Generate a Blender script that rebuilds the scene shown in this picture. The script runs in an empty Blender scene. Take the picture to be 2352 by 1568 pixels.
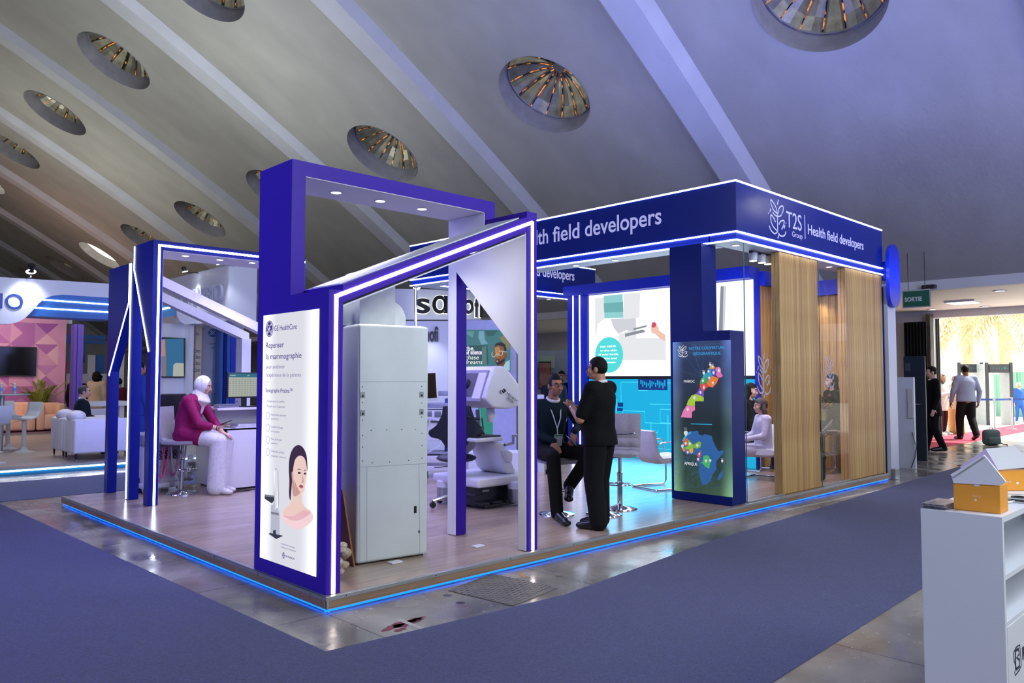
import bpy, bmesh, math, random
from mathutils import Vector, Matrix, Euler, noise as mnoise
random.seed(7)
SC = bpy.context.scene
COL = SC.collection
PI = math.pi
# ------------------------------------------------------------------ camera
CF, CP, CY, CC = 1788.795, 0.0483, 0.8, Vector((-2.8721, -4.7861, 1.5))
CFW = Vector((math.cos(CY)*math.cos(CP), math.sin(CY)*math.cos(CP), math.sin(CP)))
CR = Vector((math.sin(CY), -math.cos(CY), 0)); CU = CR.cross(CFW)
cd = bpy.data.cameras.new('camera'); cam = bpy.data.objects.new('camera', cd); COL.objects.link(cam)
cd.sensor_fit = 'HORIZONTAL'; cd.sensor_width = 36; cd.lens = CF/2352*36; cd.clip_start = .05; cd.clip_end = 300
cam.matrix_world = Matrix(((CR.x, CU.x, -CFW.x, CC.x), (CR.y, CU.y, -CFW.y, CC.y), (CR.z, CU.z, -CFW.z, CC.z), (0, 0, 0, 1)))
SC.camera = cam
# ------------------------------------------------------------------ exposure, world, lamps
SC.view_settings.view_transform = 'Standard'; SC.view_settings.look = 'None'
SC.view_settings.gamma = 1; SC.view_settings.exposure = -0.4; SC.view_settings.use_curve_mapping = False
try:
    SC.cycles.use_denoising = True; SC.cycles.max_bounces = 7; SC.cycles.diffuse_bounces = 4; SC.cycles.glossy_bounces = 3
    SC.cycles.transparent_max_bounces = 8; SC.cycles.sample_clamp_indirect = 6; SC.cycles.use_light_tree = True
    SC.cycles.caustics_reflective = False; SC.cycles.caustics_refractive = False
except Exception: pass
w = bpy.data.worlds.new('world'); SC.world = w; w.use_nodes = True
wn = w.node_tree.nodes; bgn = wn['Background']
bgn.inputs[0].default_value = (.86, .93, 1, 1); bgn.inputs[1].default_value = 2.6
def lamp(name, typ, loc, energy, col=(1, 1, 1), size=1., size_y=None, direction=(0, 0, -1), angle=None, blend=.6, spread=None):
    l = bpy.data.lights.new(name, typ); l.energy = energy; l.color = col
    if typ == 'AREA':
        l.size = size
        if size_y: l.shape = 'RECTANGLE'; l.size_y = size_y
        if spread: l.spread = spread
    elif typ == 'SUN': l.angle = size
    else:
        l.shadow_soft_size = size
        if typ == 'SPOT': l.spot_size = angle or 1.2; l.spot_blend = blend
    o = bpy.data.objects.new(name, l); COL.objects.link(o); o.location = loc
    o.rotation_euler = Vector(direction).to_track_quat('-Z', 'Y').to_euler()
    return o
lamp('sunlight', 'SUN', (40, 0, 30), 16, (1, .95, .86), .009, direction=(-.55, .35, -.9))
# added fill lights for the hall, unseen behind and beside the camera
for q, (x, y, e, c) in enumerate(((-9, -9, 230, (.95, .97, 1)), (2, -11, 460, (.95, .97, 1)), (-10, 6, 120, (.85, .9, 1)), (9, -9, 250, (.88, .9, 1)))):
    lamp('hall_fill', 'AREA', (x, y, 6.8), e, c, 2.6, direction=(2.5-x, 3-y, -6))
lamp('vault_fill', 'AREA', (-5, 2, 4.6), 190, (.9, .95, .92), 3, direction=(.35, .5, 1))  # added fills that lift the vault, this one and the next two
lamp('vault_fill', 'AREA', (3, 13, 4.4), 400, (.9, .94, .88), 3, direction=(.1, 0, 1))
lamp('vault_fill', 'AREA', (3, 25, 4.4), 330, (.95, .95, .86), 3, direction=(.1, 0, 1))
lamp('hall_fill', 'AREA', (1, 31, 7.5), 260, (.95, .97, 1), 3, direction=(.1, -.2, -1))  # added fill for the dark far left of the hall
lamp('sign_blue_fill', 'AREA', (3.4, 5.6, 2.6), 34, (.35, .38, 1), 1.5, direction=(.75, .62, .12))  # added blue fill that tints the curved sign band
lamp('pink_uplight', 'AREA', (5, 33, 3.6), 150, (1, .62, .5), 3, direction=(.25, 0, 1))  # added pink fill that tints the far vault
lamp('fascia_blue_fill', 'AREA', (7.6, .6, 3.95), 150, (.2, .25, 1), 4.2, .5, direction=(.05, .15, 1))  # added blue fills, this and the next, tinting the vault above the sign band
lamp('fascia_blue_fill', 'AREA', (6.0, 3.4, 3.95), 130, (.24, .3, 1), .5, 5, direction=(-.1, 0, 1))
lamp('front_blue_fill', 'AREA', (8.6, -6.5, 2.6), 600, (.3, .33, 1), 3, direction=(.25, .5, 1))  # added blue fill for the right side of the vault
lamp('stand_wash', 'AREA', (2.2, 3.4, 3.1), 150, (.42, .36, 1), 2.6, direction=(0, 0, -1))
lamp('stand_wash', 'AREA', (3.6, 5.2, 3.1), 130, (.36, .36, 1), 2.6, direction=(0, 0, -1))
lamp('aisle_blue_fill', 'AREA', (-4.5, 2.6, 3.4), 220, (.17, .2, 1), 2.5, direction=(1, .1, -.35))  # added blue fill from the left for the portal sides
lamp('counter_fill', 'SPOT', (-2.2, -5.2, 4.8), 420, (.85, .92, 1), .3, direction=(2.75, 1.4, -4.2), angle=.75, blend=.9)  # added fill that brightens the counter from out of view
lamp('lining_fill', 'AREA', (1.4, .32, 2.5), 6, (.85, .86, 1), .4, direction=(.8, 0, -.5))  # added fill for the white lining, no fitting belongs to it
lamp('front_fill', 'AREA', (1.8, -5.5, 4.2), 150, (.86, .95, 1), 1.6, direction=(-.1, 1, -.5))  # added fill that brightens the cabinet and other front faces
lamp('alcove_fill', 'AREA', (7.9, 1.0, 3.1), 90, (.85, .76, 1), 1.2, direction=(.2, .3, -1))  # added fill that lightens the alcove behind the glass

# ------------------------------------------------------------------ helpers
def ray(px, py): return CFW + CR*((px-1176)/CF) + CU*((784-py)/CF)
def at(px, py, X=None, Y=None, Z=None, D=None):
    d = ray(px, py)
    t = (X-CC.x)/d.x if X is not None else (Y-CC.y)/d.y if Y is not None else (Z-CC.z)/d.z if Z is not None else D
    return CC + d*t
def lin(h):
    if not isinstance(h, str): return tuple(h)[:3]
    v = [int(h[i:i+2], 16)/255 for i in (0, 2, 4)]
    return tuple(c/12.92 if c <= .04045 else ((c+.055)/1.055)**2.4 for c in v)
MC = {}
def mat(name, col='888888', rough=.5, metal=0, emit=None, es=1., noise=None, bump=None, coat=0, spec=.5, alpha=1, trans=0, rnd=0, stretch=(1, 1, 1), col2=None, sheen=0):
    """procedural Principled material: noise=(scale, amount) mottles the colour, bump=(scale, strength) adds relief, rnd varies it from piece to piece"""
    if name in MC: return MC[name]
    m = bpy.data.materials.new(name); m.use_nodes = True; nt = m.node_tree; N = nt.nodes; L = nt.links
    b = N['Principled BSDF']; c = lin(col)
    b.inputs['Base Color'].default_value = (*c, 1); b.inputs['Roughness'].default_value = rough; b.inputs['Metallic'].default_value = metal
    b.inputs['Specular IOR Level'].default_value = spec; b.inputs['Coat Weight'].default_value = coat; b.inputs['Alpha'].default_value = alpha
    b.inputs['Transmission Weight'].default_value = trans
    if sheen: b.inputs['Sheen Weight'].default_value = sheen
    if emit is not None:
        b.inputs['Emission Color'].default_value = (*lin(emit), 1); b.inputs['Emission Strength'].default_value = es
    if noise is None and emit is None: noise = (9, .06)
    tc = N.new('ShaderNodeTexCoord'); mp = N.new('ShaderNodeMapping'); mp.inputs['Scale'].default_value = stretch
    L.new(tc.outputs['Object'], mp.inputs['Vector'])
    if noise:
        t = N.new('ShaderNodeTexNoise'); t.inputs['Scale'].default_value = noise[0]; t.inputs['Detail'].default_value = 5
        L.new(mp.outputs['Vector'], t.inputs['Vector'])
        mx = N.new('ShaderNodeMix'); mx.data_type = 'RGBA'
        c2 = lin(col2) if col2 else tuple(x*(1-noise[1]) for x in c); c1 = c if col2 else tuple(min(1, x*(1+noise[1])) for x in c)
        mx.inputs['A'].default_value = (*c1, 1); mx.inputs['B'].default_value = (*c2, 1)
        cr = N.new('ShaderNodeMapRange'); cr.inputs[1].default_value = .3; cr.inputs[2].default_value = .7
        L.new(t.outputs['Fac'], cr.inputs[0]); L.new(cr.outputs[0], mx.inputs['Factor'])
        out = mx.outputs['Result']
        if rnd:
            oi = N.new('ShaderNodeObjectInfo'); hs = N.new('ShaderNodeHueSaturation'); mr = N.new('ShaderNodeMapRange')
            mr.inputs[3].default_value = 1-rnd; mr.inputs[4].default_value = 1+rnd
            L.new(oi.outputs['Random'], mr.inputs[0]); L.new(mr.outputs[0], hs.inputs['Value']); L.new(out, hs.inputs['Color']); out = hs.outputs['Color']
        L.new(out, b.inputs['Base Color'])
    if bump:
        t2 = N.new('ShaderNodeTexNoise'); t2.inputs['Scale'].default_value = bump[0]; t2.inputs['Detail'].default_value = 4
        L.new(mp.outputs['Vector'], t2.inputs['Vector'])
        bp = N.new('ShaderNodeBump'); bp.inputs['Strength'].default_value = bump[1]; bp.inputs['Distance'].default_value = .02
        L.new(t2.outputs['Fac'], bp.inputs['Height']); L.new(bp.outputs['Normal'], b.inputs['Normal'])
    MC[name] = m
    return m
def emi(name, col='ffffff', s=1, base='101010'):
    return mat(name, base, .4, emit=col, es=s*1.32)
def noiseramp(m, stops, scale, detail=6, stretch=(1, 1, 1), target='Base Color', dist=0.):
    """drive a colour socket of the material with a noise and a ramp"""
    nt = m.node_tree; N = nt.nodes; L = nt.links; b = N['Principled BSDF']
    tc = N.new('ShaderNodeTexCoord'); mp = N.new('ShaderNodeMapping'); mp.inputs['Scale'].default_value = stretch
    t = N.new('ShaderNodeTexNoise'); t.inputs['Scale'].default_value = scale; t.inputs['Detail'].default_value = detail; t.inputs['Distortion'].default_value = dist
    r = N.new('ShaderNodeValToRGB'); L.new(tc.outputs['Object'], mp.inputs[0]); L.new(mp.outputs[0], t.inputs['Vector']); L.new(t.outputs['Fac'], r.inputs[0])
    els = r.color_ramp.elements
    while len(els) < len(stops): els.new(.5)
    for e, (p, c) in zip(els, stops): e.position = p; e.color = (*lin(c), 1)
    for l in list(b.inputs[target].links): L.remove(l)
    L.new(r.outputs[0], b.inputs[target])
    return r
OFF = {}
def wloc(o):
    v = Vector((0, 0, 0))
    while o is not None: v += Vector(o.location); o = o.parent
    return v
def props(o, label=None, cat=None, group=None, kind=None):
    for k, v in (('label', label), ('category', cat), ('group', group), ('kind', kind)):
        if v: o[k] = v
    return o
def thing(name, label, cat, loc=(0, 0, 0), group=None, kind=None, rotz=0):
    o = bpy.data.objects.new(name, None); o.empty_display_size = .1; COL.objects.link(o); o.location = loc; o.rotation_euler[2] = rotz
    return props(o, label, cat, group, kind)
class MB:
    """collects shapes in world space (or in the thing's own space) and links them as one mesh object"""
    def __init__(s): s.bm = bmesh.new()
    def merge(s, b2, mtx=None):
        mp = {}
        for v in b2.verts: mp[v] = s.bm.verts.new(mtx @ v.co if mtx else v.co)
        for f in b2.faces:
            try: s.bm.faces.new([mp[v] for v in f.verts])
            except ValueError: pass
        b2.free(); return s
    def box(s, a, b, bev=0, seg=2, mtx=None):
        t = bmesh.new(); x0, y0, z0 = [min(a[i], b[i]) for i in range(3)]; x1, y1, z1 = [max(a[i], b[i]) for i in range(3)]
        v = [t.verts.new(p) for p in ((x0,y0,z0),(x1,y0,z0),(x1,y1,z0),(x0,y1,z0),(x0,y0,z1),(x1,y0,z1),(x1,y1,z1),(x0,y1,z1))]
        for f in ((0,3,2,1),(4,5,6,7),(0,1,5,4),(1,2,6,5),(2,3,7,6),(3,0,4,7)): t.faces.new([v[i] for i in f])
        if bev: bmesh.ops.bevel(t, geom=t.edges[:], offset=bev, segments=seg, profile=.5, affect='EDGES', clamp_overlap=True)
        return s.merge(t, mtx)
    def prism(s, pts, t, bev=0, seg=2):
        """pts: 3D outline of a planar polygon, t: 3D extrusion vector"""
        b = bmesh.new(); t = Vector(t); P = [Vector(p) for p in pts]
        n = Vector((0, 0, 0))
        for i in range(len(P)): n += P[i].cross(P[(i+1) % len(P)])
        if n.dot(t) > 0: P = P[::-1]
        lo = [b.verts.new(p) for p in P]; hi = [b.verts.new(p+t) for p in P]; k = len(P)
        b.faces.new(lo); b.faces.new(hi[::-1])
        for i in range(k): b.faces.new((lo[(i+1) % k], lo[i], hi[i], hi[(i+1) % k]))
        if bev: bmesh.ops.bevel(b, geom=b.edges[:], offset=bev, segments=seg, profile=.5, affect='EDGES', clamp_overlap=True)
        return s.merge(b)
    def poly(s, pts):
        s.bm.faces.new([s.bm.verts.new(p) for p in pts]); return s
    def tube(s, path, r, seg=8, closed=False, caps=True, squash=1):
        P = [Vector(p) for p in path]; n = len(P); R = r if isinstance(r, (list, tuple)) else [r]*n
        rings = []; up = None
        for i in range(n):
            d = (P[(i+1) % n]-P[i-1]) if closed else (P[min(i+1, n-1)]-P[max(i-1, 0)])
            d = d.normalized() if d.length > 1e-9 else Vector((0, 0, 1))
            if up is None: up = Vector((0, 0, 1)) if abs(d.z) < .9 else Vector((1, 0, 0))
            u = up-d*up.dot(d)
            if u.length < 1e-4: u = d.orthogonal()
            u.normalize(); v = d.cross(u); up = u
            rings.append([s.bm.verts.new(P[i]+(u*math.cos(2*PI*k/seg)*squash+v*math.sin(2*PI*k/seg))*R[i]) for k in range(seg)])
        for i in range(n if closed else n-1):
            a, b = rings[i], rings[(i+1) % n]
            for k in range(seg): s.bm.faces.new((a[k], a[(k+1) % seg], b[(k+1) % seg], b[k]))
        if caps and not closed:
            s.bm.faces.new(rings[0][::-1]); s.bm.faces.new(rings[-1])
        return s
    def cyl(s, a, b, r, r2=None, seg=16): return s.tube([a, b], [r, r if r2 is None else r2], seg)
    def lathe(s, prof, c=(0, 0, 0), seg=24, axis=None):
        c = Vector(c); q = Vector(axis).to_track_quat('Z', 'Y') if axis else None
        rings = []
        for r, z in prof:
            ring = []
            for k in range(seg if r > 1e-6 else 1):
                p = Vector((r*math.cos(2*PI*k/seg), r*math.sin(2*PI*k/seg), z))
                ring.append(s.bm.verts.new(c+(q @ p if q else p)))
            rings.append(ring)
        for a, b in zip(rings, rings[1:]):
            if len(a) == 1 and len(b) == 1: continue
            for k in range(seg):
                k2 = (k+1) % seg
                f = (a[0], b[k2], b[k]) if len(a) == 1 else (a[k], a[k2], b[0]) if len(b) == 1 else (a[k], a[k2], b[k2], b[k])
                s.bm.faces.new(f)
        return s
    def ell(s, c, r, rot=None, seg=14, rings=9):
        t = bmesh.new(); bmesh.ops.create_uvsphere(t, u_segments=seg, v_segments=rings, radius=1)
        m = Matrix.Translation(c) @ (rot.to_matrix().to_4x4() if rot is not None else Matrix()) @ Matrix.Diagonal((r[0], r[1], r[2], 1))
        return s.merge(t, m)
    def cap(s, a, b, ra, rb, seg=12):
        """tapered capsule"""
        a, b = Vector(a), Vector(b)
        s.ell(a, (ra,)*3, seg=seg, rings=8); s.ell(b, (rb,)*3, seg=seg, rings=8)
        if (b-a).length > 1e-5: s.tube([a, b], [ra, rb], seg)
        return s
    def build(s, name, m, parent=None, smooth=False, local=False, label=None, cat=None, group=None, kind=None, recalc=True, sharp=40):
        if recalc: bmesh.ops.recalc_face_normals(s.bm, faces=s.bm.faces[:])
        me = bpy.data.meshes.new(name); s.bm.to_mesh(me); s.bm.free()
        if parent is not None and not local: me.transform(Matrix.Translation(-wloc(parent)))
        if smooth:
            me.polygons.foreach_set('use_smooth', [True]*len(me.polygons)); me.set_sharp_from_angle(angle=math.radians(sharp))
        if m: me.materials.append(m)
        o = bpy.data.objects.new(name, me); COL.objects.link(o)
        if parent is not None: o.parent = parent
        return props(o, label, cat, group, kind)
def box(name, m, a, b, parent=None, bev=0, **k): return MB().box(a, b, bev).build(name, m, parent, **k)
def single(mbx, name, m, loc, label, cat, group=None, **k):
    """a thing that is one mesh, its origin at its base"""
    o = mbx.build(name, m, None, label=label, cat=cat, group=group, **k)
    o.data.transform(Matrix.Translation(-Vector(loc))); o.location = loc
    return o
def copy_tree(o, parent=None, label=None, loc=None, rotz=None):
    c = o.copy(); COL.objects.link(c)
    if parent is not None: c.parent = parent
    if label: c['label'] = label
    if loc is not None: c.location = loc
    if rotz is not None: c.rotation_euler[2] = rotz
    for ch in list(o.children): copy_tree(ch, c)
    return c
class Plane:
    """a flat face in space: p(a, b, off) = origin + a*u + b*v + off*normal"""
    def __init__(s, o, u, v):
        s.o = Vector(o); s.u = Vector(u).normalized(); s.v = Vector(v).normalized(); s.n = s.u.cross(s.v).normalized()
    def p(s, a, b, off=0): return s.o+s.u*a+s.v*b+s.n*off
    def inv(s, P): d = Vector(P)-s.o; return d.dot(s.u), d.dot(s.v)
    def px(s, x, y):
        d = ray(x, y); t = (s.o-CC).dot(s.n)/d.dot(s.n); return s.inv(CC+d*t)
def sheet(mbx, pl, pts, off, t=.0012):
    """a thin printed or cut shape on a plane"""
    return mbx.prism([pl.p(a, b, off) for a, b in pts], pl.n*t)
def disc(c, r, n=28, ry=None): return [(c[0]+r*math.cos(2*PI*k/n), c[1]+(ry or r)*math.sin(2*PI*k/n)) for k in range(n)]
def rect(a0, b0, a1, b1): return [(a0, b0), (a1, b0), (a1, b1), (a0, b1)]
def stroke(mbx, pl, pts, wd, off, t=.0012, closed=False):
    """a flat ribbon of constant width along a 2D line"""
    P = [Vector(p) for p in pts]; n = len(P); Lf = []; Rt = []
    for i in range(n):
        if closed: d = P[(i+1) % n]-P[i-1]
        else: d = P[min(i+1, n-1)]-P[max(i-1, 0)]
        d = d.normalized() if d.length > 1e-9 else Vector((1, 0)); q = Vector((-d.y, d.x))*wd/2
        Lf.append(P[i]+q); Rt.append(P[i]-q)
    b = mbx.bm
    def V(p, o): return b.verts.new(pl.p(p.x, p.y, o))
    a = [(V(l, off), V(r, off), V(l, off+t), V(r, off+t)) for l, r in zip(Lf, Rt)]
    for i in range(n if closed else n-1):
        p, q = a[i], a[(i+1) % n]
        b.faces.new((p[2], q[2], q[3], p[3])); b.faces.new((p[0], p[1], q[1], q[0])); b.faces.new((p[0], q[0], q[2], p[2])); b.faces.new((p[1], p[3], q[3], q[1]))
    if not closed:
        b.faces.new((a[0][0], a[0][2], a[0][3], a[0][1])); b.faces.new((a[-1][0], a[-1][1], a[-1][3], a[-1][2]))
    return mbx
def arc(c, r, a0, a1, n=12, ry=None): return [(c[0]+r*math.cos(math.radians(a0+(a1-a0)*k/n)), c[1]+(ry or r)*math.sin(math.radians(a0+(a1-a0)*k/n))) for k in range(n+1)]
def text(s, pl, a, b, h, m, parent, width=None, name='lettering', off=.002, t=.0015, align='l', shear=0, bold=0, res=6, **kw):
    """lettering as flat solid letters: a, b = left (or centre, right) end of the base line; h = cap height"""
    cu = bpy.data.curves.new('letters', 'FONT'); cu.body = s; cu.size = 1; cu.resolution_u = res; cu.shear = shear; cu.offset = bold
    o = bpy.data.objects.new('letters', cu); COL.objects.link(o)
    dg = bpy.context.evaluated_depsgraph_get(); me = bpy.data.meshes.new_from_object(o.evaluated_get(dg))
    bpy.data.objects.remove(o); bpy.data.curves.remove(cu)
    b2 = bmesh.new(); b2.from_mesh(me); bpy.data.meshes.remove(me)
    if not b2.verts: b2.free(); return None
    xs = [v.co.x for v in b2.verts]; x0, x1 = min(xs), max(xs)
    sy = h/.73; sx = sy if width is None else width/(x1-x0)
    wd = (x1-x0)*sx; sh = {'l': 0, 'c': -wd/2, 'r': -wd}[align]
    bmesh.ops.remove_doubles(b2, verts=b2.verts[:], dist=1e-5)
    fs = b2.faces[:]
    bmesh.ops.recalc_face_normals(b2, faces=fs)
    if t:
        r = bmesh.ops.extrude_face_region(b2, geom=b2.faces[:])
        for v in [g for g in r['geom'] if isinstance(g, bmesh.types.BMVert)]: v.co.z += 1
    for v in b2.verts: v.co = pl.p(a+sh+(v.co.x-x0)*sx, b+v.co.y*sy, off+v.co.z*t)
    q = MB(); q.merge(b2)
    return q.build(name, m, parent, **kw)
# ================================================================== THE HALL
FZ = -.11                                                          # concrete floor; z = 0 is the top of the stand's deck
m_plaster = mat('painted_plaster', 'a6a6a0', .75, noise=(.35, .10), bump=(5, .35), stretch=(1, 3, 3))
m_rib = mat('rib_plaster', 'bcbfc6', .7, noise=(1.2, .07), bump=(7, .3))
m_white = mat('white_board', 'dfe0e4', .45, noise=(2, .02))
m_wallw = mat('white_wall_paint', 'c9cacb', .6, noise=(1.5, .05), bump=(8, .1))
def concrete():
    m = mat('worn_concrete', '88857f', .3, noise=(1, .1)); nt = m.node_tree; N = nt.nodes; L = nt.links; b = N['Principled BSDF']
    r = noiseramp(m, [(.28, '504f50'), (.42, '77746d'), (.55, '8f8a80'), (.7, 'aaa599')], 1.1, 9, dist=.6)
    tc = N.new('ShaderNodeTexCoord')
    vo = N.new('ShaderNodeTexNoise'); vo.inputs['Scale'].default_value = 26; vo.inputs['Detail'].default_value = 3; L.new(tc.outputs['Object'], vo.inputs['Vector'])
    th = N.new('ShaderNodeMapRange'); th.inputs[1].default_value = .69; th.inputs[2].default_value = .72; L.new(vo.outputs['Fac'], th.inputs[0])
    mx = N.new('ShaderNodeMix'); mx.data_type = 'RGBA'; mx.inputs['B'].default_value = (.5, .49, .46, 1)     # paint specks
    L.new(th.outputs[0], mx.inputs['Factor']); L.new(r.outputs[0], mx.inputs['A'])
    st = N.new('ShaderNodeTexNoise'); st.inputs['Scale'].default_value = 1.7; st.inputs['Detail'].default_value = 2
    s3 = N.new('ShaderNodeMapping'); s3.inputs['Location'].default_value = (3.1, 7.7, 0); L.new(tc.outputs['Object'], s3.inputs[0]); L.new(s3.outputs[0], st.inputs['Vector'])
    th3 = N.new('ShaderNodeMapRange'); th3.inputs[1].default_value = .72; th3.inputs[2].default_value = .76; th3.inputs[4].default_value = .55; L.new(st.outputs['Fac'], th3.inputs[0])
    mx3 = N.new('ShaderNodeMix'); mx3.data_type = 'RGBA'; mx3.inputs['B'].default_value = (.2, .045, .06, 1)  # old red paint
    L.new(th3.outputs[0], mx3.inputs['Factor']); L.new(mx.outputs['Result'], mx3.inputs['A'])
    br = N.new('ShaderNodeTexBrick'); br.inputs['Scale'].default_value = 1; br.inputs['Mortar Size'].default_value = .008
    br.inputs['Brick Width'].default_value = 1.9; br.inputs['Row Height'].default_value = 1.15; br.offset = .4
    br.inputs['Color1'].default_value = (1, 1, 1, 1); br.inputs['Color2'].default_value = (.86, .86, .86, 1); br.inputs['Mortar'].default_value = (.42, .42, .42, 1)
    L.new(tc.outputs['Object'], br.inputs['Vector'])
    mu = N.new('ShaderNodeMix'); mu.data_type = 'RGBA'; mu.blend_type = 'MULTIPLY'; mu.inputs['Factor'].default_value = 1
    L.new(mx3.outputs['Result'], mu.inputs['A']); L.new(br.outputs['Color'], mu.inputs['B']); L.new(mu.outputs['Result'], b.inputs['Base Color'])
    rn = N.new('ShaderNodeTexNoise'); rn.inputs['Scale'].default_value = 2.2; rn.inputs['Detail'].default_value = 8; L.new(tc.outputs['Object'], rn.inputs['Vector'])
    rr = N.new('ShaderNodeMapRange'); rr.inputs[1].default_value = .35; rr.inputs[2].default_value = .65; rr.inputs[3].default_value = .08; rr.inputs[4].default_value = .36
    L.new(rn.outputs['Fac'], rr.inputs[0]); L.new(rr.outputs[0], b.inputs['Roughness'])
    bp = N.new('ShaderNodeBump'); bp.inputs['Strength'].default_value = .12; bp.inputs['Distance'].default_value = .01
    L.new(vo.outputs['Fac'], bp.inputs['Height']); L.new(bp.outputs['Normal'], b.inputs['Normal'])
    b.inputs['Specular IOR Level'].default_value = .8
    return m
m_conc = concrete()
box('floor', m_conc, (-14, -14, FZ-.1), (20.9, 60, FZ), kind='structure')

# ---- the vault: an arc in X-Z, extruded along Y, with ribs between the bays
def circ3(p, q, r):
    ax, ay = p; bx, by = q; cx, cy = r
    d = 2*(ax*(by-cy)+bx*(cy-ay)+cx*(ay-by))
    ux = ((ax*ax+ay*ay)*(by-cy)+(bx*bx+by*by)*(cy-ay)+(cx*cx+cy*cy)*(ay-by))/d
    uy = ((ax*ax+ay*ay)*(cx-bx)+(bx*bx+by*by)*(ax-cx)+(cx*cx+cy*cy)*(bx-ax))/d
    return ux, uy, math.hypot(ax-ux, ay-uy)
VL, VU, VS = (9.05, 7.56), (4.1, 10.45), (15.0, 3.55)
vcx, vcz, vR = circ3(VL, VU, VS)
ang = lambda P: math.atan2(P[1]-vcz, P[0]-vcx)
A_S, A_L, A_U = ang(VS), ang(VL), ang(VU)
u_of = lambda a: (a-A_S)*vR
def surf(u, y, off=0):
    """u = length along the arc from its right spring, off = towards the room"""
    a = A_S+u/vR; r = vR-off
    return Vector((vcx+r*math.cos(a), y, vcz+r*math.sin(a)))
uL, uU, uTop = u_of(A_L), u_of(A_U), u_of(ang((-12, 0))) if False else (A_U-A_S)*vR+17
BAY, Y0 = 6.0, at(1250, 222, X=9.05).y-6
YB, YE = Y0-3-BAY*3, Y0+3+BAY*8
HR = 1.04
mv = MB(); b = mv.bm
def quadgrid(u0, u1, y0, y1, nu, ny):
    g = [[b.verts.new(surf(u0+(u1-u0)*i/nu, y0+(y1-y0)*j/ny)) for j in range(ny+1)] for i in range(nu+1)]
    for i in range(nu):
        for j in range(ny): b.faces.new((g[i][j], g[i+1][j], g[i+1][j+1], g[i][j+1]))
def holetile(uc, yc, hu, hy, n=48):
    inn, mid, out = [], [], []
    for k in range(n):
        c, s_ = math.cos(2*PI*k/n), math.sin(2*PI*k/n)
        m_ = min(hu/abs(c) if abs(c) > 1e-6 else 9e9, hy/abs(s_) if abs(s_) > 1e-6 else 9e9)
        inn.append(b.verts.new(surf(uc+HR*c, yc+HR*s_))); r2 = (HR+m_)/2
        mid.append(b.verts.new(surf(uc+r2*c, yc+r2*s_))); out.append(b.verts.new(surf(uc+m_*c, yc+m_*s_)))
    for k in range(n):
        k2 = (k+1) % n
        b.faces.new((inn[k], inn[k2], mid[k2], mid[k])); b.faces.new((mid[k], mid[k2], out[k2], out[k]))
    # square corners
    for sc in (1, -1):
        for sy in (1, -1):
            a = math.degrees(math.atan2(sy*hy, sc*hu)) % 360; k0 = int(a/360*n); 
            cv = b.verts.new(surf(uc+sc*hu, yc+sy*hy))
            b.faces.new((out[k0 % n], out[(k0+1) % n], cv))
HU = 2.2
nk = 12
for k in range(-3, 9):
    y0, y1 = Y0+BAY*k-3, Y0+BAY*k+3; yc = Y0+BAY*k
    quadgrid(0, uL-HU, y0, y1, 4, 1)
    for uc, ks in ((uL, range(0, 9)), (uU, range(2, 9))):
        if k in ks: holetile(uc, yc, HU, 3)
        else: quadgrid(uc-HU, uc+HU, y0, y1, 4, 1)
    quadgrid(uL+HU, uU-HU, y0, y1, 2, 1)
    quadgrid(uU+HU, uTop, y0, y1, 8, 1)
bmesh.ops.remove_doubles(b, verts=b.verts[:], dist=.002)
ceil = mv.build('ceiling', m_plaster, smooth=True, kind='structure')
for k in range(-3, 9):
    yr = Y0+BAY*k+3
    mr = MB(); n = 28; sec = ((-.5, -.02), (-.3, .2), (.3, .2), (.5, -.02)); rows = []
    for i in range(n+1):
        u = uTop*i/n; rows.append([mr.bm.verts.new(surf(u, yr+dy, o)) for dy, o in sec])
    for a_, c_ in zip(rows, rows[1:]):
        for j in range(3): mr.bm.faces.new((a_[j], a_[j+1], c_[j+1], c_[j]))
    r_ = mr.build('rib', m_rib, ceil, smooth=True, local=True, sharp=25)
# ---- skylights
m_rev = mat('skylight_reveal', '9c9da2', .8, noise=(3, .15), bump=(9, .3))
m_petal = mat('tarnished_metal', '98968a', .3, .5, noise=(3.5, .35), bump=(4, .35))
m_seam = mat('skylight_seam', '141310', .7)
def leak():
    m = mat('daylight_in_the_seams', '14120e', .6, emit='ff9a3c', es=1); nt = m.node_tree; N = nt.nodes; L = nt.links
    tc = N.new('ShaderNodeTexCoord'); oi = N.new('ShaderNodeObjectInfo'); ad = N.new('ShaderNodeVectorMath'); ad.operation = 'ADD'
    L.new(tc.outputs['Object'], ad.inputs[0]); L.new(oi.outputs['Location'], ad.inputs[1])
    t = N.new('ShaderNodeTexNoise'); t.inputs['Scale'].default_value = 9; t.inputs['Detail'].default_value = 4; L.new(ad.outputs[0], t.inputs['Vector'])
    r = N.new('ShaderNodeMapRange'); r.inputs[1].default_value = .48; r.inputs[2].default_value = .62; r.inputs[4].default_value = 1.5
    L.new(t.outputs['Fac'], r.inputs[0]); L.new(r.outputs[0], N['Principled BSDF'].inputs['Emission Strength'])
    return m
m_leak = leak(); m_open = emi('open_skylight_glow', 'fff3dc', 1.6)
NP = 16
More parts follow.
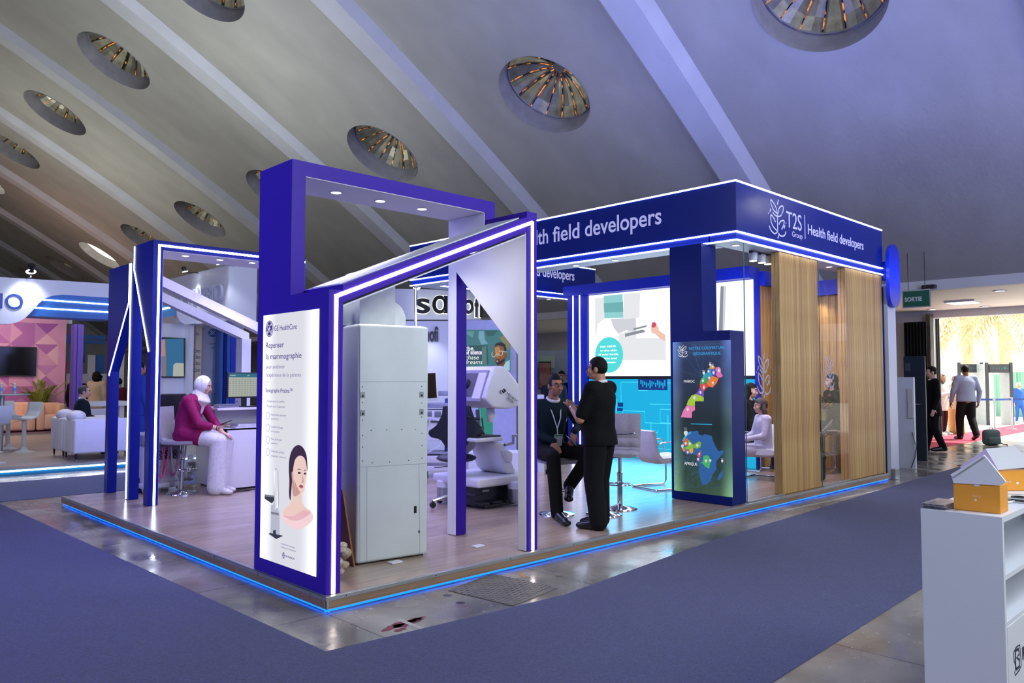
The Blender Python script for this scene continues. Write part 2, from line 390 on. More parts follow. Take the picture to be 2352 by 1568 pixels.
def petal_mesh():
    q = MB(); prof = [(.1, .52), (.35, .47), (.6, .36), (.82, .2), (1.0, .0)]; a0, a1 = .035, 2*PI/NP-.035
    rows = []
    for r, z in prof:
        g = .012/r
        rows.append([q.bm.verts.new((r*math.cos(a), r*math.sin(a), z+dz)) for a, dz in ((g, 0), ((2*PI/NP)/2, .035*r), (2*PI/NP-g, 0))])
    for p_, c_ in zip(rows, rows[1:]):
        for j in range(2): q.bm.faces.new((p_[j], p_[j+1], c_[j+1], c_[j]))
    bmesh.ops.solidify(q.bm, geom=q.bm.faces[:], thickness=.012)
    me = bpy.data.meshes.new('petal'); bmesh.ops.recalc_face_normals(q.bm, faces=q.bm.faces[:]); q.bm.to_mesh(me); q.bm.free(); me.materials.append(m_petal)
    return me
PET = petal_mesh()
def seam_mesh():
    q = MB(); prof = [(.08, .545), (.35, .495), (.6, .385), (.82, .225), (1.0, .02)]
    for k in range(NP):
        rows = []
        for r, z in prof:
            g = .05/r
            rows.append([q.bm.verts.new((r*math.cos(2*PI*k/NP+a), r*math.sin(2*PI*k/NP+a), z)) for a in (-g, g)])
        for p_, c_ in zip(rows, rows[1:]): q.bm.faces.new((p_[0], p_[1], c_[1], c_[0]))
    q.lathe([(0, .53), (.1, .525)], seg=12)
    bmesh.ops.solidify(q.bm, geom=q.bm.faces[:], thickness=.006)
    me = bpy.data.meshes.new('seam'); q.bm.to_mesh(me); q.bm.free(); me.materials.append(m_leak)
    return me
SEAM = seam_mesh()
def rev_mesh():
    q = MB(); q.lathe([(1.04, -.02), (1.04, .42), (.98, .42), (.98, .36)], seg=48)
    me = bpy.data.meshes.new('reveal'); q.bm.to_mesh(me); q.bm.free(); me.materials.append(m_rev)
    me.polygons.foreach_set('use_smooth', [True]*len(me.polygons)); me.set_sharp_from_angle(angle=.6)
    return me
REV = rev_mesh()
SKY = {('l', 0): 'largest round skylight, above the navy fascia and cut by the top edge of the photo',
       ('l', 1): 'round skylight with glowing seams high above the left end of the navy fascia',
       ('l', 2): 'round skylight hanging just above the beam of the tall purple frame',
       ('l', 3): 'round skylight half hidden behind the left post of the tall purple frame',
       ('l', 4): 'round skylight between the blue portal and the purple tower',
       ('l', 5): 'round skylight peeking out directly above the blue portal corner',
       ('l', 6): 'open round skylight glowing white above the blue portal',
       ('l', 7): 'small dark skylight low on the vault, left of the white glowing one',
       ('l', 8): 'smallest dark skylight just above the white curved fascia with spotlight',
       ('u', 2): 'round skylight cut by the top edge of the photo, left of the middle',
       ('u', 3): 'round skylight speckled with orange light in the upper left',
       ('u', 4): 'dark oval skylight below and left of the orange speckled one',
       ('u', 5): 'dark skylight cut by the left edge of the photo',
       ('u', 6): 'open white glowing skylight at the left edge of the photo'}
for (row, k), lab in SKY.items():
    uc = uL if row == 'l' else uU; P = surf(uc, Y0+BAY*k); nrm = (P-surf(uc, Y0+BAY*k, 1)).normalized()
    t = thing('round_skylight', lab, 'skylight', P, 'round skylights in the vault'); t.rotation_euler = nrm.to_track_quat('Z', 'Y').to_euler()
    r_ = bpy.data.objects.new('reveal', REV); COL.objects.link(r_); r_.parent = t
    if k == 6:
        q = MB(); q.lathe([(0, .36), (1.0, .36), (1.0, .38), (0, .38)], seg=40); q.build('lit_opening', m_open, t, local=True); continue
    s_ = bpy.data.objects.new('light_seams', SEAM); COL.objects.link(s_); s_.parent = t; s_.location.z = .36; s_['kind'] = 'stuff'
    for j in range(NP):
        p_ = bpy.data.objects.new('petal', PET); COL.objects.link(p_); p_.parent = t; p_.location.z = .36; p_.rotation_euler[2] = 2*PI*j/NP
    q = MB(); q.lathe([(0, .54+.36+.04), (.13, .52+.36+.02), (.13, .5+.36), (0, .5+.36)], seg=16); q.build('hub', m_petal, t, local=True)
# ---- side aisle with the exit, far and back walls
m_soffit = mat('aisle_ceiling_paint', 'e3e3df', .6, noise=(2, .03))
m_down = emi('downlight_glow', 'fff4e2', 9)
XA, XD, ZA = 15.0, 20.6, 3.4
DY0, DY1, DZ = -7.0, 2.6, 3.2
box('ceiling_aisle', m_soffit, (XA, YB, ZA), (XD+.3, YE, ZA+.12), kind='structure')
box('trim_1', m_wallw, (XA-.06, YB, ZA-.02), (XA+.16, YE, 3.62), kind='structure')
box('wall_right', m_wallw, (XD, DY1, FZ), (XD+.3, YE, ZA), kind='structure')
box('wall_door_side', m_wallw, (XD, YB, FZ), (XD+.3, DY0, ZA), kind='structure')
box('wall_lintel', m_wallw, (XD, DY0, DZ), (XD+.3, DY1, ZA), kind='structure')
q = MB(); q.box((-14, YE, FZ), (XD+.3, YE+.3, 20)); q.build('wall_far', m_wallw, kind='structure')
q = MB(); q.box((-14.3, YB-.3, FZ), (XD+.3, YB, 20)); q.build('wall_back', m_wallw, kind='structure')
q = MB(); q.box((-14.3, YB, FZ), (-14, YE, 20)); q.build('wall_left', m_wallw, kind='structure')
q = MB(); P = surf(uTop, 0); q.box((-14.3, YB, P.z-.1), (P.x+.3, YE, P.z+.1)); q.build('ceiling_left', m_plaster, kind='structure')
# recessed lights of the aisle ceiling
m_can = mat('downlight_ring', 'd8d8d8', .4)
def aisle_light(px, py, lab):
    P = at(px, py, Z=ZA); t = thing('ceiling_downlight', lab, 'ceiling light', (P.x, P.y, ZA), 'round downlights of the side aisle')
    MB().lathe([(.1, 0), (.14, 0), (.14, -.02), (.1, -.012)], (P.x, P.y, ZA)).build('ring', m_can, t)
    MB().lathe([(0, -.006), (.1, -.006), (.1, 0), (0, 0)], (P.x, P.y, ZA)).build('lens', m_down, t)
aisle_light(2297, 667, 'round downlight in the exit ceiling nearest the right edge of the photo')
aisle_light(2264, 703, 'round downlight right of the square lamp, close to the door lintel')
aisle_light(2142, 710, 'round downlight in front of the folded dark gate')
P = at(2212, 691, Z=ZA); t = thing('ceiling_panel', 'square flush panel lamp in the exit ceiling', 'ceiling light', (P.x, P.y, ZA))
box('frame', m_can, (P.x-.33, P.y-.33, ZA-.05), (P.x+.33, P.y+.33, ZA), t); box('diffuser', m_down, (P.x-.28, P.y-.28, ZA-.056), (P.x+.28, P.y+.28, ZA-.05), t)
for px, py, lab in ((1256, 788, 'round downlight in the far aisle, upper of three left of the navy column'), (1244, 797, 'round downlight in the far aisle, lowest at left beside the white frame'), (1295, 798, 'round downlight in the far aisle, right one beside the navy column')): aisle_light(px, py, lab)
lamp('aisle_light', 'AREA', (18, 0, 3.3), 45, (1, .96, .9), 2.2, direction=(0, 0, -1))
lamp('aisle_light', 'AREA', (18, 12, 3.3), 170, (1, .96, .9), 3, direction=(0, 0, -1))
# hanging hint of a wall lamp grazing the vault at the right
lamp('vault_spot', 'SPOT', (12.2, -3.6, 4.9), 190, (1, 1, .92), .1, direction=(.9, .5, .7), angle=1.5, blend=1)
# ---- daylight outside the door
m_pave = mat('sunlit_paving', 'd9d4c8', .8, noise=(2, .06)); m_out = mat('sunlit_render', 'e8e2d2', .8, noise=(1, .05))
box('floor_outside', m_pave, (XD+.3, -30, FZ-.1), (70, 40, FZ), kind='structure')
box('wall_outside', m_out, (52, -30, FZ), (53, 40, 4.2), kind='structure')
# ================================================================== THE STAND: deck and portals
m_purple = mat('purple_paint', '3a1ba4', .42, spec=.2, noise=(3, .03)); m_blue = mat('royal_blue_paint', '061a84', .4, spec=.2, noise=(3, .03))
m_navy = mat('navy_gloss_panel', '032080', .2, coat=.15, noise=(2, .02)); m_lining = mat('white_lining', 'e4e3ea', .5, noise=(2, .02))
m_alu = mat('aluminium_trim', 'a9acae', .35, .6, noise=(8, .06)); m_led = emi('led_white', 'f4f4ff', 9); m_ledw = emi('led_warm_white', 'fff0dc', 8)
m_ledb = emi('led_blue', '0a6aff', 3); m_spot = emi('spot_lens', 'fffaf0', 12); m_black = mat('black_plastic', '15161a', .4); m_chrome = mat('chrome', 'd8dade', .08, 1, noise=(4, .02))
m_ledc = emi('led_cool_blue_white', 'e2ecff', 9)
def laminate(name, a, b2, sx=1.25, sy=.19, rough=.28):
    m = mat(name, a, rough, noise=(1, .1)); nt = m.node_tree; N = nt.nodes; L = nt.links; b = N['Principled BSDF']
    tc = N.new('ShaderNodeTexCoord'); br = N.new('ShaderNodeTexBrick'); br.inputs['Scale'].default_value = 1; br.inputs['Mortar Size'].default_value = .0016
    br.inputs['Brick Width'].default_value = sx; br.inputs['Row Height'].default_value = sy; br.offset = .37; br.inputs['Mortar'].default_value = (*[c*.55 for c in lin(a)], 1)
    br.inputs['Color1'].default_value = (*lin(a), 1); br.inputs['Color2'].default_value = (*lin(b2), 1); L.new(tc.outputs['Object'], br.inputs['Vector'])
    mp = N.new('ShaderNodeMapping'); mp.inputs['Scale'].default_value = (1.2, 14, 14); L.new(tc.outputs['Object'], mp.inputs[0])
    t = N.new('ShaderNodeTexNoise'); t.inputs['Scale'].default_value = 2.2; t.inputs['Detail'].default_value = 6; t.inputs['Distortion'].default_value = .6; L.new(mp.outputs[0], t.inputs['Vector'])
    r = N.new('ShaderNodeMapRange'); r.inputs[1].default_value = .3; r.inputs[2].default_value = .7; r.inputs[3].default_value = .78; r.inputs[4].default_value = 1.12; L.new(t.outputs['Fac'], r.inputs[0])
    mu = N.new('ShaderNodeVectorMath'); mu.operation = 'SCALE'; L.new(br.outputs['Color'], mu.inputs[0]); L.new(r.outputs[0], mu.inputs['Scale']); L.new(mu.outputs[0], b.inputs['Base Color'])
    return m
m_lam = laminate('grey_oak_laminate', 'b59f8e', 'a8937f', rough=.21)
m_edge = laminate('laminate_edge', '9b8069', '8d735d', 2.2, .3, .45)
DX1, DY2 = 10.19, 6.45
deck = thing('stand_platform', 'low wood laminate stand platform with grey metal edge and blue light below', 'platform', (DX1/2, DY2/2, FZ))
box('deck', m_lam, (.003, .003, -.085), (DX1, DY2, 0), deck)
box('plinth', m_black, (.06, .06, FZ), (DX1-.05, DY2-.05, -.085), deck)
box('edge_band', m_edge, (0, -.006, -.072), (DX1, .003, -.02), deck); box('edge_band', m_edge, (-.006, 0, -.072), (.003, DY2, -.02), deck)
MB().box((-.01, -.01, -.026), (DX1, 0, .003), .002).box((-.01, 0, .0), (DX1, .025, .003)).build('edge_trim', m_alu, deck)
MB().box((-.01, 0, -.026), (0, DY2, .003), .002).box((-.01, .025, 0), (.025, DY2, .003)).build('edge_trim', m_alu, deck)
MB().box((-.012, -.012, -.072), (.012, -.008, -.024)).box((-.012, -.012, -.072), (-.008, .012, -.024)).build('corner_plate', m_alu, deck)
MB().tube([(0.0, .02, -.098), (3, .018, -.096), (6, .02, -.097), (DX1-.02, .02, -.096)], .0075, 6).build('led_strip', m_ledb, deck)
MB().tube([(.02, .0, -.098), (.018, 2.5, -.097), (.02, DY2-.03, -.096)], .0075, 6).build('led_strip', m_ledb, deck)
sc = MB()
for i in range(13): sc.lathe([(0, .004), (.004, .003), (.005, 0)], (.15+i*.8, -.01, -.012), 8, axis=(0, -1, 0))
for i in range(8): sc.lathe([(0, .004), (.004, .003), (.005, 0)], (-.01, .2+i*.8, -.012), 8, axis=(-1, 0, 0))
sc.build('screws', m_black, deck, kind='stuff')

def downlight(P, parent, m=None, r=.055, n='downlight'):
    q = MB(); q.lathe([(0, -.004), (r*.75, -.004), (r*.75, 0), (0, 0)], P, 18); o = q.build(n, m or m_spot, parent)
    MB().lathe([(r*.76, 0), (r*.76, -.006), (r, -.004), (r, 0)], P, 18).build('ring', m_white, o)
# ---------------- purple portal with the light box
GX0, GX1, GT = .015, 2.125, .115
gate = thing('purple_portal', 'tall purple portal with slanted lit roof and a backlit white sign on its side', 'portal', (1.07, .58, 0))
yz = lambda X, pts: [(X, y, z) for y, z in pts]
gl = MB().prism(yz(GX0, [(.04, .004), (1.12, .004), (1.12, 3.18), (.593, 3.18), (.593, 2.135), (.04, 2.135)]), (GT, 0, 0)).build('side_wall', m_purple, gate)
rw = [(.04, .004), (.15, .004), (.15, 1.715), (1.0, 2.53), (1.0, .004), (1.12, .004), (1.12, 3.18), (.593, 3.18), (.593, 2.99), (.04, 2.99)]
MB().prism(yz(2.0, rw), (.125, 0, 0)).build('cutout_wall', m_purple, gate)
rl = [(.05, .006), (.146, .006), (.146, 1.72), (1.004, 2.545), (1.004, .006), (1.12, .006), (1.12, 3.06), (.6, 3.06), (.6, 2.88), (.05, 2.81)]
MB().prism(yz(1.992, rl), (.008, 0, 0)).build('white_lining', m_lining, gate)
xz = lambda Y, pts: [(x, Y, z) for x, z in pts]
sl = (2.99-2.133)/(GX1-GX0)
MB().prism(xz(.042, [(GX0+GT, 2.0+sl*GT), (GX0+GT, 2.133+sl*GT), (2.0, 2.133+sl*1.985), (2.0, 2.0+sl*1.985)]), (0, .551, 0)).build('slanted_roof', m_purple, gate)
sl = (2.99-2.133)/(GX1-GX0)
MB().prism(xz(.05, [(.132, 2.02), (1.99, 2.02+sl*1.858), (1.99, 2.03+sl*1.858), (.132, 2.03)][::-1]), (0, .54, 0)).build('white_soffit', m_lining, gate)
MB().prism([(GX0+.14, .12, 2.133+sl*.125), (1.98, .12, 2.133+sl*1.965), (1.98, .53, 2.133+sl*1.965), (GX0+.14, .53, 2.133+sl*.125)], (0, 0, .012)).build('roof_panel', mat('roof_acrylic', 'dfe6ea', .3), gate)
box('tower_beam', m_purple, (GX0+GT, .593, 3.068), (2.0, 1.12, 3.18), gate); box('beam_soffit', m_lining, (GX0+GT, .6, 3.062), (1.995, 1.12, 3.068), gate)
for px, py in ((777, 440), (884, 458), (982, 476)):
    P = at(px, py, Z=3.062); downlight((P.x, .87, 3.062), gate)
    lamp('portal_spot', 'SPOT', (P.x, .87, 3.05), 95, (1, .97, .95), .04, angle=1.7, blend=.8)
# light line round the front frame
fz = lambda x: 2.066+sl*(x-GX0)
lf = Plane((0, .04, 0), (1, 0, 0), (0, 0, 1))
fl = [(GX0+.058, .006), (GX0+.058, fz(GX0+.058)), (GX1-.058, fz(GX1-.058)), (GX1-.058, .006)]
stroke(MB(), lf, fl[:2], .028, .0, .006).build('led_strip', m_ledw, gate)
stroke(MB(), lf, [(fl[1][0]-.012, fl[1][1]-.004), fl[2]], .028, .0, .006).build('led_strip', m_ledw, gate)
stroke(MB(), lf, [(fl[2][0], fl[2][1]+.008), fl[3]], .028, .0, .006).build('led_strip', m_ledw, gate)
# ---- the light box and its print
m_box = emi('backlit_white', 'f2f3fb', .98); m_ink = emi('backlit_purple_ink', '4b35b4', .5); m_ink2 = emi('backlit_grey_ink', 'a39fd0', .62)
def ramp_edges(m, c0, c1, half=(.43, .95)):
    """a light box is brighter along its lamps at the edges"""
    nt = m.node_tree; N = nt.nodes; L = nt.links; b = N['Principled BSDF']
    tc = N.new('ShaderNodeTexCoord'); sx = N.new('ShaderNodeSeparateXYZ'); L.new(tc.outputs['Generated'], sx.inputs[0])
    a = N.new('ShaderNodeMath'); a.operation = 'SUBTRACT'; a.inputs[1].default_value = .5; L.new(sx.outputs['Y'], a.inputs[0])
    ab = N.new('ShaderNodeMath'); ab.operation = 'ABSOLUTE'; L.new(a.outputs[0], ab.inputs[0])
    r = N.new('ShaderNodeMapRange'); r.interpolation_type = 'SMOOTHSTEP'; r.inputs[1].default_value = .2; r.inputs[2].default_value = .5; r.inputs[3].default_value = c0; r.inputs[4].default_value = c1
    L.new(ab.outputs[0], r.inputs[0]); L.new(r.outputs[0], b.inputs['Emission Strength'])
ramp_edges(m_box, 1.05, 1.7)
lbx = box('light_box', m_box, (GX0-.004, .168, .108), (GX0+.001, 1.017, 2.004), gate)
PG = Plane((GX0-.004, 1.017, .108), (0, -1, 0), (0, 0, 1))
def zmap(pl, ox, oy, s): return lambda zx, zy: pl.px(ox+zx/s, oy+zy/s)
zg = zmap(PG, 580, 690, 2.148)
def ztext(pl, zf, s, l, r, cap, m, parent, **k):
    a, b = zf(*l), zf(*r); c = zf(l[0], l[1]-cap)
    return text(s, pl, a[0], a[1], c[1]-a[1], m, parent, width=b[0]-a[0], **k)
for s, l, r, cap, m in (("GE HealthCare", (108, 150), (219, 141), 27, m_ink), ("Repenser", (67, 235), (155, 228), 29, m_ink), ("la mammographie", (67, 290), (242, 279), 29, m_ink),
    ("pour améliorer", (67, 336), (160, 331), 19, m_ink2), ("l'expérience de la patiente", (67, 376), (240, 370), 20, m_ink2), ("Senographe Pristina™", (65, 452), (197, 449), 21, m_ink),
    ("Conçue pour le confort,", (72, 500), (160, 499), 11, m_ink2), ("Pensée pour l'essentiel", (72, 525), (160, 524), 11, m_ink2),
    ("Expérience patiente", (92, 567), (166, 567), 11, m_ink2), ("améliorée", (92, 586), (128, 586), 9, m_ink2), ("Qualité d'image", (92, 627), (150, 628), 11, m_ink2), ("d'exception", (92, 648), (134, 648), 9, m_ink2),
    ("Flux de travail", (92, 687), (144, 688), 11, m_ink2), ("optimisé", (92, 706), (124, 706), 9, m_ink2), ("Détection précise,", (92, 746), (158, 749), 11, m_ink2), ("diagnostic renforcé", (92, 768), (165, 771), 9, m_ink2),
    ("Redéfinir le dépistage.", (143, 1202), (210, 1222), 9, m_ink2), ("Transformer l'expérience.", (139, 1217), (215, 1240), 9, m_ink2), ("GE HealthCare", (163, 1264), (208, 1279), 12, m_ink)):
    ztext(PG, zg, s, l, r, cap, m, lbx, off=.0006, t=.0006)
def monogram(pl, c, r, parent):
    """round script monogram: a ring, four swirls and two cursive letters"""
    q = MB(); sheet(q, pl, disc(c, r, 32), .0006, .0006); q.build('emblem_disc', m_ink, parent)
    q = MB(); stroke(q, pl, disc(c, r*.86, 32), r*.07, .0013, .0005, True)
    for k in range(4): stroke(q, pl, [(c[0]+r*.8*math.cos(a), c[1]+r*.8*math.sin(a)) if i % 2 else (c[0]+r*.66*math.cos(a), c[1]+r*.66*math.sin(a)) for i, a in enumerate([k*PI/2+.5+j*.17 for j in range(4)])], r*.07, .0013, .0005)
    G = [(-.08, .42), (-.3, .45), (-.5, .2), (-.42, -.05), (-.2, -.02), (-.05, .2), (-.1, -.3), (-.32, -.5), (-.5, -.38), (-.3, -.15), (.05, .02)]
    E_ = [(.42, .35), (.25, .5), (.08, .35), (.15, .1), (.32, .05), (.1, -.02), (.05, -.3), (.22, -.48), (.45, -.35), (.5, -.15)]
    for P in (G, E_): stroke(q, pl, [(c[0]+r*x, c[1]+r*y) for x, y in P], r*.1, .0013, .0005)
    q.build('emblem_script', m_box, parent)
a0, b0 = zg(84, 139); a1, _ = zg(101, 139); monogram(PG, (a0, b0), abs(a1-a0)*1.12, lbx)
a0, b0 = zg(153, 1257); a1, _ = zg(160, 1257); monogram(PG, (a0, b0), abs(a1-a0)*1.1, lbx)
q = MB(); sheet(q, PG, rect(*zg(65, 402), *zg(80, 400)), .0006, .0006)
for zy in (555, 615, 675, 735): stroke(q, PG, disc(zg(76, zy+12), .028, 20), .003, .0006, .0006, True)
q.build('small_icons', m_ink2, lbx)
def rounded(P):
    V = [Vector(p) for p in P]; n = len(V); out = []
    for i in range(n):
        p0, p1, p2, p3 = V[i-1], V[i], V[(i+1) % n], V[(i+2) % n]
        for k in range(4):
            s_ = k/4; out.append(tuple(.5*((2*p1)+(p2-p0)*s_+(2*p0-5*p1+4*p2-p3)*s_*s_+(3*p1-p0-3*p2+p3)*s_**3)))
    return out
def zpoly(pl, zf, parent, name, m, pts, off=.0008, t=.0005):
    q = MB(); sheet(q, pl, [zf(*p) for p in (rounded(pts) if name.startswith('portrait') else pts)], off, t); return q.build(name, m, parent)
m_skin_b = emi('backlit_skin', 'f0cfc4', .95); m_skin_s = emi('backlit_skin_shadow', 'dba99e', .8); m_hair_b = emi('backlit_hair', '4a2c52', .5); m_drape = emi('backlit_drape', 'f6d5d8', .97); m_drape2 = emi('backlit_drape_fold', 'f0bcc4', .9)
m_gry_b = emi('backlit_grey', 'c9cbe0', .8); m_dk_b = emi('backlit_dark', '4c5060', .4); m_mid_b = emi('backlit_mid', '9ca0ae', .6); m_lip = emi('backlit_lip', 'c0606c', .7)
Z = lambda n, m, p, o=.0008: zpoly(PG, zg, lbx, n, m, p, o)
Z('portrait_shoulders', m_drape, [(148, 1050), (165, 1018), (190, 1000), (238, 992), (262, 1020), (290, 1040), (300, 1075), (275, 1105), (235, 1128), (190, 1118), (152, 1085)])
Z('portrait_neck', m_skin_b, [(194, 880), (197, 960), (188, 1000), (160, 1030), (152, 1052), (200, 1060), (250, 1040), (268, 1025), (245, 1000), (240, 945)], .0011)
Z('portrait_drape_fold', m_drape2, [(150, 1058), (200, 1062), (255, 1035), (288, 1045), (250, 1075), (200, 1085)], .0012)
Z('portrait_neck_shadow', m_skin_s, [(196, 880), (200, 955), (214, 965), (236, 948), (228, 930), (210, 900)], .0012)
Z('portrait_hair', m_hair_b, [(180, 835), (183, 780), (195, 740), (212, 718), (232, 713), (252, 728), (266, 760), (271, 800), (271, 840), (262, 790), (240, 770), (215, 800), (205, 850), (197, 885), (193, 930), (188, 985), (181, 955), (183, 890)], .0013)
Z('portrait_face', m_skin_b, [(200, 860), (204, 815), (213, 782), (232, 765), (253, 772), (264, 795), (269, 830), (268, 865), (262, 900), (257, 930), (248, 949), (237, 947), (224, 930), (208, 905)], .0016)
Z('portrait_ear', m_skin_s, [(194, 850), (200, 846), (203, 880), (197, 888)], .0017)
Z('portrait_cheek', m_skin_s, [(206, 880), (222, 920), (237, 946), (230, 940), (212, 912)], .0019)
for n, m, p in (('portrait_eyebrow', m_hair_b, [(222, 836), (230, 829), (243, 834), (230, 833)]), ('portrait_eyebrow', m_hair_b, [(254, 839), (261, 834), (267, 841), (261, 838)]),
    ('portrait_eye', m_hair_b, [(224, 850), (231, 844), (241, 850), (232, 855)]), ('portrait_eye', m_hair_b, [(254, 854), (260, 848), (267, 854), (261, 858)]),
    ('portrait_nose', m_skin_s, [(247, 858), (254, 893), (248, 899), (240, 896), (247, 890)]), ('portrait_lips', m_lip, [(230, 915), (241, 908), (252, 916), (243, 926)])): Z(n, m, p, .002)
Z('machine_print', m_gry_b, [(90, 1120), (92, 1010), (104, 1005), (112, 830), (118, 825), (128, 835), (132, 1000), (128, 1030), (134, 1050), (135, 1170), (88, 1155)])
Z('machine_print', m_box, [(107, 840), (124, 832), (127, 1020), (112, 1032)], .0011); Z('machine_paddle', m_dk_b, [(60, 965), (108, 965), (108, 985), (96, 1000), (62, 978)], .0012); Z('machine_paddle', m_mid_b, [(62, 955), (108, 962), (108, 970), (60, 966)], .0013)
Z('machine_foot', m_dk_b, [(80, 1150), (88, 1146), (152, 1160), (118, 1176)], .0012); Z('machine_pedal', m_dk_b, [(102, 1135), (114, 1130), (118, 1155), (104, 1160)], .0013); Z('machine_panel', m_mid_b, [(92, 1040), (130, 1048), (131, 1060), (92, 1052)], .0012)

# ---------------- blue portal at the left
BX0, BT = .5, .115
bp_ = thing('blue_portal', 'dark blue portal outlined in white light with sloping white roof bars', 'portal', (1.5, 5.6, 0))
P_end = at(701, 600, Y=4.85).x
bw = [(4.85, .004), (5.0, .004), (5.0, 1.92), (5.5, 2.86), (5.5, .004), (5.62, .004), (5.62, 2.48), (6.33, 1.6), (6.33, .004), (6.46, .004), (6.46, 2.97), (5.5, 2.97), (5.5, 3.17), (4.85, 3.17)]
MB().prism(yz(BX0, bw), (BT, 0, 0)).build('side_wall', m_blue, bp_)
MB().prism(yz(BX0+BT, [(4.86, .006), (5.0, .006), (5.0, 1.95), (5.45, 2.8), (5.45, 3.06), (4.86, 3.06)]), (.006, 0, 0)).build('white_lining', m_lining, bp_)
box('tower_beam', m_blue, (BX0+BT, 4.85, 3.055), (P_end, 5.5, 3.17), bp_); box('beam_soffit', m_lining, (BX0+BT, 4.86, 3.049), (P_end, 5.5, 3.055), bp_)
MB().box((P_end-BT, 4.85, .004), (P_end, 5.5, 3.055)).build('right_wall', m_blue, bp_); box('white_lining', m_lining, (P_end-BT-.006, 4.86, .006), (P_end-BT, 5.5, 3.05), bp_)
for px, py in ((426, 587), (505, 596), (579, 603)):
    P = at(px, py, Z=3.049); downlight((P.x, P.y, 3.049), bp_)
    lamp('portal_spot', 'SPOT', (P.x, P.y, 3.04), 70, (.9, .93, 1), .04, angle=1.7, blend=.8)
for Y in (5.5, 6.3):
    MB().prism(xz(Y, [(BX0+BT, 2.97-.05), (P_end-.1, 2.97-.05-sl*(P_end-.1-BX0-BT)), (P_end-.1, 2.79-sl*(P_end-.1-BX0-BT)), (BX0+BT, 2.79)]), (0, .16, 0)).build('roof_bar', m_lining, bp_)
box('white_post', m_lining, (P_end-.22, 6.28, .004), (P_end-.08, 6.46, 2.1), bp_)
MB().prism(xz(5.9, [(.62, 2.84), (.95, 2.84-sl*.33), (.95, 2.81-sl*.33), (.62, 2.81)]), (0, .05, 0)).build('led_strip', m_led, bp_)
pf = Plane((0, 4.85, 0), (1, 0, 0), (0, 0, 1)); ps = Plane((BX0, 0, 0), (0, -1, 0), (0, 0, 1))
stroke(MB(), pf, [(BX0+.07, .006), (BX0+.07, 3.11)], .026, 0, .006).build('led_strip', m_ledc, bp_)
stroke(MB(), pf, [(BX0+.057, 3.11), (P_end, 3.11)], .026, 0, .006).build('led_strip', m_ledc, bp_)
S = lambda *p: stroke(MB(), ps, [(-y, z) for y, z in p], .022, 0, .006).build('led_strip', m_ledc, bp_)
S((5.49, 3.165), (5.49, 2.87)); S((5.49, 2.87), (4.93, 1.83)); S((5.6, 2.965), (5.6, .01)); S((5.655, 2.965), (5.655, 2.47)); S((5.655, 2.47), (6.36, 1.55)); S((5.6, 2.955), (5.655, 2.955))
# ================================================================== THE NAVY STAND WITH THE SIGN BAND
FX0, FX1, FY0, FYB = 5.604, 10.19, .037, 6.6
Z0, Z1, Z2 = 3.18, 3.29, 3.91
m_navy2 = mat('navy_recess', '06249a', .3, noise=(2, .02)); m_sign = mat('sign_letter_white', 'c4c6e6', .5, emit='b9bdf0', es=.45, noise=(3, .02)); m_sof = mat('white_soffit_board', 'c9ccd8', .5)  # the sign letters emit a little themselves, to look brighter
fa = thing('sign_fascia', 'navy sign band ring edged with three lines of white light on top of the stand', 'fascia', (7.4, 3.2, Z0))
BB = at(1367, 615, Y=6.2).x
def beam(a, b, n='beam'):
    q = box(n, m_navy, (a[0], a[1], Z1), (b[0], b[1], Z2), fa)
    box('recess_band', m_navy2, (a[0]+.012, a[1]+.012, Z0+.012), (b[0]-.012, b[1]-.012, Z1), q)
    box('soffit', m_sof, (a[0]+.01, a[1]+.01, Z0), (b[0]-.01, b[1]-.01, Z0+.012), q)
    return q
fb = beam((FX0, FY0), (FX1, .42)); lb = beam((FX0, .42), (FX0+.38, FYB)); bb = beam((FX0+.38, 6.2), (BB, FYB)); 
for z, t in ((Z2-.004, .018), (Z1-.006, .016), (Z0+.002, .016)):
    box('led_strip', m_ledc, (FX0-.008, FY0-.008, z), (FX1, FY0+.006, z+t), fa); box('led_strip', m_ledc, (FX0-.008, FY0+.006, z), (FX0+.006, FYB, z+t), fa)
    if z < Z2-.1 or 1: box('led_strip', m_ledc, (FX0+.38, 6.192, z), (BB, 6.206, z+t), fa)
PFL = Plane((FX0, FYB, 0), (0, -1, 0), (0, 0, 1)); PFR = Plane((FX0, FY0, 0), (1, 0, 0), (0, 0, 1)); PFB = Plane((FX0, 6.2, 0), (1, 0, 0), (0, 0, 1))
zl = zmap(PFL, 1220, 400, 2.735)
a, b = PFL.px(1520, 517), PFL.px(1256, 557); a2 = PFL.px(1356, 541)
hh = PFL.px(1356, 494)[1]-PFL.px(1356, 540)[1]
e1 = PFL.px(1519.5, 516)[0]; s1 = PFL.px(1344, 540)[0]
base = PFL.px(1356, 541)[1]
text('developers', PFL, s1, base, .235, m_sign, lb, width=e1-s1, bold=.012)
s2, e2 = PFL.px(1270, 553)[0], PFL.px(1331, 543)[0]; text('field', PFL, s2, base, .235, m_sign, lb, width=e2-s2, bold=.012)
e3 = PFL.px(1259, 556)[0]; text('Health', PFL, e3, base, .235, m_sign, lb, width=(e1-s1)*.52, bold=.012, align='r')
zr = zmap(PFR, 1580, 380, 4.704)
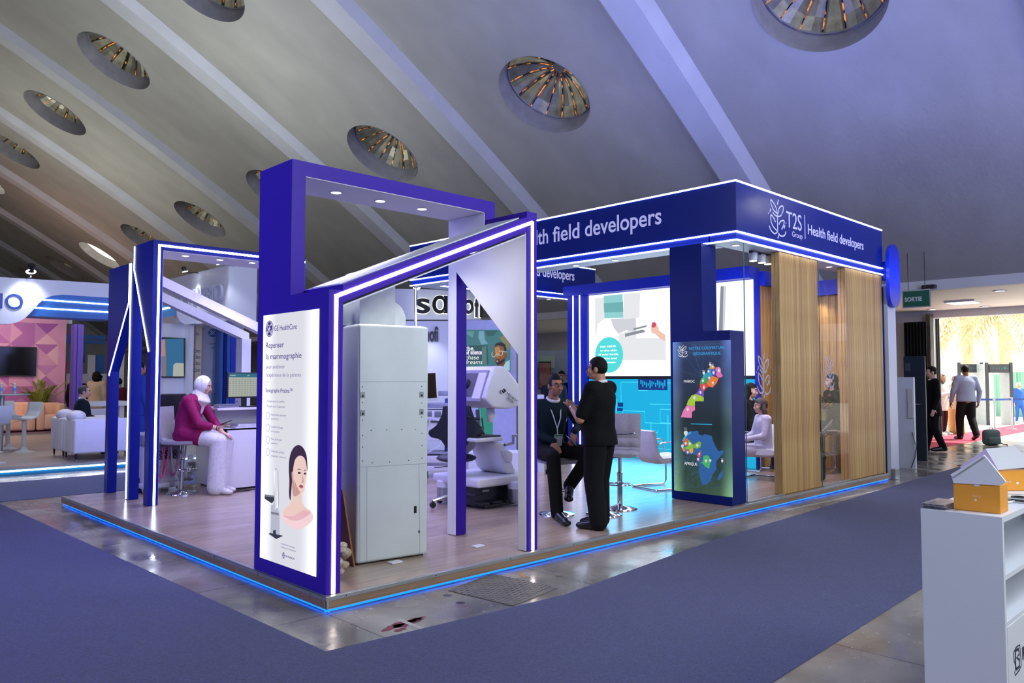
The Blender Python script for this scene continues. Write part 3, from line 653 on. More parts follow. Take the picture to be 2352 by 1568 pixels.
EM = [[(.0, .17), (.0, -.33)],
      [(-.02, .14), (-.14, .2), (-.22, .33), (-.23, .43), (-.14, .38), (-.05, .28), (-.01, .18)], [(.03, .14), (.06, .27), (.14, .35), (.22, .36), (.21, .24), (.16, .16)],
      [(-.17, .14), (-.1, .08), (0, .06), (.1, .09), (.15, .13)],
      [(-.03, -.31), (-.17, -.22), (-.24, -.08), (-.23, .05), (-.13, -.02), (-.07, -.1)], [(.05, -.14), (.1, -.06), (.18, -.01), (.25, -.01), (.22, -.13), (.15, -.24)],
      [(-.3, -.24), (-.24, -.34), (-.12, -.4), (-.03, -.36), (.0, -.31)], [(.03, -.36), (.12, -.42), (.25, -.38), (.31, -.27)],
      [(.0, .36), (.05, .5)], [(.0, -.5), (.05, -.4)], [(-.27, .12), (-.23, .21)], [(-.33, .06), (-.315, .085)], [(.24, -.2), (.28, -.11)], [(.31, -.06), (.32, -.04)]]
def emblem(pl, c, h, m, parent, off=.002, t=.0015, wd=.036, sx=1):
    q = MB()
    for P in EM:
        pts = P
        if len(P) > 3:                                              # smooth the line
            V = [Vector(p) for p in P]; pts = []
            for i in range(len(V)-1):
                p0, p1, p2, p3 = V[max(i-1, 0)], V[i], V[i+1], V[min(i+2, len(V)-1)]
                for k in range(4):
                    s_ = k/4; pts.append(.5*((2*p1)+(p2-p0)*s_+(2*p0-5*p1+4*p2-p3)*s_*s_+(3*p1-p0-3*p2+p3)*s_**3))
            pts.append(V[-1])
        stroke(q, pl, [(c[0]+x*h*sx, c[1]+y*h) for x, y in [tuple(p) for p in pts]], wd*h, off, t)
    return q.build('plant_emblem', m, parent)
c = zr(965, 575); ht = zr(965, 365)[1]-zr(965, 785)[1]; wt = zr(1065, 600)[0]-zr(870, 560)[0]
emblem(PFR, c, ht, m_sign, fb, sx=wt/ht/.66)
def rtext(s, l, r, cap, **k):
    a, b = zr(*l), zr(*r); return text(s, PFR, a[0], a[1], cap, m_sign, fb, width=b[0]-a[0], **k)
hr = lambda x, y0, y1: zr(x, y0)[1]-zr(x, y1)[1]
rtext('T2S', (1062, 660), (1228, 700), hr(1090, 485, 665)); rtext('Group', (1125, 765), (1236, 795), hr(1140, 705, 765)); 
rtext('Health', (1296, 738), (1483, 790), hr(1310, 630, 740), bold=.01); rtext('field', (1503, 800), (1616, 834), hr(1310, 630, 740), bold=.01); rtext('developers', (1638, 838), (1896, 915), hr(1310, 630, 740), bold=.01)
q = MB(); sheet(q, PFR, [zr(1256, 535), zr(1262, 535), zr(1268, 795), zr(1262, 795)], .002); q.build('divider', m_sign, fb)
zb = zmap(PFB, 1230, 600, 4.9)
a, b = zb(80, 170), zb(436, 218); cap = zb(100, 95)[1]-zb(100, 172)[1]
text('developers', PFB, a[0], a[1], .22, m_sign, bb, width=b[0]-a[0], bold=.012); text('field', PFB, zb(48, 165)[0], a[1], .22, m_sign, bb, width=(b[0]-a[0])*.42, align='r', bold=.012); text('Health', PFB, zb(48, 165)[0]-(b[0]-a[0])*.5, a[1], .22, m_sign, bb, width=(b[0]-a[0])*.55, align='r', bold=.012)
for px, py in ((1304, 607), (1405, 596)):
    P = at(px, py, Z=Z0); downlight((FX0+.2, P.y, Z0), lb)
for px, py in ((1703, 561), (1908, 612), (1866, 604)):
    P = at(px, py, Z=Z0); downlight((P.x, .22, Z0), fb)
for px, py in ((1236, 677), (1287, 684)):
    P = at(px, py, Z=Z0); downlight((P.x, 6.38, Z0), bb)
for x in (7.2, 8.5): lamp('fascia_spot', 'SPOT', (x, .7, 3.15), 60, (1, .93, .85), .05, angle=1.6, blend=.9)
for y in (2.4, 4.6): lamp('fascia_spot', 'SPOT', (FX0+.2, y, 3.15), 30, (.9, .9, 1), .05, angle=1.7, blend=.9)
# three bright spots behind the glass
t = thing('track_spotlight', 'cluster of bright spot lamps under the sign band behind the glass', 'spotlight', (*at(1745, 576, Y=.3).xy, Z0-.06))
P = at(1745, 576, Y=.3)
MB().box((P.x-.25, .28, Z0-.03), (P.x+.3, .32, Z0)).build('rail', m_black, t)
for dx in (-.18, .05, .22):
    q = MB().lathe([(.05, 0), (.06, .1), (.03, .12), (0, .12)], (P.x+dx, .3, Z0-.13), 14).build('lamp_head', m_white, t); MB().lathe([(0, 0), (.047, .0), (.047, .006), (0, .006)], (P.x+dx, .3, Z0-.134), 14).build('lens', m_spot, q)
# the chrome pole that carries the far corner
single(MB().cyl((5.66, 6.5, 0), (5.66, 6.5, Z0), .028).lathe([(.09, 0), (.09, .01), (.03, .02)], (5.66, 6.5, 0)).lathe([(.03, -.03), (.07, -.008), (.07, 0)], (5.66, 6.5, Z0)), 'support_pole', m_chrome, (5.66, 6.5, 0), 'slim chrome pole holding up the far left corner of the navy sign band', 'pole', smooth=True)
# ---------------- map kiosk
KX, KT = 5.45, .33
ki = thing('map_kiosk', 'navy L-shaped kiosk column with backlit map of Morocco and Africa', 'kiosk', (KX+.16, .47, 0))
m_kiosk = mat('kiosk_navy_paint', '021c6c', .38, spec=.2, noise=(3, .03))
kb = MB().prism(yz(KX, [(.055, .004), (.9, .004), (.9, Z0-.002), (.43, Z0-.002), (.43, 2.085), (.055, 2.085)]), (KT, 0, 0), .004, 1).build('body', m_kiosk, ki)
PK = Plane((KX-.003, .9, 0), (0, -1, 0), (0, 0, 1))
zk = zmap(PK, 1500, 720, 3.4087)
m_kbox = mat('backlit_map_board', '101418', .3, emit='2c3a4c', es=.8)
nt = m_kbox.node_tree; N = nt.nodes; L = nt.links
tc = N.new('ShaderNodeTexCoord'); sx = N.new('ShaderNodeSeparateXYZ'); L.new(tc.outputs['Generated'], sx.inputs[0])
rz = N.new('ShaderNodeValToRGB'); L.new(sx.outputs['Z'], rz.inputs[0]); els = rz.color_ramp.elements
for p, h in ((.0, '4a6a50'), (.25, '2f4746'), (.5, '2b3a40'), (.75, '2d3c58'), (1, '3c4f80')):
    e = els[0] if p == 0 else els[-1] if p == 1 else els.new(p); e.position = p; e.color = (*lin(h), 1)
a_ = N.new('ShaderNodeMath'); a_.operation = 'SUBTRACT'; a_.inputs[1].default_value = .5; L.new(sx.outputs['Y'], a_.inputs[0]); ab = N.new('ShaderNodeMath'); ab.operation = 'ABSOLUTE'; L.new(a_.outputs[0], ab.inputs[0])
me_ = N.new('ShaderNodeMapRange'); me_.interpolation_type = 'SMOOTHSTEP'; me_.inputs[1].default_value = .28; me_.inputs[2].default_value = .5; me_.inputs[3].default_value = .85; me_.inputs[4].default_value = 4.2
nz = N.new('ShaderNodeTexNoise'); nz.inputs['Scale'].default_value = 1.6; L.new(tc.outputs['Object'], nz.inputs['Vector']); mm = N.new('ShaderNodeMath'); mm.operation = 'MULTIPLY'
L.new(ab.outputs[0], me_.inputs[0]); L.new(me_.outputs[0], mm.inputs[0]); L.new(nz.outputs['Fac'], mm.inputs[1]); m2_ = N.new('ShaderNodeMath'); m2_.operation = 'MULTIPLY'; m2_.inputs[1].default_value = 1.9; L.new(mm.outputs[0], m2_.inputs[0])
L.new(rz.outputs[0], N['Principled BSDF'].inputs['Emission Color']); L.new(m2_.outputs[0], N['Principled BSDF'].inputs['Emission Strength'])
c0, c1 = zk(165, 1386), zk(607, 208)
P0, P1 = PK.p(c0[0], .108), PK.p(c1[0], 1.967)
kp = box('map_panel', m_kbox, (KX-.003, P0.y, P0.z), (KX+.001, P1.y, P1.z), ki)
rnd = random.Random(3)
q = MB()
for cx_, cy_, n in ((255, 1230, 26), (230, 330, 12), (420, 1300, 14), (330, 1180, 10), (500, 260, 8)):
    pts = [(min(600, max(172, cx_+rnd.uniform(-210, 210))), min(1360, max(235, cy_+rnd.uniform(-170, 170)))) for _ in range(n)]
    for i in range(n-1): stroke(q, PK, [zk(*pts[i]), zk(*pts[i+1])], .0022, .0005, .0004)
q.build('network_lines', emi('print_network', '4a7ea8', .55), kp, kind='stuff')
mK = lambda h, s=.85: emi('print_'+h, h, s)
KZ = lambda n, h, pts, o=.001: zpoly(PK, zk, kp, n, mK(h), pts, o)
for n, h, pts in (('map_region', 'e0b030', [(444, 420), (452, 395), (470, 405), (486, 420), (480, 432), (455, 434), (440, 432)]), ('map_region', 'e877b8', [(487, 424), (512, 416), (530, 430), (533, 465), (548, 488), (532, 500), (508, 500), (492, 480), (500, 455), (490, 445)]),
    ('map_region', '5b52c0', [(456, 436), (486, 432), (490, 448), (500, 456), (492, 480), (478, 490), (462, 478), (454, 458)]), ('map_region', '2aa0d8', [(436, 436), (455, 436), (454, 458), (462, 480), (452, 500), (434, 520), (424, 505), (430, 475), (424, 462)]),
    ('map_region', '35a8b0', [(402, 472), (424, 464), (430, 478), (424, 503), (405, 505), (385, 500), (392, 486)]), ('map_region', '45a85c', [(384, 503), (424, 506), (430, 525), (418, 540), (392, 552), (366, 545), (372, 520)]),
    ('map_region', 'f08030', [(462, 484), (480, 492), (500, 500), (515, 505), (500, 540), (484, 560), (466, 578), (440, 570), (418, 545), (432, 524), (452, 502)]), ('map_region', 'e24a38', [(366, 547), (392, 553), (418, 545), (442, 570), (420, 580), (398, 610), (380, 590), (366, 578)]),
    ('map_region', '7a58c0', [(366, 582), (382, 592), (397, 612), (397, 655), (370, 640), (332, 632), (350, 608)]), ('map_region', 'aed136', [(302, 640), (332, 630), (372, 642), (397, 656), (397, 686), (328, 686), (328, 722), (280, 720), (262, 716), (275, 680)]),
    ('map_region', 'f080b8', [(262, 720), (328, 724), (328, 756), (306, 768), (303, 816), (218, 810), (236, 760)])): KZ(n, h, pts)
KZ('africa', '2d64a8', [(240, 985), (260, 955), (300, 925), (352, 915), (358, 945), (392, 955), (400, 942), (432, 950), (462, 958), (466, 985), (490, 1040), (512, 1075), (556, 1070), (548, 1095), (500, 1150), (490, 1180), (500, 1215), (468, 1255), (455, 1300), (420, 1335), (388, 1342), (370, 1290), (358, 1220), (365, 1180), (345, 1145), (350, 1120), (330, 1100), (262, 1100), (225, 1060), (220, 1020)])
KZ('madagascar', '2d64a8', [(512, 1270), (530, 1240), (548, 1225), (545, 1265), (520, 1305), (508, 1300)])
for h, pts in (('2fa8d8', [(225, 998), (245, 960), (275, 930), (300, 920), (298, 938), (268, 955), (250, 980), (240, 1000)]), ('d86a38', [(236, 1002), (248, 978), (272, 974), (274, 1030), (240, 1034)]), ('86c23c', [(274, 985), (300, 1010), (320, 1030), (318, 1050), (285, 1060), (260, 1066), (245, 1048), (274, 1034)]), ('88b838', [(322, 1022), (362, 998), (377, 1012), (372, 1045), (340, 1058), (320, 1048)]),
    ('e0b030', [(280, 1062), (316, 1050), (314, 1085), (300, 1096), (285, 1080)]), ('8a60c8', [(258, 1072), (282, 1070), (288, 1098), (264, 1102)]), ('e89040', [(222, 1050), (242, 1050), (256, 1072), (240, 1080)]), ('e05058', [(345, 1108), (372, 1068), (375, 1105), (368, 1122), (350, 1122)]), ('e0486a', [(344, 1130), (366, 1128), (366, 1152), (350, 1156)]),
    ('4cb868', [(362, 1170), (388, 1162), (396, 1112), (420, 1108), (440, 1116), (450, 1160), (440, 1215), (410, 1198), (385, 1170)]), ('bfe8f0', [(220, 1035), (238, 1022), (240, 1046), (226, 1052)])): KZ('map_region', h, pts, .0014)
q = MB()
for x, y, r in ((448, 398, 9), (467, 412, 8), (434, 450, 9), (474, 460, 10), (516, 444, 10), (398, 462, 11), (440, 502, 9), (391, 524, 9), (468, 540, 9), (398, 577, 9), (372, 614, 9), (324, 655, 10), (272, 748, 10), (257, 932, 16), (256, 1014, 9), (288, 1018, 9), (347, 1030, 9), (230, 1034, 10), (272, 1082, 8), (362, 1096, 7), (352, 1138, 8), (415, 1150, 9), (448, 1148, 9), (542, 1152, 9)):
    sheet(q, PK, [zk(x+r*math.cos(a), y-r*math.sin(a)) for a in [k*PI/6-PI/6 for k in range(9)]]+[zk(x, y+r*1.9)], .0018, .0004)
q.build('map_pins', emi('print_pin', 'e6eef2', .8), kp, kind='stuff')
stroke(MB(), PK, [zk(295, 863), zk(462, 867)], .008, .001, .0006).build('divider', emi('print_cyan', '30b8e8', .9), kp)
m_cy = emi('print_title', '35a4e8', .85); m_wh = emi('print_white', 'f4f6f8', .9)
ztext(PK, zk, 'NOTRE COUVERTURE', (282, 283), (560, 278), 22, m_cy, kp, off=.001, t=.0006, bold=.012); ztext(PK, zk, 'GÉOGRAPHIQUE', (313, 325), (529, 321), 22, m_cy, kp, off=.001, t=.0006, bold=.012)
ztext(PK, zk, 'MAROC', (242, 540), (326, 540), 22, m_wh, kp, off=.001, t=.0006); ztext(PK, zk, 'AFRIQUE', (245, 1181), (345, 1186), 23, m_wh, kp, off=.001, t=.0006)
for s_, x, y, w_ in (('Tanger', 448, 383, 16), ('Tétouan', 468, 398, 14), ('Rabat', 434, 434, 14), ('Casablanca', 396, 446, 26), ('Fès', 476, 444, 8), ('Oujda', 516, 428, 16), ('Maroc', 255, 897, 24), ('Siège', 256, 910, 20), ('Marrakech', 391, 512, 18), ('Agadir', 398, 562, 16), ('Dakhla', 272, 733, 16), ('Réunion', 542, 1138, 18)):
    ztext(PK, zk, s_, (x-w_/2, y), (x+w_/2, y), 5.5, m_wh, kp, off=.002, t=.0004, res=1)
ce = zk(232, 296); he = zk(232, 246)[1]-zk(232, 346)[1]; we = zk(272, 296)[0]-zk(193, 296)[0]
emblem(PK, ce, he, m_wh, kp, off=.001, t=.0006, sx=we/he/.66)
# ---------------- pine slat columns, glass panes
def pine():
    m = mat('pine_boards', 'c8a675', .5, noise=(1, .1)); nt = m.node_tree; N = nt.nodes; L = nt.links; b = N['Principled BSDF']
    r = noiseramp(m, [(.3, 'a8773c'), (.5, 'bc9656'), (.7, 'ceb072')], 2.6, 7, (9, 9, .55), dist=1.2)
    oi = N.new('ShaderNodeObjectInfo'); hs = N.new('ShaderNodeHueSaturation'); mr = N.new('ShaderNodeMapRange'); mr.inputs[3].default_value = .8; mr.inputs[4].default_value = 1.12
    hu = N.new('ShaderNodeMapRange'); hu.inputs[3].default_value = .49; hu.inputs[4].default_value = .508
    L.new(oi.outputs['Random'], mr.inputs[0]); L.new(oi.outputs['Random'], hu.inputs[0]); L.new(mr.outputs[0], hs.inputs['Value']); L.new(hu.outputs[0], hs.inputs['Hue']); L.new(r.outputs[0], hs.inputs['Color']); L.new(hs.outputs[0], b.inputs['Base Color'])
    return m
m_pine = pine(); m_pinec = mat('pine_core', '9a7444', .7)
def slat_run(parent, p0, d, n, wd, z0, z1, nrm, th=.02):
    """n upright boards side by side from p0 along d, each a part of its own"""
    d = Vector(d).normalized(); nrm = Vector(nrm)
    q = MB(); a = Vector((0, 0, 0)); b = d*(wd-.004); 
    q.prism([a, b, b+nrm*th, a+nrm*th], (0, 0, z1-z0), .003, 1); me = None
    for i in range(n):
        P = Vector(p0)+d*wd*i
        if i == 0:
            o = q.build('board', m_pine, parent, local=True); me = o.data
        else:
            o = bpy.data.objects.new('board', me); COL.objects.link(o); o.parent = parent
        o.location = Vector((P.x, P.y, z0))-wloc(parent)
def slat_column(x0, x1, lab, n):
    t = thing('slat_column', lab, 'column', ((x0+x1)/2, .2, 0), 'pine slat columns of the meeting box')
    box('core', m_pinec, (x0+.02, .085, .004), (x1-.02, .188, Z0-.004), t)
    slat_run(t, (x0, .065, .0), (1, 0, 0), n, (x1-x0)/n, .004, Z0-.004, (0, 1, 0)); slat_run(t, (x0, .088, 0), (0, 1, 0), 2, .05, .004, Z0-.004, (1, 0, 0))
slat_column(6.74, 7.86, 'wide pine slat column standing between the two glass panes', 14); slat_column(8.8, 10.19, 'pine slat column at the right end of the stand next to the white post', 16)
m_glass = bpy.data.materials.new('smudged_glass'); m_glass.use_nodes = True; nt = m_glass.node_tree; N = nt.nodes; L = nt.links
N.remove(N['Principled BSDF']); outm = N['Material Output']
tr = N.new('ShaderNodeBsdfTransparent'); gs = N.new('ShaderNodeBsdfGlossy'); gs.inputs['Roughness'].default_value = .02; df = N.new('ShaderNodeBsdfTranslucent'); df.inputs[0].default_value = (.8, .84, .9, 1)
tr.inputs[0].default_value = (.95, .97, .97, 1)
lw = N.new('ShaderNodeLayerWeight'); lw.inputs[0].default_value = .5; pw = N.new('ShaderNodeMath'); pw.operation = 'POWER'; pw.inputs[1].default_value = 5; L.new(lw.outputs['Facing'], pw.inputs[0]); ml = N.new('ShaderNodeMath'); ml.operation = 'MULTIPLY_ADD'; ml.inputs[1].default_value = .4; ml.inputs[2].default_value = .02; L.new(pw.outputs[0], ml.inputs[0]); mxa = N.new('ShaderNodeMixShader'); mxb = N.new('ShaderNodeMixShader')
tc = N.new('ShaderNodeTexCoord'); sm = N.new('ShaderNodeTexNoise'); sm.inputs['Scale'].default_value = 3.2; sm.inputs['Detail'].default_value = 9; sm.inputs['Distortion'].default_value = 2.5
sr = N.new('ShaderNodeMapRange'); sr.inputs[1].default_value = .5; sr.inputs[2].default_value = .85; sr.inputs[4].default_value = .1
L.new(tc.outputs['Object'], sm.inputs['Vector']); L.new(sm.outputs['Fac'], sr.inputs[0]); L.new(ml.outputs[0], mxa.inputs[0]); L.new(tr.outputs[0], mxa.inputs[1]); L.new(gs.outputs[0], mxa.inputs[2])
L.new(sr.outputs[0], mxb.inputs[0]); L.new(mxa.outputs[0], mxb.inputs[1]); L.new(df.outputs[0], mxb.inputs[2]); L.new(mxb.outputs[0], outm.inputs['Surface'])
m_frost = mat('frosted_emblem', 'c9ccd6', .8, alpha=.55)
for x0, x1, pxc, lab in ((5.8, 6.73, 1754, 'smudged glass pane with white plant emblem beside the map kiosk'), (7.87, 8.79, 1905, 'narrow glass pane with white plant emblem between the pine columns')):
    t = thing('glass_pane', lab, 'glass', ((x0+x1)/2, .055, 0), 'glass panes of the meeting box')
    MB().poly([(x0, .054, .004), (x1, .054, .004), (x1, .054, Z0-.004), (x0, .054, Z0-.004)]).build('pane', m_glass, t); box('edge', mat('glass_edge', '5d7a78', .2), (x0-.004, .048, .004), (x0, .06, Z0-.004), t)
    box('bottom_rail', m_alu, (x0, .04, .003), (x1, .068, .022), t)
    pe = Plane((x0, .05, 0), (1, 0, 0), (0, 0, 1)); cc = pe.px(pxc, 862 if pxc < 1800 else 855); emblem(pe, cc, .56 if pxc < 1800 else .5, m_frost, t, off=.001, t=.001, sx=1.0)
# ---------------- wall with the bright screen, and the pine alcove behind the glass
sw = thing('screen_wall', 'royal blue wall frame carrying a huge bright screen over glowing cyan panels', 'screen wall', (9.3, 3.7, 0))
SXP = 9.2; m_rblue = mat('bright_blue_paint', '0a2ad0', .4, noise=(3, .03))
SY0, SY1, SZ0, SZ1 = 1.79, 5.41, 1.56, 3.19
box('frame_back', m_rblue, (SXP+.02, 1.77, .004), (SXP+.2, 5.95, 3.2), sw); box('top_band', m_rblue, (SXP-.18, 1.77, 3.2), (SXP+.2, 5.95, 3.4), sw)
cl = box('side_column', m_rblue, (SXP-.04, 5.43, .004), (SXP+.2, 5.95, 3.2), sw)
for y in (5.62, 5.8): box('led_strip', m_ledc, (SXP-.047, y-.012, .01), (SXP-.04, y+.012, 3.2), cl)
m_scr = emi('screen_white', 'fbfdff', 1.15); scr = box('led_screen', m_scr, (SXP, SY0, SZ0), (SXP+.02, SY1, SZ1), sw)
box('screen_sill', m_black, (SXP-.05, 1.79, SZ0-.06), (SXP+.02, SY1, SZ0), sw)
PS = Plane((SXP, SY1, 0), (0, -1, 0), (0, 0, 1)); zs = zmap(PS, 1320, 660, 3.5636)
SZ = lambda n, m, pts, o=.001: zpoly(PS, zs, scr, n, m, pts, o, .001)
m_s1 = emi('screen_grey', 'e6e8ea', 1); m_s2 = emi('screen_teal', '8fd0cf', 1); m_s2b = emi('screen_teal_dark', '6fb4b4', .95); m_s3 = emi('screen_chrome', '9aa0a6', .8); m_s4 = emi('screen_skin', 'f2c3b0', 1); m_s5 = emi('screen_red', 'd8506a', .95); m_s6 = emi('screen_aqua', '50d8d8', 1.05); m_s7 = emi('screen_shadow', 'd0d2d8', 1)
SZ('picture_cabinet', m_s1, [(165, 88), (238, 80), (246, 252), (190, 300), (170, 430)]); SZ('picture_towel', m_s2, [(238, 70), (392, 54), (400, 248), (244, 252)]); SZ('picture_towel_edge', m_s2b, [(238, 130), (396, 118), (399, 200), (242, 205)], .0022)
SZ('picture_door', m_s1, [(400, 54), (536, 40), (530, 245), (404, 262)]); SZ('picture_basin', m_s7, [(295, 258), (500, 250), (505, 360), (420, 350), (360, 380), (320, 330)]); SZ('picture_basin', m_s1, [(360, 385), (505, 330), (505, 415), (745, 412), (745, 595), (360, 595)], .0008)
SZ('picture_tap', m_s3, [(412, 378), (555, 345), (575, 352), (574, 366), (420, 402), (414, 412)], .0024); SZ('picture_tap', m_s3, [(480, 335), (588, 308), (590, 322), (484, 350)], .0024); SZ('picture_hand', m_s4, [(625, 340), (632, 300), (660, 290), (688, 330), (690, 352), (742, 388), (742, 440), (700, 418), (655, 378), (630, 370)], .0026); SZ('picture_soap', m_s5, [(628, 318), (634, 288), (655, 282), (672, 300), (660, 325), (640, 330)], .0034)
SZ('picture_rail', m_s3, [(1195, -10), (1220, -10), (1212, 360), (1178, 360)], .0012); SZ('picture_rail', m_s7, [(1222, -10), (1240, -10), (1226, 360), (1213, 360)], .0012)
cc = zs(281, 552); rr_ = abs(zs(395, 552)[0]-zs(166, 552)[0])/2; q = MB(); sheet(q, PS, disc(cc, rr_, 40), .003, .001); q.build('picture_badge', m_s6, scr)
for s_, y, x0, x1 in (('Rub ABHR', 492, 210, 340), ('in the skin', 524, 212, 345), ('of your hands,', 556, 195, 360), ('palms and', 588, 215, 345), ('between', 620, 225, 335)): ztext(PS, zs, s_, (x0, y), (x1, y-4), 16, emi('screen_letters', 'ffffff', 1.2), scr, off=.0042, t=.0006, bold=.02)
m_cyan = emi('cyan_glow_panel', '08b4e6', .95); m_cyan2 = emi('cyan_lines', '46dcff', 1.1); m_cdk = emi('cyan_dark', '063a9a', .7)
cp = box('cyan_panel', m_cyan, (SXP-.005, SY0, .004), (SXP+.02, SY1, SZ0-.06), sw)
q = MB(); rnd = random.Random(5)
for k in range(16):
    y = rnd.uniform(.2, 3.3); z = rnd.uniform(.15, 1.35); pts = [(y, z)]
    for j in range(5):
        y, z = (y+rnd.uniform(-.7, .7), z) if j % 2 else (y, z+rnd.uniform(-.5, .5)); y = min(3.55, max(.05, y)); z = min(1.44, max(.05, z)); pts.append((y, z))
    stroke(q, PS, pts, .014, .006, .002)
q.build('circuit_lines', m_cyan2, cp, kind='stuff')
ZC = lambda x0, y0, x1, y1: rect(*zs(x0, y1), *zs(x1, y0))
q = MB(); sheet(q, PS, ZC(522, 745, 760, 838), .0062, .002); sheet(q, PS, ZC(355, 942, 398, 975), .0062, .002); sheet(q, PS, ZC(350, 985, 395, 1010), .0062, .002); q.build('circuit_blocks', m_cdk, cp)
q = MB()
for k in range(14): sheet(q, PS, ZC(540+k*15, 755+(k*37 % 30), 549+k*15, 790+(k*23 % 40)), .0084, .001)
q.build('circuit_marks', m_cyan, cp)
lamp('screen_light', 'AREA', (SXP-.1, 3.6, 2.3), 60, (.8, .93, 1), 3.4, 1.5, direction=(-1, 0, -.1)); lamp('cyan_light', 'AREA', (SXP-.1, 3.6, .75), 60, (.04, .5, 1), 3.4, 1.3, direction=(-1, 0, -.1))
al = thing('pine_alcove', 'inner pine board walls with blue rail seen through the glass panes', 'wall panel', (9.7, 1.4, 0))
box('core', m_pinec, (SXP+.2, 1.8, .004), (10.2, 1.9, 3.1), al); box('core', m_pinec, (10.19, .4, .004), (10.26, 1.9, 3.1), al)
box('top_rail', m_rblue, (SXP+.22, 1.68, 3.1), (10.18, 1.9, 3.34), al); box('top_rail', m_rblue, (10.05, .44, 2.92), (10.26, 1.68, 3.17), al)
slat_run(al, (SXP+.02, 1.78, 0), (1, 0, 0), 8, .119, .004, 3.1, (0, 1, 0)); slat_run(al, (10.17, .44, 0), (0, 1, 0), 11, .122, .004, 3.1, (1, 0, 0))
P = at(1902, 645, Z=3.1); downlight((10.0, 1.1, 3.1), al); lamp('alcove_spot', 'SPOT', (9.95, 1.1, 3.05), 45, (1, .85, .75), .04, direction=(.25, 0, -1), angle=1.3, blend=.9)
# ================================================================== FLOOR COVERINGS AND MARKS
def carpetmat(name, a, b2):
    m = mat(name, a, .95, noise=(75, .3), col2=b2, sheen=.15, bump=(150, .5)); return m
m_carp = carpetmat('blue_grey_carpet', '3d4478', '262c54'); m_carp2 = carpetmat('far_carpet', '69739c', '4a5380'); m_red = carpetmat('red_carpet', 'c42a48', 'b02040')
def slab(name, m, pts, z0, z1, label, cat, **k):
    c = sum((Vector((*p, z0)) for p in pts), Vector())/len(pts); return single(MB().prism([(x, y, z0) for x, y in pts], (0, 0, z1-z0)), name, m, c, label, cat, **k)
slab('aisle_carpet', m_carp, [(-13, -13), (-.42, -13), (-.40, -.62), (-.55, 7.2), (-13, 7.2)], FZ, FZ+.006, 'blue grey carpet covering the left aisle in the lower left corner', 'carpet')
slab('aisle_carpet', m_carp, [(-.41, -2.78), (14.5, -2.2), (14.5, -.12), (10.6, -.26), (4, -.55), (1.5, -.83), (-.405, -.66)], FZ, FZ+.005, 'blue grey carpet strip running along the front of the stand to the right', 'carpet')
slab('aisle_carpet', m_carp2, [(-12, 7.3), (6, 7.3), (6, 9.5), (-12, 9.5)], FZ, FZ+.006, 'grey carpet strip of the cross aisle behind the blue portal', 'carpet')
cp_ = [at(2132, 1034, Z=FZ).xy, at(2352, 992, Z=FZ).xy, at(2352, 977, Z=FZ).xy, at(2140, 977, Z=FZ).xy]
slab('red_carpet', m_red, [tuple(cp_[0]), tuple(cp_[1]), (30.5, 2.4), (30.5, 2.58), (16, 2.58), (15.4, 2.2)], FZ, FZ+.008, 'red carpet lying in the exit doorway under the walking people', 'carpet')
# worn chequer plate cover
mc = [at(1030, 1357, Z=FZ), at(1128, 1318, Z=FZ), at(1280, 1352, Z=FZ), at(1178, 1392, Z=FZ)]
cen = sum(mc, Vector())/4; m_man = mat('chequer_plate', '6d6a62', .45, .3, noise=(8, .25), bump=(60, .3))
t = thing('manhole_cover', 'square chequer plate manhole cover in the concrete in front of the deck', 'manhole', (cen.x, cen.y, FZ))
MB().prism([(p.x, p.y, FZ) for p in mc], (0, 0, .006)).build('plate', m_man, t)
u, v = (mc[1]-mc[0]), (mc[3]-mc[0]); q = MB()
for i in range(17):
    for j in range(17):
        c = mc[0]+u*((i+.5)/17)+v*((j+.5)/17); d = (u.normalized()+v.normalized()*(1 if (i+j) % 2 else -1)).normalized()*.014; n_ = Vector((-d.y, d.x, 0))*.3
        q.prism([(p.x, p.y, FZ+.006) for p in (c-d, c+n_, c+d, c-n_)], (0, 0, .003))
q.build('tread_bars', m_man, t, kind='stuff')
for p in ((1057, 1384), (1028, 1367)):
    P = at(*p, Z=FZ); single(MB().lathe([(0, .001), (.03, .0012), (.036, 0)], P, 16), 'floor_socket', m_black, P, 'small dark hole in the concrete, '+('nearer' if p[1] > 1370 else 'farther')+' of two left of the chequer plate', 'floor hole')
m_tape = mat('masking_tape', 'b8b3a6', .7); m_tan = mat('torn_tape', 'a8793c', .6)
def strip(px0, px1, w_, m, lab, n='floor_tape'):
    a, b = at(*px0, Z=FZ), at(*px1, Z=FZ); d = (b-a).normalized(); s = Vector((-d.y, d.x, 0))*w_/2
    slab(n, m, [(p.x, p.y) for p in (a-s, b-s*.8, b+s, a+s*.9)], FZ, FZ+.0015, lab, 'tape')
strip((915, 1422), (973, 1445), .04, m_tape, 'pale tape strip over the red paint mark in the foreground'); strip((760, 1480), (670, 1478), .012, m_tape, 'thin pale tape line left of the yellow reflection near the carpet corner')
strip((1192, 1316), (1205, 1326), .04, m_tan, 'torn tan tape scrap beside the chequer plate'); strip((1800, 1172), (2080, 1113), .05, m_tape, 'long pale tape line on the concrete beside the right carpet edge')
m_redp = mat('red_paint_mark', '7c2a3c', .5, noise=(14, .5)); q = MB(); rnd = random.Random(11)
for px, py, r in ((905, 1440, .11), (930, 1432, .13), (950, 1424, .1), (918, 1446, .07), (962, 1420, .07)):
    P = at(px, py, Z=FZ); q.prism([(P.x+r*rnd.uniform(.5, 1.1)*math.cos(k*PI/7), P.y+.45*r*rnd.uniform(.5, 1.1)*math.sin(k*PI/7), FZ+.0002) for k in range(14)], (0, 0, .0006))
P = at(930, 1432, Z=FZ); single(q, 'paint_mark', m_redp, (P.x, P.y, FZ), 'smeared red paint mark on the concrete near the deck corner', 'paint mark')
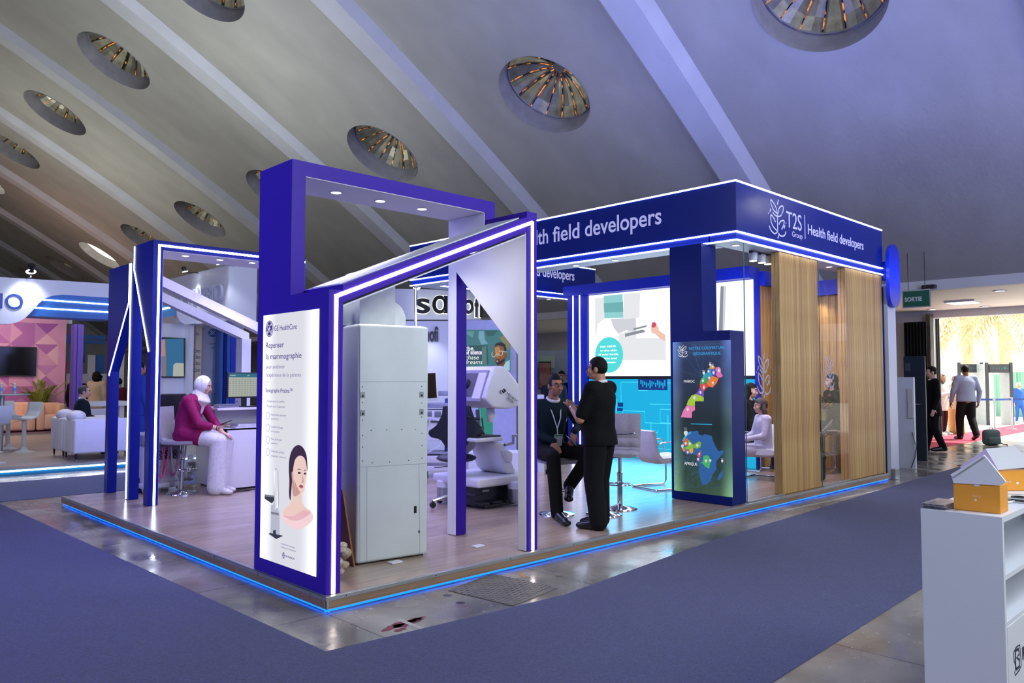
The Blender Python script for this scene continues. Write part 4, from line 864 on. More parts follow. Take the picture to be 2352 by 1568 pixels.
# ================================================================== THINGS ON THE DECK
def RZ(o, a): return Matrix.Translation(o) @ Matrix.Rotation(a, 4, 'Z')
m_cab = mat('white_powder_coat', 'cdd6d8', .42, noise=(3, .05)); m_cabl = mat('cabinet_seam', '8d9798', .6); m_latch = mat('latch_steel', '9aa4a8', .35, .7)
c0 = at(818, 1300, Z=0); c1 = at(983, 1275, Z=0); ca = math.atan2(c1.y-c0.y, c1.x-c0.x); CW = (c1-c0).length; CH = 1.955
cb = thing('device_cabinet', 'tall white metal device cabinet with four latches seen from behind', 'cabinet', (c0.x, c0.y, 0)); M_ = RZ((c0.x, c0.y, 0), ca)
MB().box((0, 0, .012), (CW, .62, CH), .028, 4, mtx=M_).build('body', m_cab, cb, smooth=True)
MB().box((.03, .03, .0), (CW-.03, .59, .014), mtx=M_).build('base', m_black, cb)
PC = Plane(M_ @ Vector((0, 0, 0)), M_.to_3x3() @ Vector((1, 0, 0)), (0, 0, 1)); zc = zmap(PC, 740, 640, 2.0635)
q = MB()
for P in ([(178, 488), (495, 487)], [(178, 893), (495, 875)], [(212, 892), (212, 1345)], [(459, 878), (463, 1315)], [(178, 200), (178, 1350)]): stroke(q, PC, [zc(*p) for p in P], .0035, -.0005, .001)
q.build('panel_seams', m_cabl, cb)
for p in ((192, 551), (471, 549), (192, 636), (471, 631)):
    a, b = zc(*p); o = MB().prism([PC.p(a+x, b+z) for x, z in ((-.02, -.024), (.02, -.024), (.02, .024), (-.02, .024))], PC.n*.004, .002, 1).build('latch', m_latch, cb); MB().lathe([(0, .006), (.008, .005), (.01, 0)], PC.p(a, b-.006, .004), 10, axis=PC.n).build('key_hole', m_black, o)
q = MB()
for p in ((190, 512), (190, 586), (190, 670), (472, 510), (472, 588), (472, 655), (232, 718), (306, 716), (377, 714), (441, 714), (192, 742), (192, 797), (192, 863), (473, 732), (473, 790), (473, 850), (237, 872), (320, 868), (410, 860)): q.lathe([(0, .002), (.004, .0015), (.005, 0)], PC.p(*zc(*p)), 8, axis=PC.n)
q.build('screws', m_black, cb, kind='stuff')
a, b = zc(441, 1093); MB().prism([PC.p(a+x, b+z) for x, z in ((-.012, -.03), (.012, -.03), (.012, .03), (-.012, .03))], PC.n*.003).build('socket', m_black, cb); a, b = zc(459, 1198); MB().prism([PC.p(a+x, b+z) for x, z in ((-.006, -.01), (.006, -.01), (.006, .01), (-.006, .01))], PC.n*.003).build('socket', m_black, cb)
uh = MB().box((.1, .2, CH), (.44, .5, 2.42), .012, 2, mtx=M_).build('upper_housing', mat('device_white_shell', 'dde3e2', .4), cb, smooth=True)
MB().box((-.02, .3, CH-.002), (.12, .55, 2.15), .01, 2, mtx=M_).build('upper_housing', m_cab, cb, smooth=True)
MB().lathe([(0, 0), (.17, 0), (.18, .02), (.17, .06), (0, .06)], M_ @ Vector((.42, .34, CH+.06)), 32, axis=(0, -1, 0)).build('round_cover', mat('device_white_shell'), cb, smooth=True)
bd = MB().prism([(.615, .62, .0), (.615, .9, 0), (.50, .9, .62), (.50, .62, .62)], (.014, 0, .003)); single(bd, 'leaning_board', mat('hardboard', '8f5f42', .6, noise=(6, .1)), (.6, .76, 0), 'brown wooden board leaning against the left side of the white device cabinet', 'board')
q = MB(); rnd = random.Random(4)
for k in range(9): q.ell((.36+rnd.uniform(-.04, .04), .42+rnd.uniform(-.04, .04), .05+k*.022), (rnd.uniform(.03, .06), .04, rnd.uniform(.025, .05)), seg=9, rings=6)
o = single(q, 'wrapped_bundle', mat('clear_plastic_wrap', 'b9a88c', .15, noise=(20, .4), bump=(30, .8)), (.36, .42, 0), 'small bundle in clear crinkled plastic behind the lit purple post', 'bundle', smooth=True)
for px, py, lab in ((908, 1292, 'small white plastic plate on the deck in front of the device cabinet'), (1098, 1255, 'small white plastic plate on the deck between the purple posts')):
    P = at(px, py, Z=0); single(MB().box((P.x-.055, P.y-.035, 0), (P.x+.055, P.y+.035, .012), .004), 'floor_plate', m_white, (P.x, P.y, 0), lab, 'plate')
# ---------------- bar stools and chairs
m_quilt = mat('grey_velour', '9c97a4', .7, noise=(30, .08), sheen=.3); m_quilt2 = mat('white_leather', 'dcdbd8', .4, noise=(10, .04), bump=(60, .15))
def padprofile(W_, pts, th, cols=None, rows=None):
    """an upholstered L-shaped shell: a side profile swept across the width, puffed between the seams"""
    q = MB(); V = []; P = [Vector(p) for p in pts]; fine = []
    for i in range(len(P)-1):
        for k in range(4): fine.append(P[i].lerp(P[i+1], k/4))
    fine.append(P[-1]); n = len(fine); nx = 17
    for side in (1, -1):
        g = []
        for i in range(n):
            d = (fine[min(i+1, n-1)]-fine[max(i-1, 0)]).normalized(); nn = Vector((-d.y, d.x)); row = []
            for j in range(nx):
                s_ = j/(nx-1); x = (s_-.5)*W_; edge = min(1, 6*min(s_, 1-s_), 8*min(i/n+.02, 1-i/n+.02))
                puff = abs(math.sin(PI*s_*3))**.5*abs(math.sin(PI*i/(n-1)*rows))**.5 if rows else 1
                h = side*th*.5*(max(edge, .25))**.5*(1+(.8*(puff-1) if side > 0 else 0)); p = fine[i]+nn*h
                row.append(q.bm.verts.new((x, p.x, p.y)))
            g.append(row)
        V.append(g)
    for g, fl in zip(V, (0, 1)):
        for i in range(n-1):
            for j in range(nx-1):
                f = (g[i][j], g[i][j+1], g[i+1][j+1], g[i+1][j]); q.bm.faces.new(f if fl else f[::-1])
    a, b = V
    for i in range(n-1):
        q.bm.faces.new((a[i][0], a[i+1][0], b[i+1][0], b[i][0])); q.bm.faces.new((a[i][-1], b[i][-1], b[i+1][-1], a[i+1][-1]))
    for j in range(nx-1):
        q.bm.faces.new((a[0][j], b[0][j], b[0][j+1], a[0][j+1])); q.bm.faces.new((a[-1][j], a[-1][j+1], b[-1][j+1], b[-1][j]))
    return q
def bar_stool(loc, face, lab, sh=.66, bh=.46, quilted=True, m=None):
    t = thing('bar_stool', lab, 'stool', loc, 'upholstered bar stools with chrome pedestal', rotz=math.atan2(face[1], face[0])-PI/2)
    B = lambda q, n, mm, par=t, **k: q.build(n, mm, par, local=True, smooth=True, **k)
    B(MB().lathe([(0, .06), (.028, .06), (.034, .05), (.06, .035), (.2, .012), (.205, 0), (0, 0)], seg=32), 'base', m_chrome)
    B(MB().cyl((0, 0, .05), (0, 0, sh*.62), .03), 'column', m_chrome); B(MB().cyl((0, 0, sh*.6), (0, 0, sh-.03), .022).lathe([(.033, 0), (.033, .03), (.02, .04)], (0, 0, sh*.6)), 'piston', m_chrome)
    B(MB().tube([(.0+.14*math.sin(a), .08+.12*math.cos(a), sh*.45) for a in [k*2*PI/18 for k in range(18)]], .009, 8, True).cyl((0, -.02, sh*.45), (0, 0, sh*.45), .034), 'footrest', m_chrome)
    B(MB().tube([(0, 0, sh-.05), (.12, .05, sh-.06), (.19, .07, sh-.1)], .006, 6).ell((.2, .075, sh-.115), (.012, .012, .03)), 'lever', m_black)
    B(padprofile(.44, [(.22, sh), (.0, sh-.005), (-.16, sh), (-.2, sh+.05), (-.215, sh+.16), (-.235, sh+bh)][::-1], .075, rows=5 if quilted else None), 'seat_shell', m or m_quilt)
    return t
P = at(416, 1133, Z=0); bar_stool((P.x, P.y, 0), (.717, -.697), 'grey upholstered bar stool with chrome base under the woman in the headscarf', .68, .46, False)
P = at(1424, 1167, Z=0); bar_stool((P.x, P.y, 0), (-.86, -.5), 'pale quilted bar stool standing behind the man in black', .64, .45)
P = at(1280, 1180, Z=0); ST1 = P.copy(); bar_stool((P.x, P.y, 0), (-.2, -.98), 'pale bar stool under the seated young man', .6, .4)
P = at(1387, 1182, Z=0); t = thing('bar_table', 'round glass bar table with chrome foot, mostly hidden by the man in black', 'table', (P.x, P.y, 0))
MB().lathe([(0, .06), (.03, .06), (.06, .035), (.2, .012), (.205, 0), (0, 0)], P, 32).build('base', m_chrome, t, smooth=True); MB().cyl(P, P+Vector((0, 0, .895)), .03).build('column', m_chrome, t, smooth=True)
MB().lathe([(0, .9), (.3, .9), (.305, .905), (.3, .91), (0, .91)], (P.x+.05, P.y-.02, 0), 40).build('glass_top', mat('dark_glass', '1c2630', .05, coat=.5), t, smooth=True)
def cantilever(loc, face, lab, m, sc_=1):
    t = thing('cantilever_chair', lab, 'chair', loc, 'padded cantilever chairs', rotz=math.atan2(face[1], face[0])-PI/2)
    for s in (-1, 1):
        x = .27*s; MB().tube([(x, .28, .40), (x, .3, .36), (x, .3, .06), (x, .27, .015), (x, -.26, .012), (x, -.28, .02)], .011, 8).tube([(x, .3, .36), (x, .26, .62), (x, .2, .645), (x, -.18, .645), (x, -.24, .62)], .011, 8).build('frame_tube', m_chrome, t, local=True, smooth=True)
    MB().cyl((-.27, -.28, .014), (.27, -.28, .014), .011).build('frame_tube', m_chrome, t, local=True, smooth=True)
    padprofile(.5, [(.28, .42), (.0, .4), (-.16, .4), (-.22, .46), (-.26, .6), (-.3, .8)][::-1], .11, rows=None).build('seat_shell', m, t, local=True, smooth=True)
    return t
P = at(1502, 1126, Z=0); cantilever((P.x+.3, P.y+.1, 0), (.95, -.3), 'pale padded chair with flat chrome legs half behind the map kiosk', m_quilt2)
P = at(1745, 1105, Z=0); WCH = P.copy(); cantilever((P.x+.35, P.y+.1, 0), (-.93, -.1), 'white padded chair with chrome arms behind the glass under the woman in the pale suit', m_quilt2)
P = at(1905, 1090, Z=0); bar_stool((9.72, .66, 0), (-.8, .6), 'white bar stool with chrome column seen through the narrow glass pane', .66, .3, False, m_quilt2)
# ---------------- desk with monitor
dk = thing('reception_desk', 'white reception desk with raised counter and open shelf beside the woman in the headscarf', 'desk', (2.05, 5.9, 0)); m_desk = mat('white_laminate', 'e2e1ea', .3, noise=(2, .02))
MB().box((1.69, 5.44, .03), (1.71, 6.4, .83)).box((1.69, 5.44, .03), (2.41, 5.46, .83)).box((1.69, 5.44, .81), (2.41, 6.4, .83)).box((2.39, 5.44, .03), (2.41, 6.4, .83)).build('carcass', m_desk, dk)
box('plinth', m_black, (1.74, 5.5, 0), (2.38, 6.35, .03), dk); MB().box((1.74, 5.9, .83), (2.41, 5.92, 1.08)).box((2.39, 5.5, .83), (2.41, 6.3, 1.08)).build('riser', m_desk, dk)
box('counter_top', m_desk, (1.6, 5.5, 1.08), (2.42, 6.3, 1.11), dk, .003); a, b = Plane((0, 5.44, 0), (1, 0, 0), (0, 0, 1)).px(522, 992); MB().lathe([(0, .008), (.012, .006), (.014, 0)], (a, 5.44, b), 14, axis=(0, -1, 0)).build('lock', m_chrome, dk)
m_screen = emi('monitor_page', 'c9d0c0', .62); m_bar = emi('monitor_bar', '2a7f96', .6); m_txt = emi('monitor_text', '8a9488', .45)
mo = thing('computer_monitor', 'black monitor showing a pale table page on the desk counter', 'monitor', (2.1, 5.75, 1.11))
PM = Plane((1.83, 5.72, 1.235), (1, .06, 0), (0, 0, 1)); q = MB(); q.prism([PM.p(a, b) for a, b in rect(0, 0, .54, .36)], -PM.n*.03, .006, 1).build('housing', m_black, mo)
q = MB(); sheet(q, PM, rect(.018, .022, .522, .29), .001); pg = q.build('screen', m_screen, mo); q = MB(); sheet(q, PM, rect(.018, .29, .522, .345), .001); q.build('title_bar', m_bar, mo)
q = MB()
for i in range(9):
    for j in range(11): sheet(q, PM, rect(.03+j*.044, .04+i*.027, .03+j*.044+.022+.012*((i*j) % 2), .046+i*.027), .0024, .0005)
q.build('table_text', m_txt, pg, kind='stuff'); text('RDV', PM, .3, .31, .012, emi('monitor_white', 'e8f0f0', .8), pg, off=.0024); text('PLANNING', PM, .04, .312, .012, emi('monitor_white'), pg, off=.0024)
MB().box((2.06, 5.75, 1.12), (2.13, 5.78, 1.26)).box((1.98, 5.66, 1.11), (2.22, 5.86, 1.122), .004).build('stand', m_black, mo)
single(MB().box((1.68, 5.62, 1.11), (1.96, 5.82, 1.15), .008).box((1.7, 5.6, 1.15), (1.95, 5.8, 1.156), .002), 'laptop_dock', mat('grey_plastic', '8f92a6', .4), (1.82, 5.72, 1.11), 'grey closed laptop lying on the desk counter left of the monitor', 'laptop')
kb_ = MB().box((2.0, 5.52, 1.11), (2.36, 5.62, 1.128), .004); single(kb_, 'keyboard', m_black, (2.18, 5.57, 1.11), 'black keyboard in front of the monitor on the desk', 'keyboard')
single(MB().tube([(2.25, 5.76, 1.112), (2.3, 5.66, 1.16), (2.36, 5.7, 1.2), (2.33, 5.78, 1.13), (2.4, 5.8, 1.112)], .004, 6).tube([(1.9, 5.7, 1.155), (1.96, 5.68, 1.2), (2.0, 5.72, 1.14), (2.03, 5.7, 1.113)], .003, 6), 'cable', m_black, (2.3, 5.7, 1.11), 'loose black cables around the monitor foot', 'cable')
single(MB().box((1.86, 5.5, .83), (2.34, 5.86, .85)).box((1.9, 5.52, .85), (2.3, 5.84, .868), .004).box((1.92, 5.55, .868), (2.26, 5.8, .882), .003), 'paper_stack', mat('paper', 'cfcfd8', .7), (2.1, 5.68, .83), 'stack of papers in the open shelf of the desk', 'papers')
# ---------------- ultrasound machine with dark screen, behind the blue posts
um = thing('ultrasound_machine', 'white ultrasound cart with dark monitor and pink probe cables behind the blue post', 'medical machine', (1.1, 6.1, 0)); m_med = mat('medical_white', 'd6d6de', .4, noise=(3, .03)); m_medg = mat('medical_grey', '8e93a8', .45)
MB().box((.82, 5.98, .12), (1.34, 6.6, .62), .03, 3).build('body', m_med, um, smooth=True); MB().box((.8, 5.9, .62), (1.38, 6.4, .78), .03, 3).build('control_panel', m_medg, um, smooth=True); q = MB(); rnd = random.Random(8)
for i in range(7):
    for j in range(4): q.lathe([(0, .012), (.018, .01), (.02, 0)], (.86+i*.076, 5.95+j*.1, .78), 10)
q.build('control_keys', m_med, um, kind='stuff'); MB().box((.8, 5.9, .06), (1.36, 6.6, .13), .02, 2).build('base', m_med, um, smooth=True)
mo2 = MB().box((1.0, 6.2, .94), (1.46, 6.24, 1.3), .01).box((1.2, 6.24, .78), (1.27, 6.28, 1.0)).build('monitor', m_black, um); box('screen', mat('dark_screen', '23252c', .15), (1.015, 6.197, .96), (1.445, 6.2, 1.285), mo2)
box('connector_panel', m_medg, (.98, 5.972, .42), (1.28, 5.98, .6), um); q = MB()
for i in range(3):
    for z in (.46, .52): q.lathe([(.012, 0), (.03, .004), (.03, 0)], (1.03+i*.1, 5.972, z), 12, axis=(0, -1, 0))
q.build('sockets', m_black, um, kind='stuff')
m_pink = mat('pink_cable', 'd86aa0', .4)
for k, (x0, x1, zb) in enumerate(((.9, 1.08, .14), (.92, 1.14, .2), (1.05, 1.3, .22), (1.16, 1.36, .16))):
    MB().tube([(x0+(x1-x0)*s_/12, 5.93-.03*math.sin(PI*s_/12), .6-(.6-zb)*math.sin(PI*s_/12)**.7) for s_ in range(13)], .012, 7).build('probe_cable', m_pink if k < 3 else m_white, um, smooth=True)
for x, y in ((.86, 5.95), (1.3, 5.95), (.86, 6.5), (1.3, 6.5)): MB().lathe([(.05, -.02), (.055, 0), (.05, .02)], (x, y, .055), 16, axis=(0, 1, 0)).box((x-.04, y-.03, .03), (x+.04, y+.03, .09), .008).build('caster', m_white, um)
PU = Plane((.82, 5.978, .12), (1, 0, 0), (0, 0, 1)); text('Voluson', PU, .17, .2, .028, m_medg, um)
P = at(326, 1130, Z=0); single(MB().box((P.x-.1, P.y-.05, 0), (P.x+.16, P.y+.22, .2), .012).box((P.x-.02, P.y+.05, .2), (P.x+.08, P.y+.1, .215), .004), 'equipment_case', mat('dark_case', '262a3c', .5), (P.x, P.y, 0), 'black equipment case on the deck between the two lit blue posts', 'case')
P = at(452, 1105, Z=0); q = MB(); rnd = random.Random(9)
for k in range(14): q.ell((P.x-.1+rnd.uniform(-.09, .09), P.y+rnd.uniform(-.08, .08), .06+k*.02), (rnd.uniform(.04, .09), rnd.uniform(.04, .08), rnd.uniform(.04, .09)), seg=9, rings=6)
single(q, 'plastic_bag', mat('white_plastic_bag', 'd9d9de', .35, bump=(22, .6)), (P.x-.1, P.y, 0), 'crumpled white plastic bag on the floor behind the chrome stool column', 'bag', smooth=True)
single(MB().tube([(1.85+.2*math.cos(a)*(1-.02*k), 5.3+.06*math.sin(a), .006) for k, a in enumerate([j*.5 for j in range(30)])], .005, 6).tube([(2.1, 5.38, .006), (2.2, 5.3, .006), (2.28, 5.36, .03), (2.35, 5.3, .006)], .005, 6), 'floor_cable', m_black, (1.9, 5.32, 0), 'black cable coiled on the deck at the foot of the white desk', 'cable')
# ---------------- surgeon console, saddle chair, equipment cart
m_shell = mat('console_white_shell', 'd9d9e2', .35, noise=(3, .02)); m_rec = mat('viewer_grey', '8f8f9e', .4); m_dark = mat('dark_rubber', '14151c', .5); m_silver = mat('brushed_silver', 'a9acb6', .3, .8)
con = thing('surgeon_console', 'white surgical robot console with hooded viewer, arm rest and pedal base', 'medical machine', (4.0, 2.2, 0))
PH = Plane((0, 1.95, 0), (1, 0, 0), (0, 0, 1)); zh = zmap(PH, 960, 820, 4.238); H3 = lambda p, y: (zh(*p)[0], y, zh(*p)[1])
hood = [(770, 90), (838, 84), (905, 150), (1010, 300), (1010, 470), (880, 508), (735, 492), (655, 405), (700, 250), (742, 120)]
MB().prism([H3(p, 1.95) for p in hood], (0, .66, 0), .03, 3).build('hood', m_shell, con, smooth=True)
fx = zh(742, 120)[0]
HT = lambda s: (zh(742-s*82, 120+s*285)[0], zh(742-s*82, 120+s*285)[1])
def face_front(s0, s1, y0, y1, off, th): 
    (x0, z0), (x1, z1) = HT(s0), HT(s1); n_ = Vector((-(z0-z1), 0, (x0-x1))).normalized(); n_ = n_ if n_.x < 0 else -n_
    A = [Vector((x0, y0, z0)), Vector((x0, y1, z0)), Vector((x1, y1, z1)), Vector((x1, y0, z1))]; return MB().prism([p+n_*off for p in A], n_*th, .006, 1)
vr = face_front(.02, 1.12, 2.02, 2.56, .002, .012).build('viewer_frame', m_rec, con); face_front(.14, .95, 2.2, 2.53, .014, .004).build('viewer_recess', mat('viewer_dark', '4c4c58', .4), vr); face_front(.12, 1.02, 2.04, 2.18, .014, .004).build('viewer_cover', m_shell, vr)
x_, z_ = HT(.52); MB().ell((x_-.02, 2.34, z_), (.035, .06, .07)).build('head_rest', m_dark, vr, smooth=True); x_, z_ = HT(.76); MB().lathe([(.012, 0), (.03, .0), (.03, .04), (.012, .04)], (x_-.05, 2.36, z_), 16, axis=(-1, 0, .3)).build('eyepiece', m_dark, vr)
q = MB(); 
lg = [zh(787, 322), zh(822, 303), zh(845, 330), zh(810, 353)]; sheet(q, PH, lg, .0305, .001); lo = q.build('emblem_square', m_dark, con); q = MB(); stroke(q, PH, [zh(803+9*math.cos(a), 330-16*math.sin(a)) for a in [k*.5 for k in range(11)]], .007, .0318, .001); q.build('emblem_curl', m_white, lo)
sh_u = Vector((zh(955, 425)[0]-zh(850, 338)[0], zh(955, 425)[1]-zh(850, 338)[1])); PT = Plane(PH.p(*zh(838, 352)), PH.u*sh_u.x+PH.v*sh_u.y, PH.u*-sh_u.y+PH.v*sh_u.x)
PT = Plane(PT.o, PT.u, PT.v) if PT.n.y < 0 else Plane(PT.o, PT.u, -PT.v)
text('MEDBOT', PT, .012, 0, .03, m_dark, con, width=sh_u.length*.97, off=.031); text('图迈机器人', PT, .05, -.04, .022, m_dark, con, width=sh_u.length*.62, off=.031)
tb = lambda pts, r, n, m, par=con, y=2.2, sq=1: MB().tube([(zh(*p)[0], y if len(p) < 3 else p[2], zh(p[0], p[1])[1]) for p in pts], r, 12, squash=sq).build(n, m, par, smooth=True)
tb([(845, 500), (850, 580), (840, 640)], [.05, .06, .03], 'neck', m_shell); tb([(740, 510), (745, 560), (765, 660)], [.045, .055, .02], 'neck', m_shell, y=2.5); tb([(800, 520), (815, 700), (820, 800)], [.03, .03, .03], 'lift_tube', m_silver, y=2.35); tb([(760, 600), (785, 790)], .008, 'cable', m_dark, y=2.2)
MB().prism([H3(p, 2.0) for p in ((790, 830), (870, 830), (930, 1060), (985, 1080), (985, 1140), (900, 1140), (862, 1090))], (0, .5, 0), .03, 3).build('column', m_shell, con, smooth=True)
MB().prism([H3(p, 1.96) for p in ((840, 905), (880, 900), (930, 930), (928, 1020), (890, 1025), (850, 945))], (0, .1, 0), .015, 2).build('side_pod', m_shell, con, smooth=True)
x0, z0 = zh(850, 800); ar = MB().box((x0-.42, 2.0, z0-.02), (x0+.02, 2.62, z0+.03), .02, 3).build('arm_rest', m_shell, con, smooth=True); MB().box((x0-.4, 2.02, z0+.03), (x0, 2.6, z0+.048), .008, 2).build('arm_pad', m_dark, ar, smooth=True)
x1, z1 = zh(920, 850); MB().tube([(x1-.08, 2.0, z1), (x1+.06, 2.0, z1+.01), (x1+.06, 2.0, z1+.1), (x1+.12, 2.0, z1+.1)], .02, 6).build('bracket', m_silver, con)
for y in (2.15, 2.5):
    xh, zz = zh(640, 600); MB().cyl((xh-.12, y, zz+.02), (xh-.03, y, zz), .009).cyl((xh-.03, y, zz), (xh+.08, y-.03, zz-.01), .016).ell((xh-.06, y, zz+.01), (.02, .02, .02)).build('hand_control', m_dark, con, smooth=True)
MB().prism([H3(p, 2.35) for p in ((600, 700), (700, 620), (800, 790), (780, 900), (705, 965), (640, 900))], (0, .05, 0), .015, 2).build('side_wing', m_shell, con, smooth=True)
xb, _ = zh(985, 1200); bs = MB().box((xb-.7, 1.9, .25), (xb+.15, 2.75, .36), .03, 3).build('base_deck', m_shell, con, smooth=True)
box('pedal_bay', mat('pedal_bay_dark', '33353f', .35, .4), (xb-.62, 2.05, .03), (xb+.1, 2.72, .25), con); MB().box((xb-.6, 1.9, .02), (xb-.1, 2.1, .05), .008).build('pedal_tray', m_dark, con)
for k in range(3): MB().box((xb-.66+k*.2, 1.9, .05), (xb-.52+k*.2, 2.04, .08), .01).build('foot_pedal', m_dark, con)
bx_, bz_ = zh(650, 1280); MB().box((xb-.62, 2.0, .16), (xb-.38, 2.05, .25), .006).build('sign_plate', m_dark, con); text('MEDBOT', Plane((xb-.6, 2.0, .19), (1, 0, 0), (0, 0, 1)), .05, 0, .02, m_white, con, off=.001)
for X, Y in ((xb-.08, 1.9), (xb-.6, 2.6)):
    o = MB().lathe([(0, .04), (.11, .04), (.115, .05), (.115, .2), (0, .2)], (X, Y, 0), 28).build('foot_drum', m_silver, con, smooth=True); MB().lathe([(0, .2), (.117, .2), (.117, .27), (.1, .29), (0, .29)], (X, Y, 0), 28).build('drum_cap', m_shell, o, smooth=True)
P = at(1046, 1166, Z=0); sd = thing('saddle_chair', 'black saddle chair with winged backrest and chrome five star base', 'chair', (P.x, P.y, 0)); m_leath = mat('black_leather', '15162a', .4, bump=(50, .2))
PBk = Plane((P.x, P.y, 0), CR, (0, 0, 1)); k_ = (P-CC).dot(CFW)/CF; B2 = lambda x, y: ((x-1046)*k_, (1166-y)*k_+.0)
bk = [(1016, 932), (1080, 932), (1090, 970), (1108, 982), (1112, 994), (1102, 1003), (1078, 1006), (1068, 1030), (1060, 1046), (1034, 1046), (1024, 1022), (1014, 1008), (990, 1006), (982, 998), (984, 988), (1004, 980), (1014, 962)]
MB().prism([PBk.p(*B2(*p)) for p in bk], -PBk.n*.05, .018, 3).build('backrest', m_leath, sd, smooth=True)
z_s = B2(1046, 1056)[1]; sc_ = PBk.p(0, z_s)+CFW*.14; MB().ell((sc_.x, sc_.y, sc_.z), (.24, .24, .055), seg=20, rings=10).build('seat', m_leath, sd, smooth=True); MB().tube([PBk.p(0, z_s+.06, -.02), PBk.p(0, z_s-.06, -.06), (sc_.x, sc_.y, z_s-.07)], .014).build('back_bar', m_chrome, sd, smooth=True)
MB().cyl((sc_.x, sc_.y, .1), (sc_.x, sc_.y, z_s-.04), .025).build('column', m_chrome, sd, smooth=True)
MB().tube([(sc_.x, sc_.y, z_s-.08), PBk.p(-.2, z_s-.1, -.1), PBk.p(-.26, z_s-.1, -.1)], .006).build('lever', m_dark, sd)
for k in range(5):
    a = k*2*PI/5+.35; d = Vector((math.cos(a), math.sin(a), 0)); c_ = Vector((sc_.x, sc_.y, 0)); MB().tube([c_+Vector((0, 0, .12)), c_+d*.15+Vector((0, 0, .115)), c_+d*.3+Vector((0, 0, .08))], [.024, .02, .014], 8).build('star_leg', m_chrome, sd, smooth=True)
    w_ = c_+d*.3; MB().lathe([(.01, -.02), (.034, -.02), (.036, 0), (.034, .02), (.01, .02)], (w_.x, w_.y, .036), 16, axis=(-d.y, d.x, 0)).cyl((w_.x, w_.y, .036), (w_.x, w_.y, .09), .009).build('caster', m_dark, sd, smooth=True)
P = at(1003, 1098, Z=0); ca_ = thing('equipment_cart', 'hospital cart with stacked devices and tilted screen behind the saddle chair', 'medical cart', (P.x, P.y, 0))
def cbox(n, m, a, b, par=ca_, bev=.008): return MB().box(a, b, bev, 2, mtx=RZ((P.x, P.y, 0), CY-PI/2)).build(n, m, par, smooth=True)
for z in (.2, .36, .86, 1.06): cbox('shelf', m_medg, (-.24, .0, z), (.3, .5, z+.025))
cbox('rear_column', mat('cart_blue', '1a2f74', .4), (.1, .2, .1), (.22, .5, 1.2)); cbox('base', m_med, (-.24, 0, .1), (.3, .5, .19)); cbox('drawer', m_med, (-.22, .0, .23), (.28, .48, .34))
d1 = cbox('device', m_med, (-.22, .02, .885), (.08, .4, 1.03)); cbox('display', mat('lcd_grey', '6c7480', .2), (-.2, .012, .93), (-.08, .02, 1.01), d1); cbox('knob_panel', mat('lcd_grey'), (-.04, .012, .92), (.06, .02, 1.01), d1)
cbox('device', m_med, (-.22, .04, .56), (.1, .42, .72)); d2 = cbox('device', m_medg, (-.24, .04, 1.085), (.3, .42, 1.13)); cbox('device', m_med, (-.22, .06, .72), (.08, .4, .84))
MB().tube([PBk.p(-.32, .95, .1)+CFW*.25+Vector((0, 0, .06*math.sin(s_))) for s_ in (0, 1)]+[P+CR*x+Vector((0, 0, z))-CFW*.05 for x, z in ((-.2, .6), (-.24, .45), (-.12, .4), (.05, .5), (.12, .7), (.1, .86), (-.05, .9))], .008, 7).build('hose', m_white, ca_, smooth=True)
PMn = Plane(P+CR*-.22-CFW*.1+Vector((0, 0, 1.17)), CR+CFW*.9, Vector((0, 0, 1))-CR*.06); q = MB(); q.prism([PMn.p(a, b) for a, b in rect(0, 0, .32, .46)], -PMn.n*.05, .01, 2); ms = q.build('screen_case', m_med, ca_, smooth=True); q = MB(); sheet(q, PMn, rect(.02, .04, .28, .42), .002, .002); q.build('screen', mat('off_screen', '0a0b10', .12), ms)
cbox('screen_arm', m_medg, (.0, .2, 1.24), (.4, .26, 1.32))
for x, y in ((-.2, .03), (.26, .03), (-.2, .46), (.26, .46)): c_ = RZ((P.x, P.y, 0), CY-PI/2) @ Vector((x, y, .05)); MB().lathe([(.02, -.02), (.05, -.02), (.05, .02), (.02, .02)], c_, 16, axis=CR).build('caster', m_medg, ca_)
# ================================================================== THE EXIT SIDE
m_gwhite = mat('grey_white_panel', 'c3c9d2', .45, noise=(2, .03)); m_dgate = mat('dark_gate', '171b1c', .5, noise=(4, .3), stretch=(1, 1, .2)); m_dcab = mat('dark_cabinet', '1f2a33', .4, noise=(2, .05))
def tbox(name, m, a, b, label, cat, bev=0, **k): return single(MB().box(a, b, bev), name, m, ((a[0]+b[0])/2, (a[1]+b[1])/2, min(a[2], b[2])), label, cat, **k)
wp = thing('white_column', 'white panelled column at the right end of the stand below the blue light bar', 'column', (10.5, .2, FZ))
MB().box((10.24, .1, FZ), (10.3, .5, 3.1)).build('side_panel', m_gwhite, wp); MB().box((10.32, .02, FZ), (10.66, .5, 3.02)).build('front_panel', m_gwhite, wp); box('corner_gap', m_black, (10.3, .08, FZ), (10.32, .3, 3.0), wp)
MB().box((10.3, -.05, FZ), (10.48, .02, .06), .006).build('junction_box', m_alu, wp)
m_pill = mat('blue_lamp', '0a1a90', .3, emit='0a35ff', es=1.1); nt = m_pill.node_tree; N = nt.nodes; L = nt.links
tc = N.new('ShaderNodeTexCoord'); sx = N.new('ShaderNodeSeparateXYZ'); L.new(tc.outputs['Generated'], sx.inputs[0]); r = N.new('ShaderNodeValToRGB'); L.new(sx.outputs['Z'], r.inputs[0])
els = r.color_ramp.elements
for p, c in ((0, .12), (.5, 1), (1, .18)):
    e = els[0] if p == 0 else els[-1] if p == 1 else els.new(p); e.position = p; e.color = (c, c, c, 1)
L.new(r.outputs[0], N['Principled BSDF'].inputs['Emission Strength'])
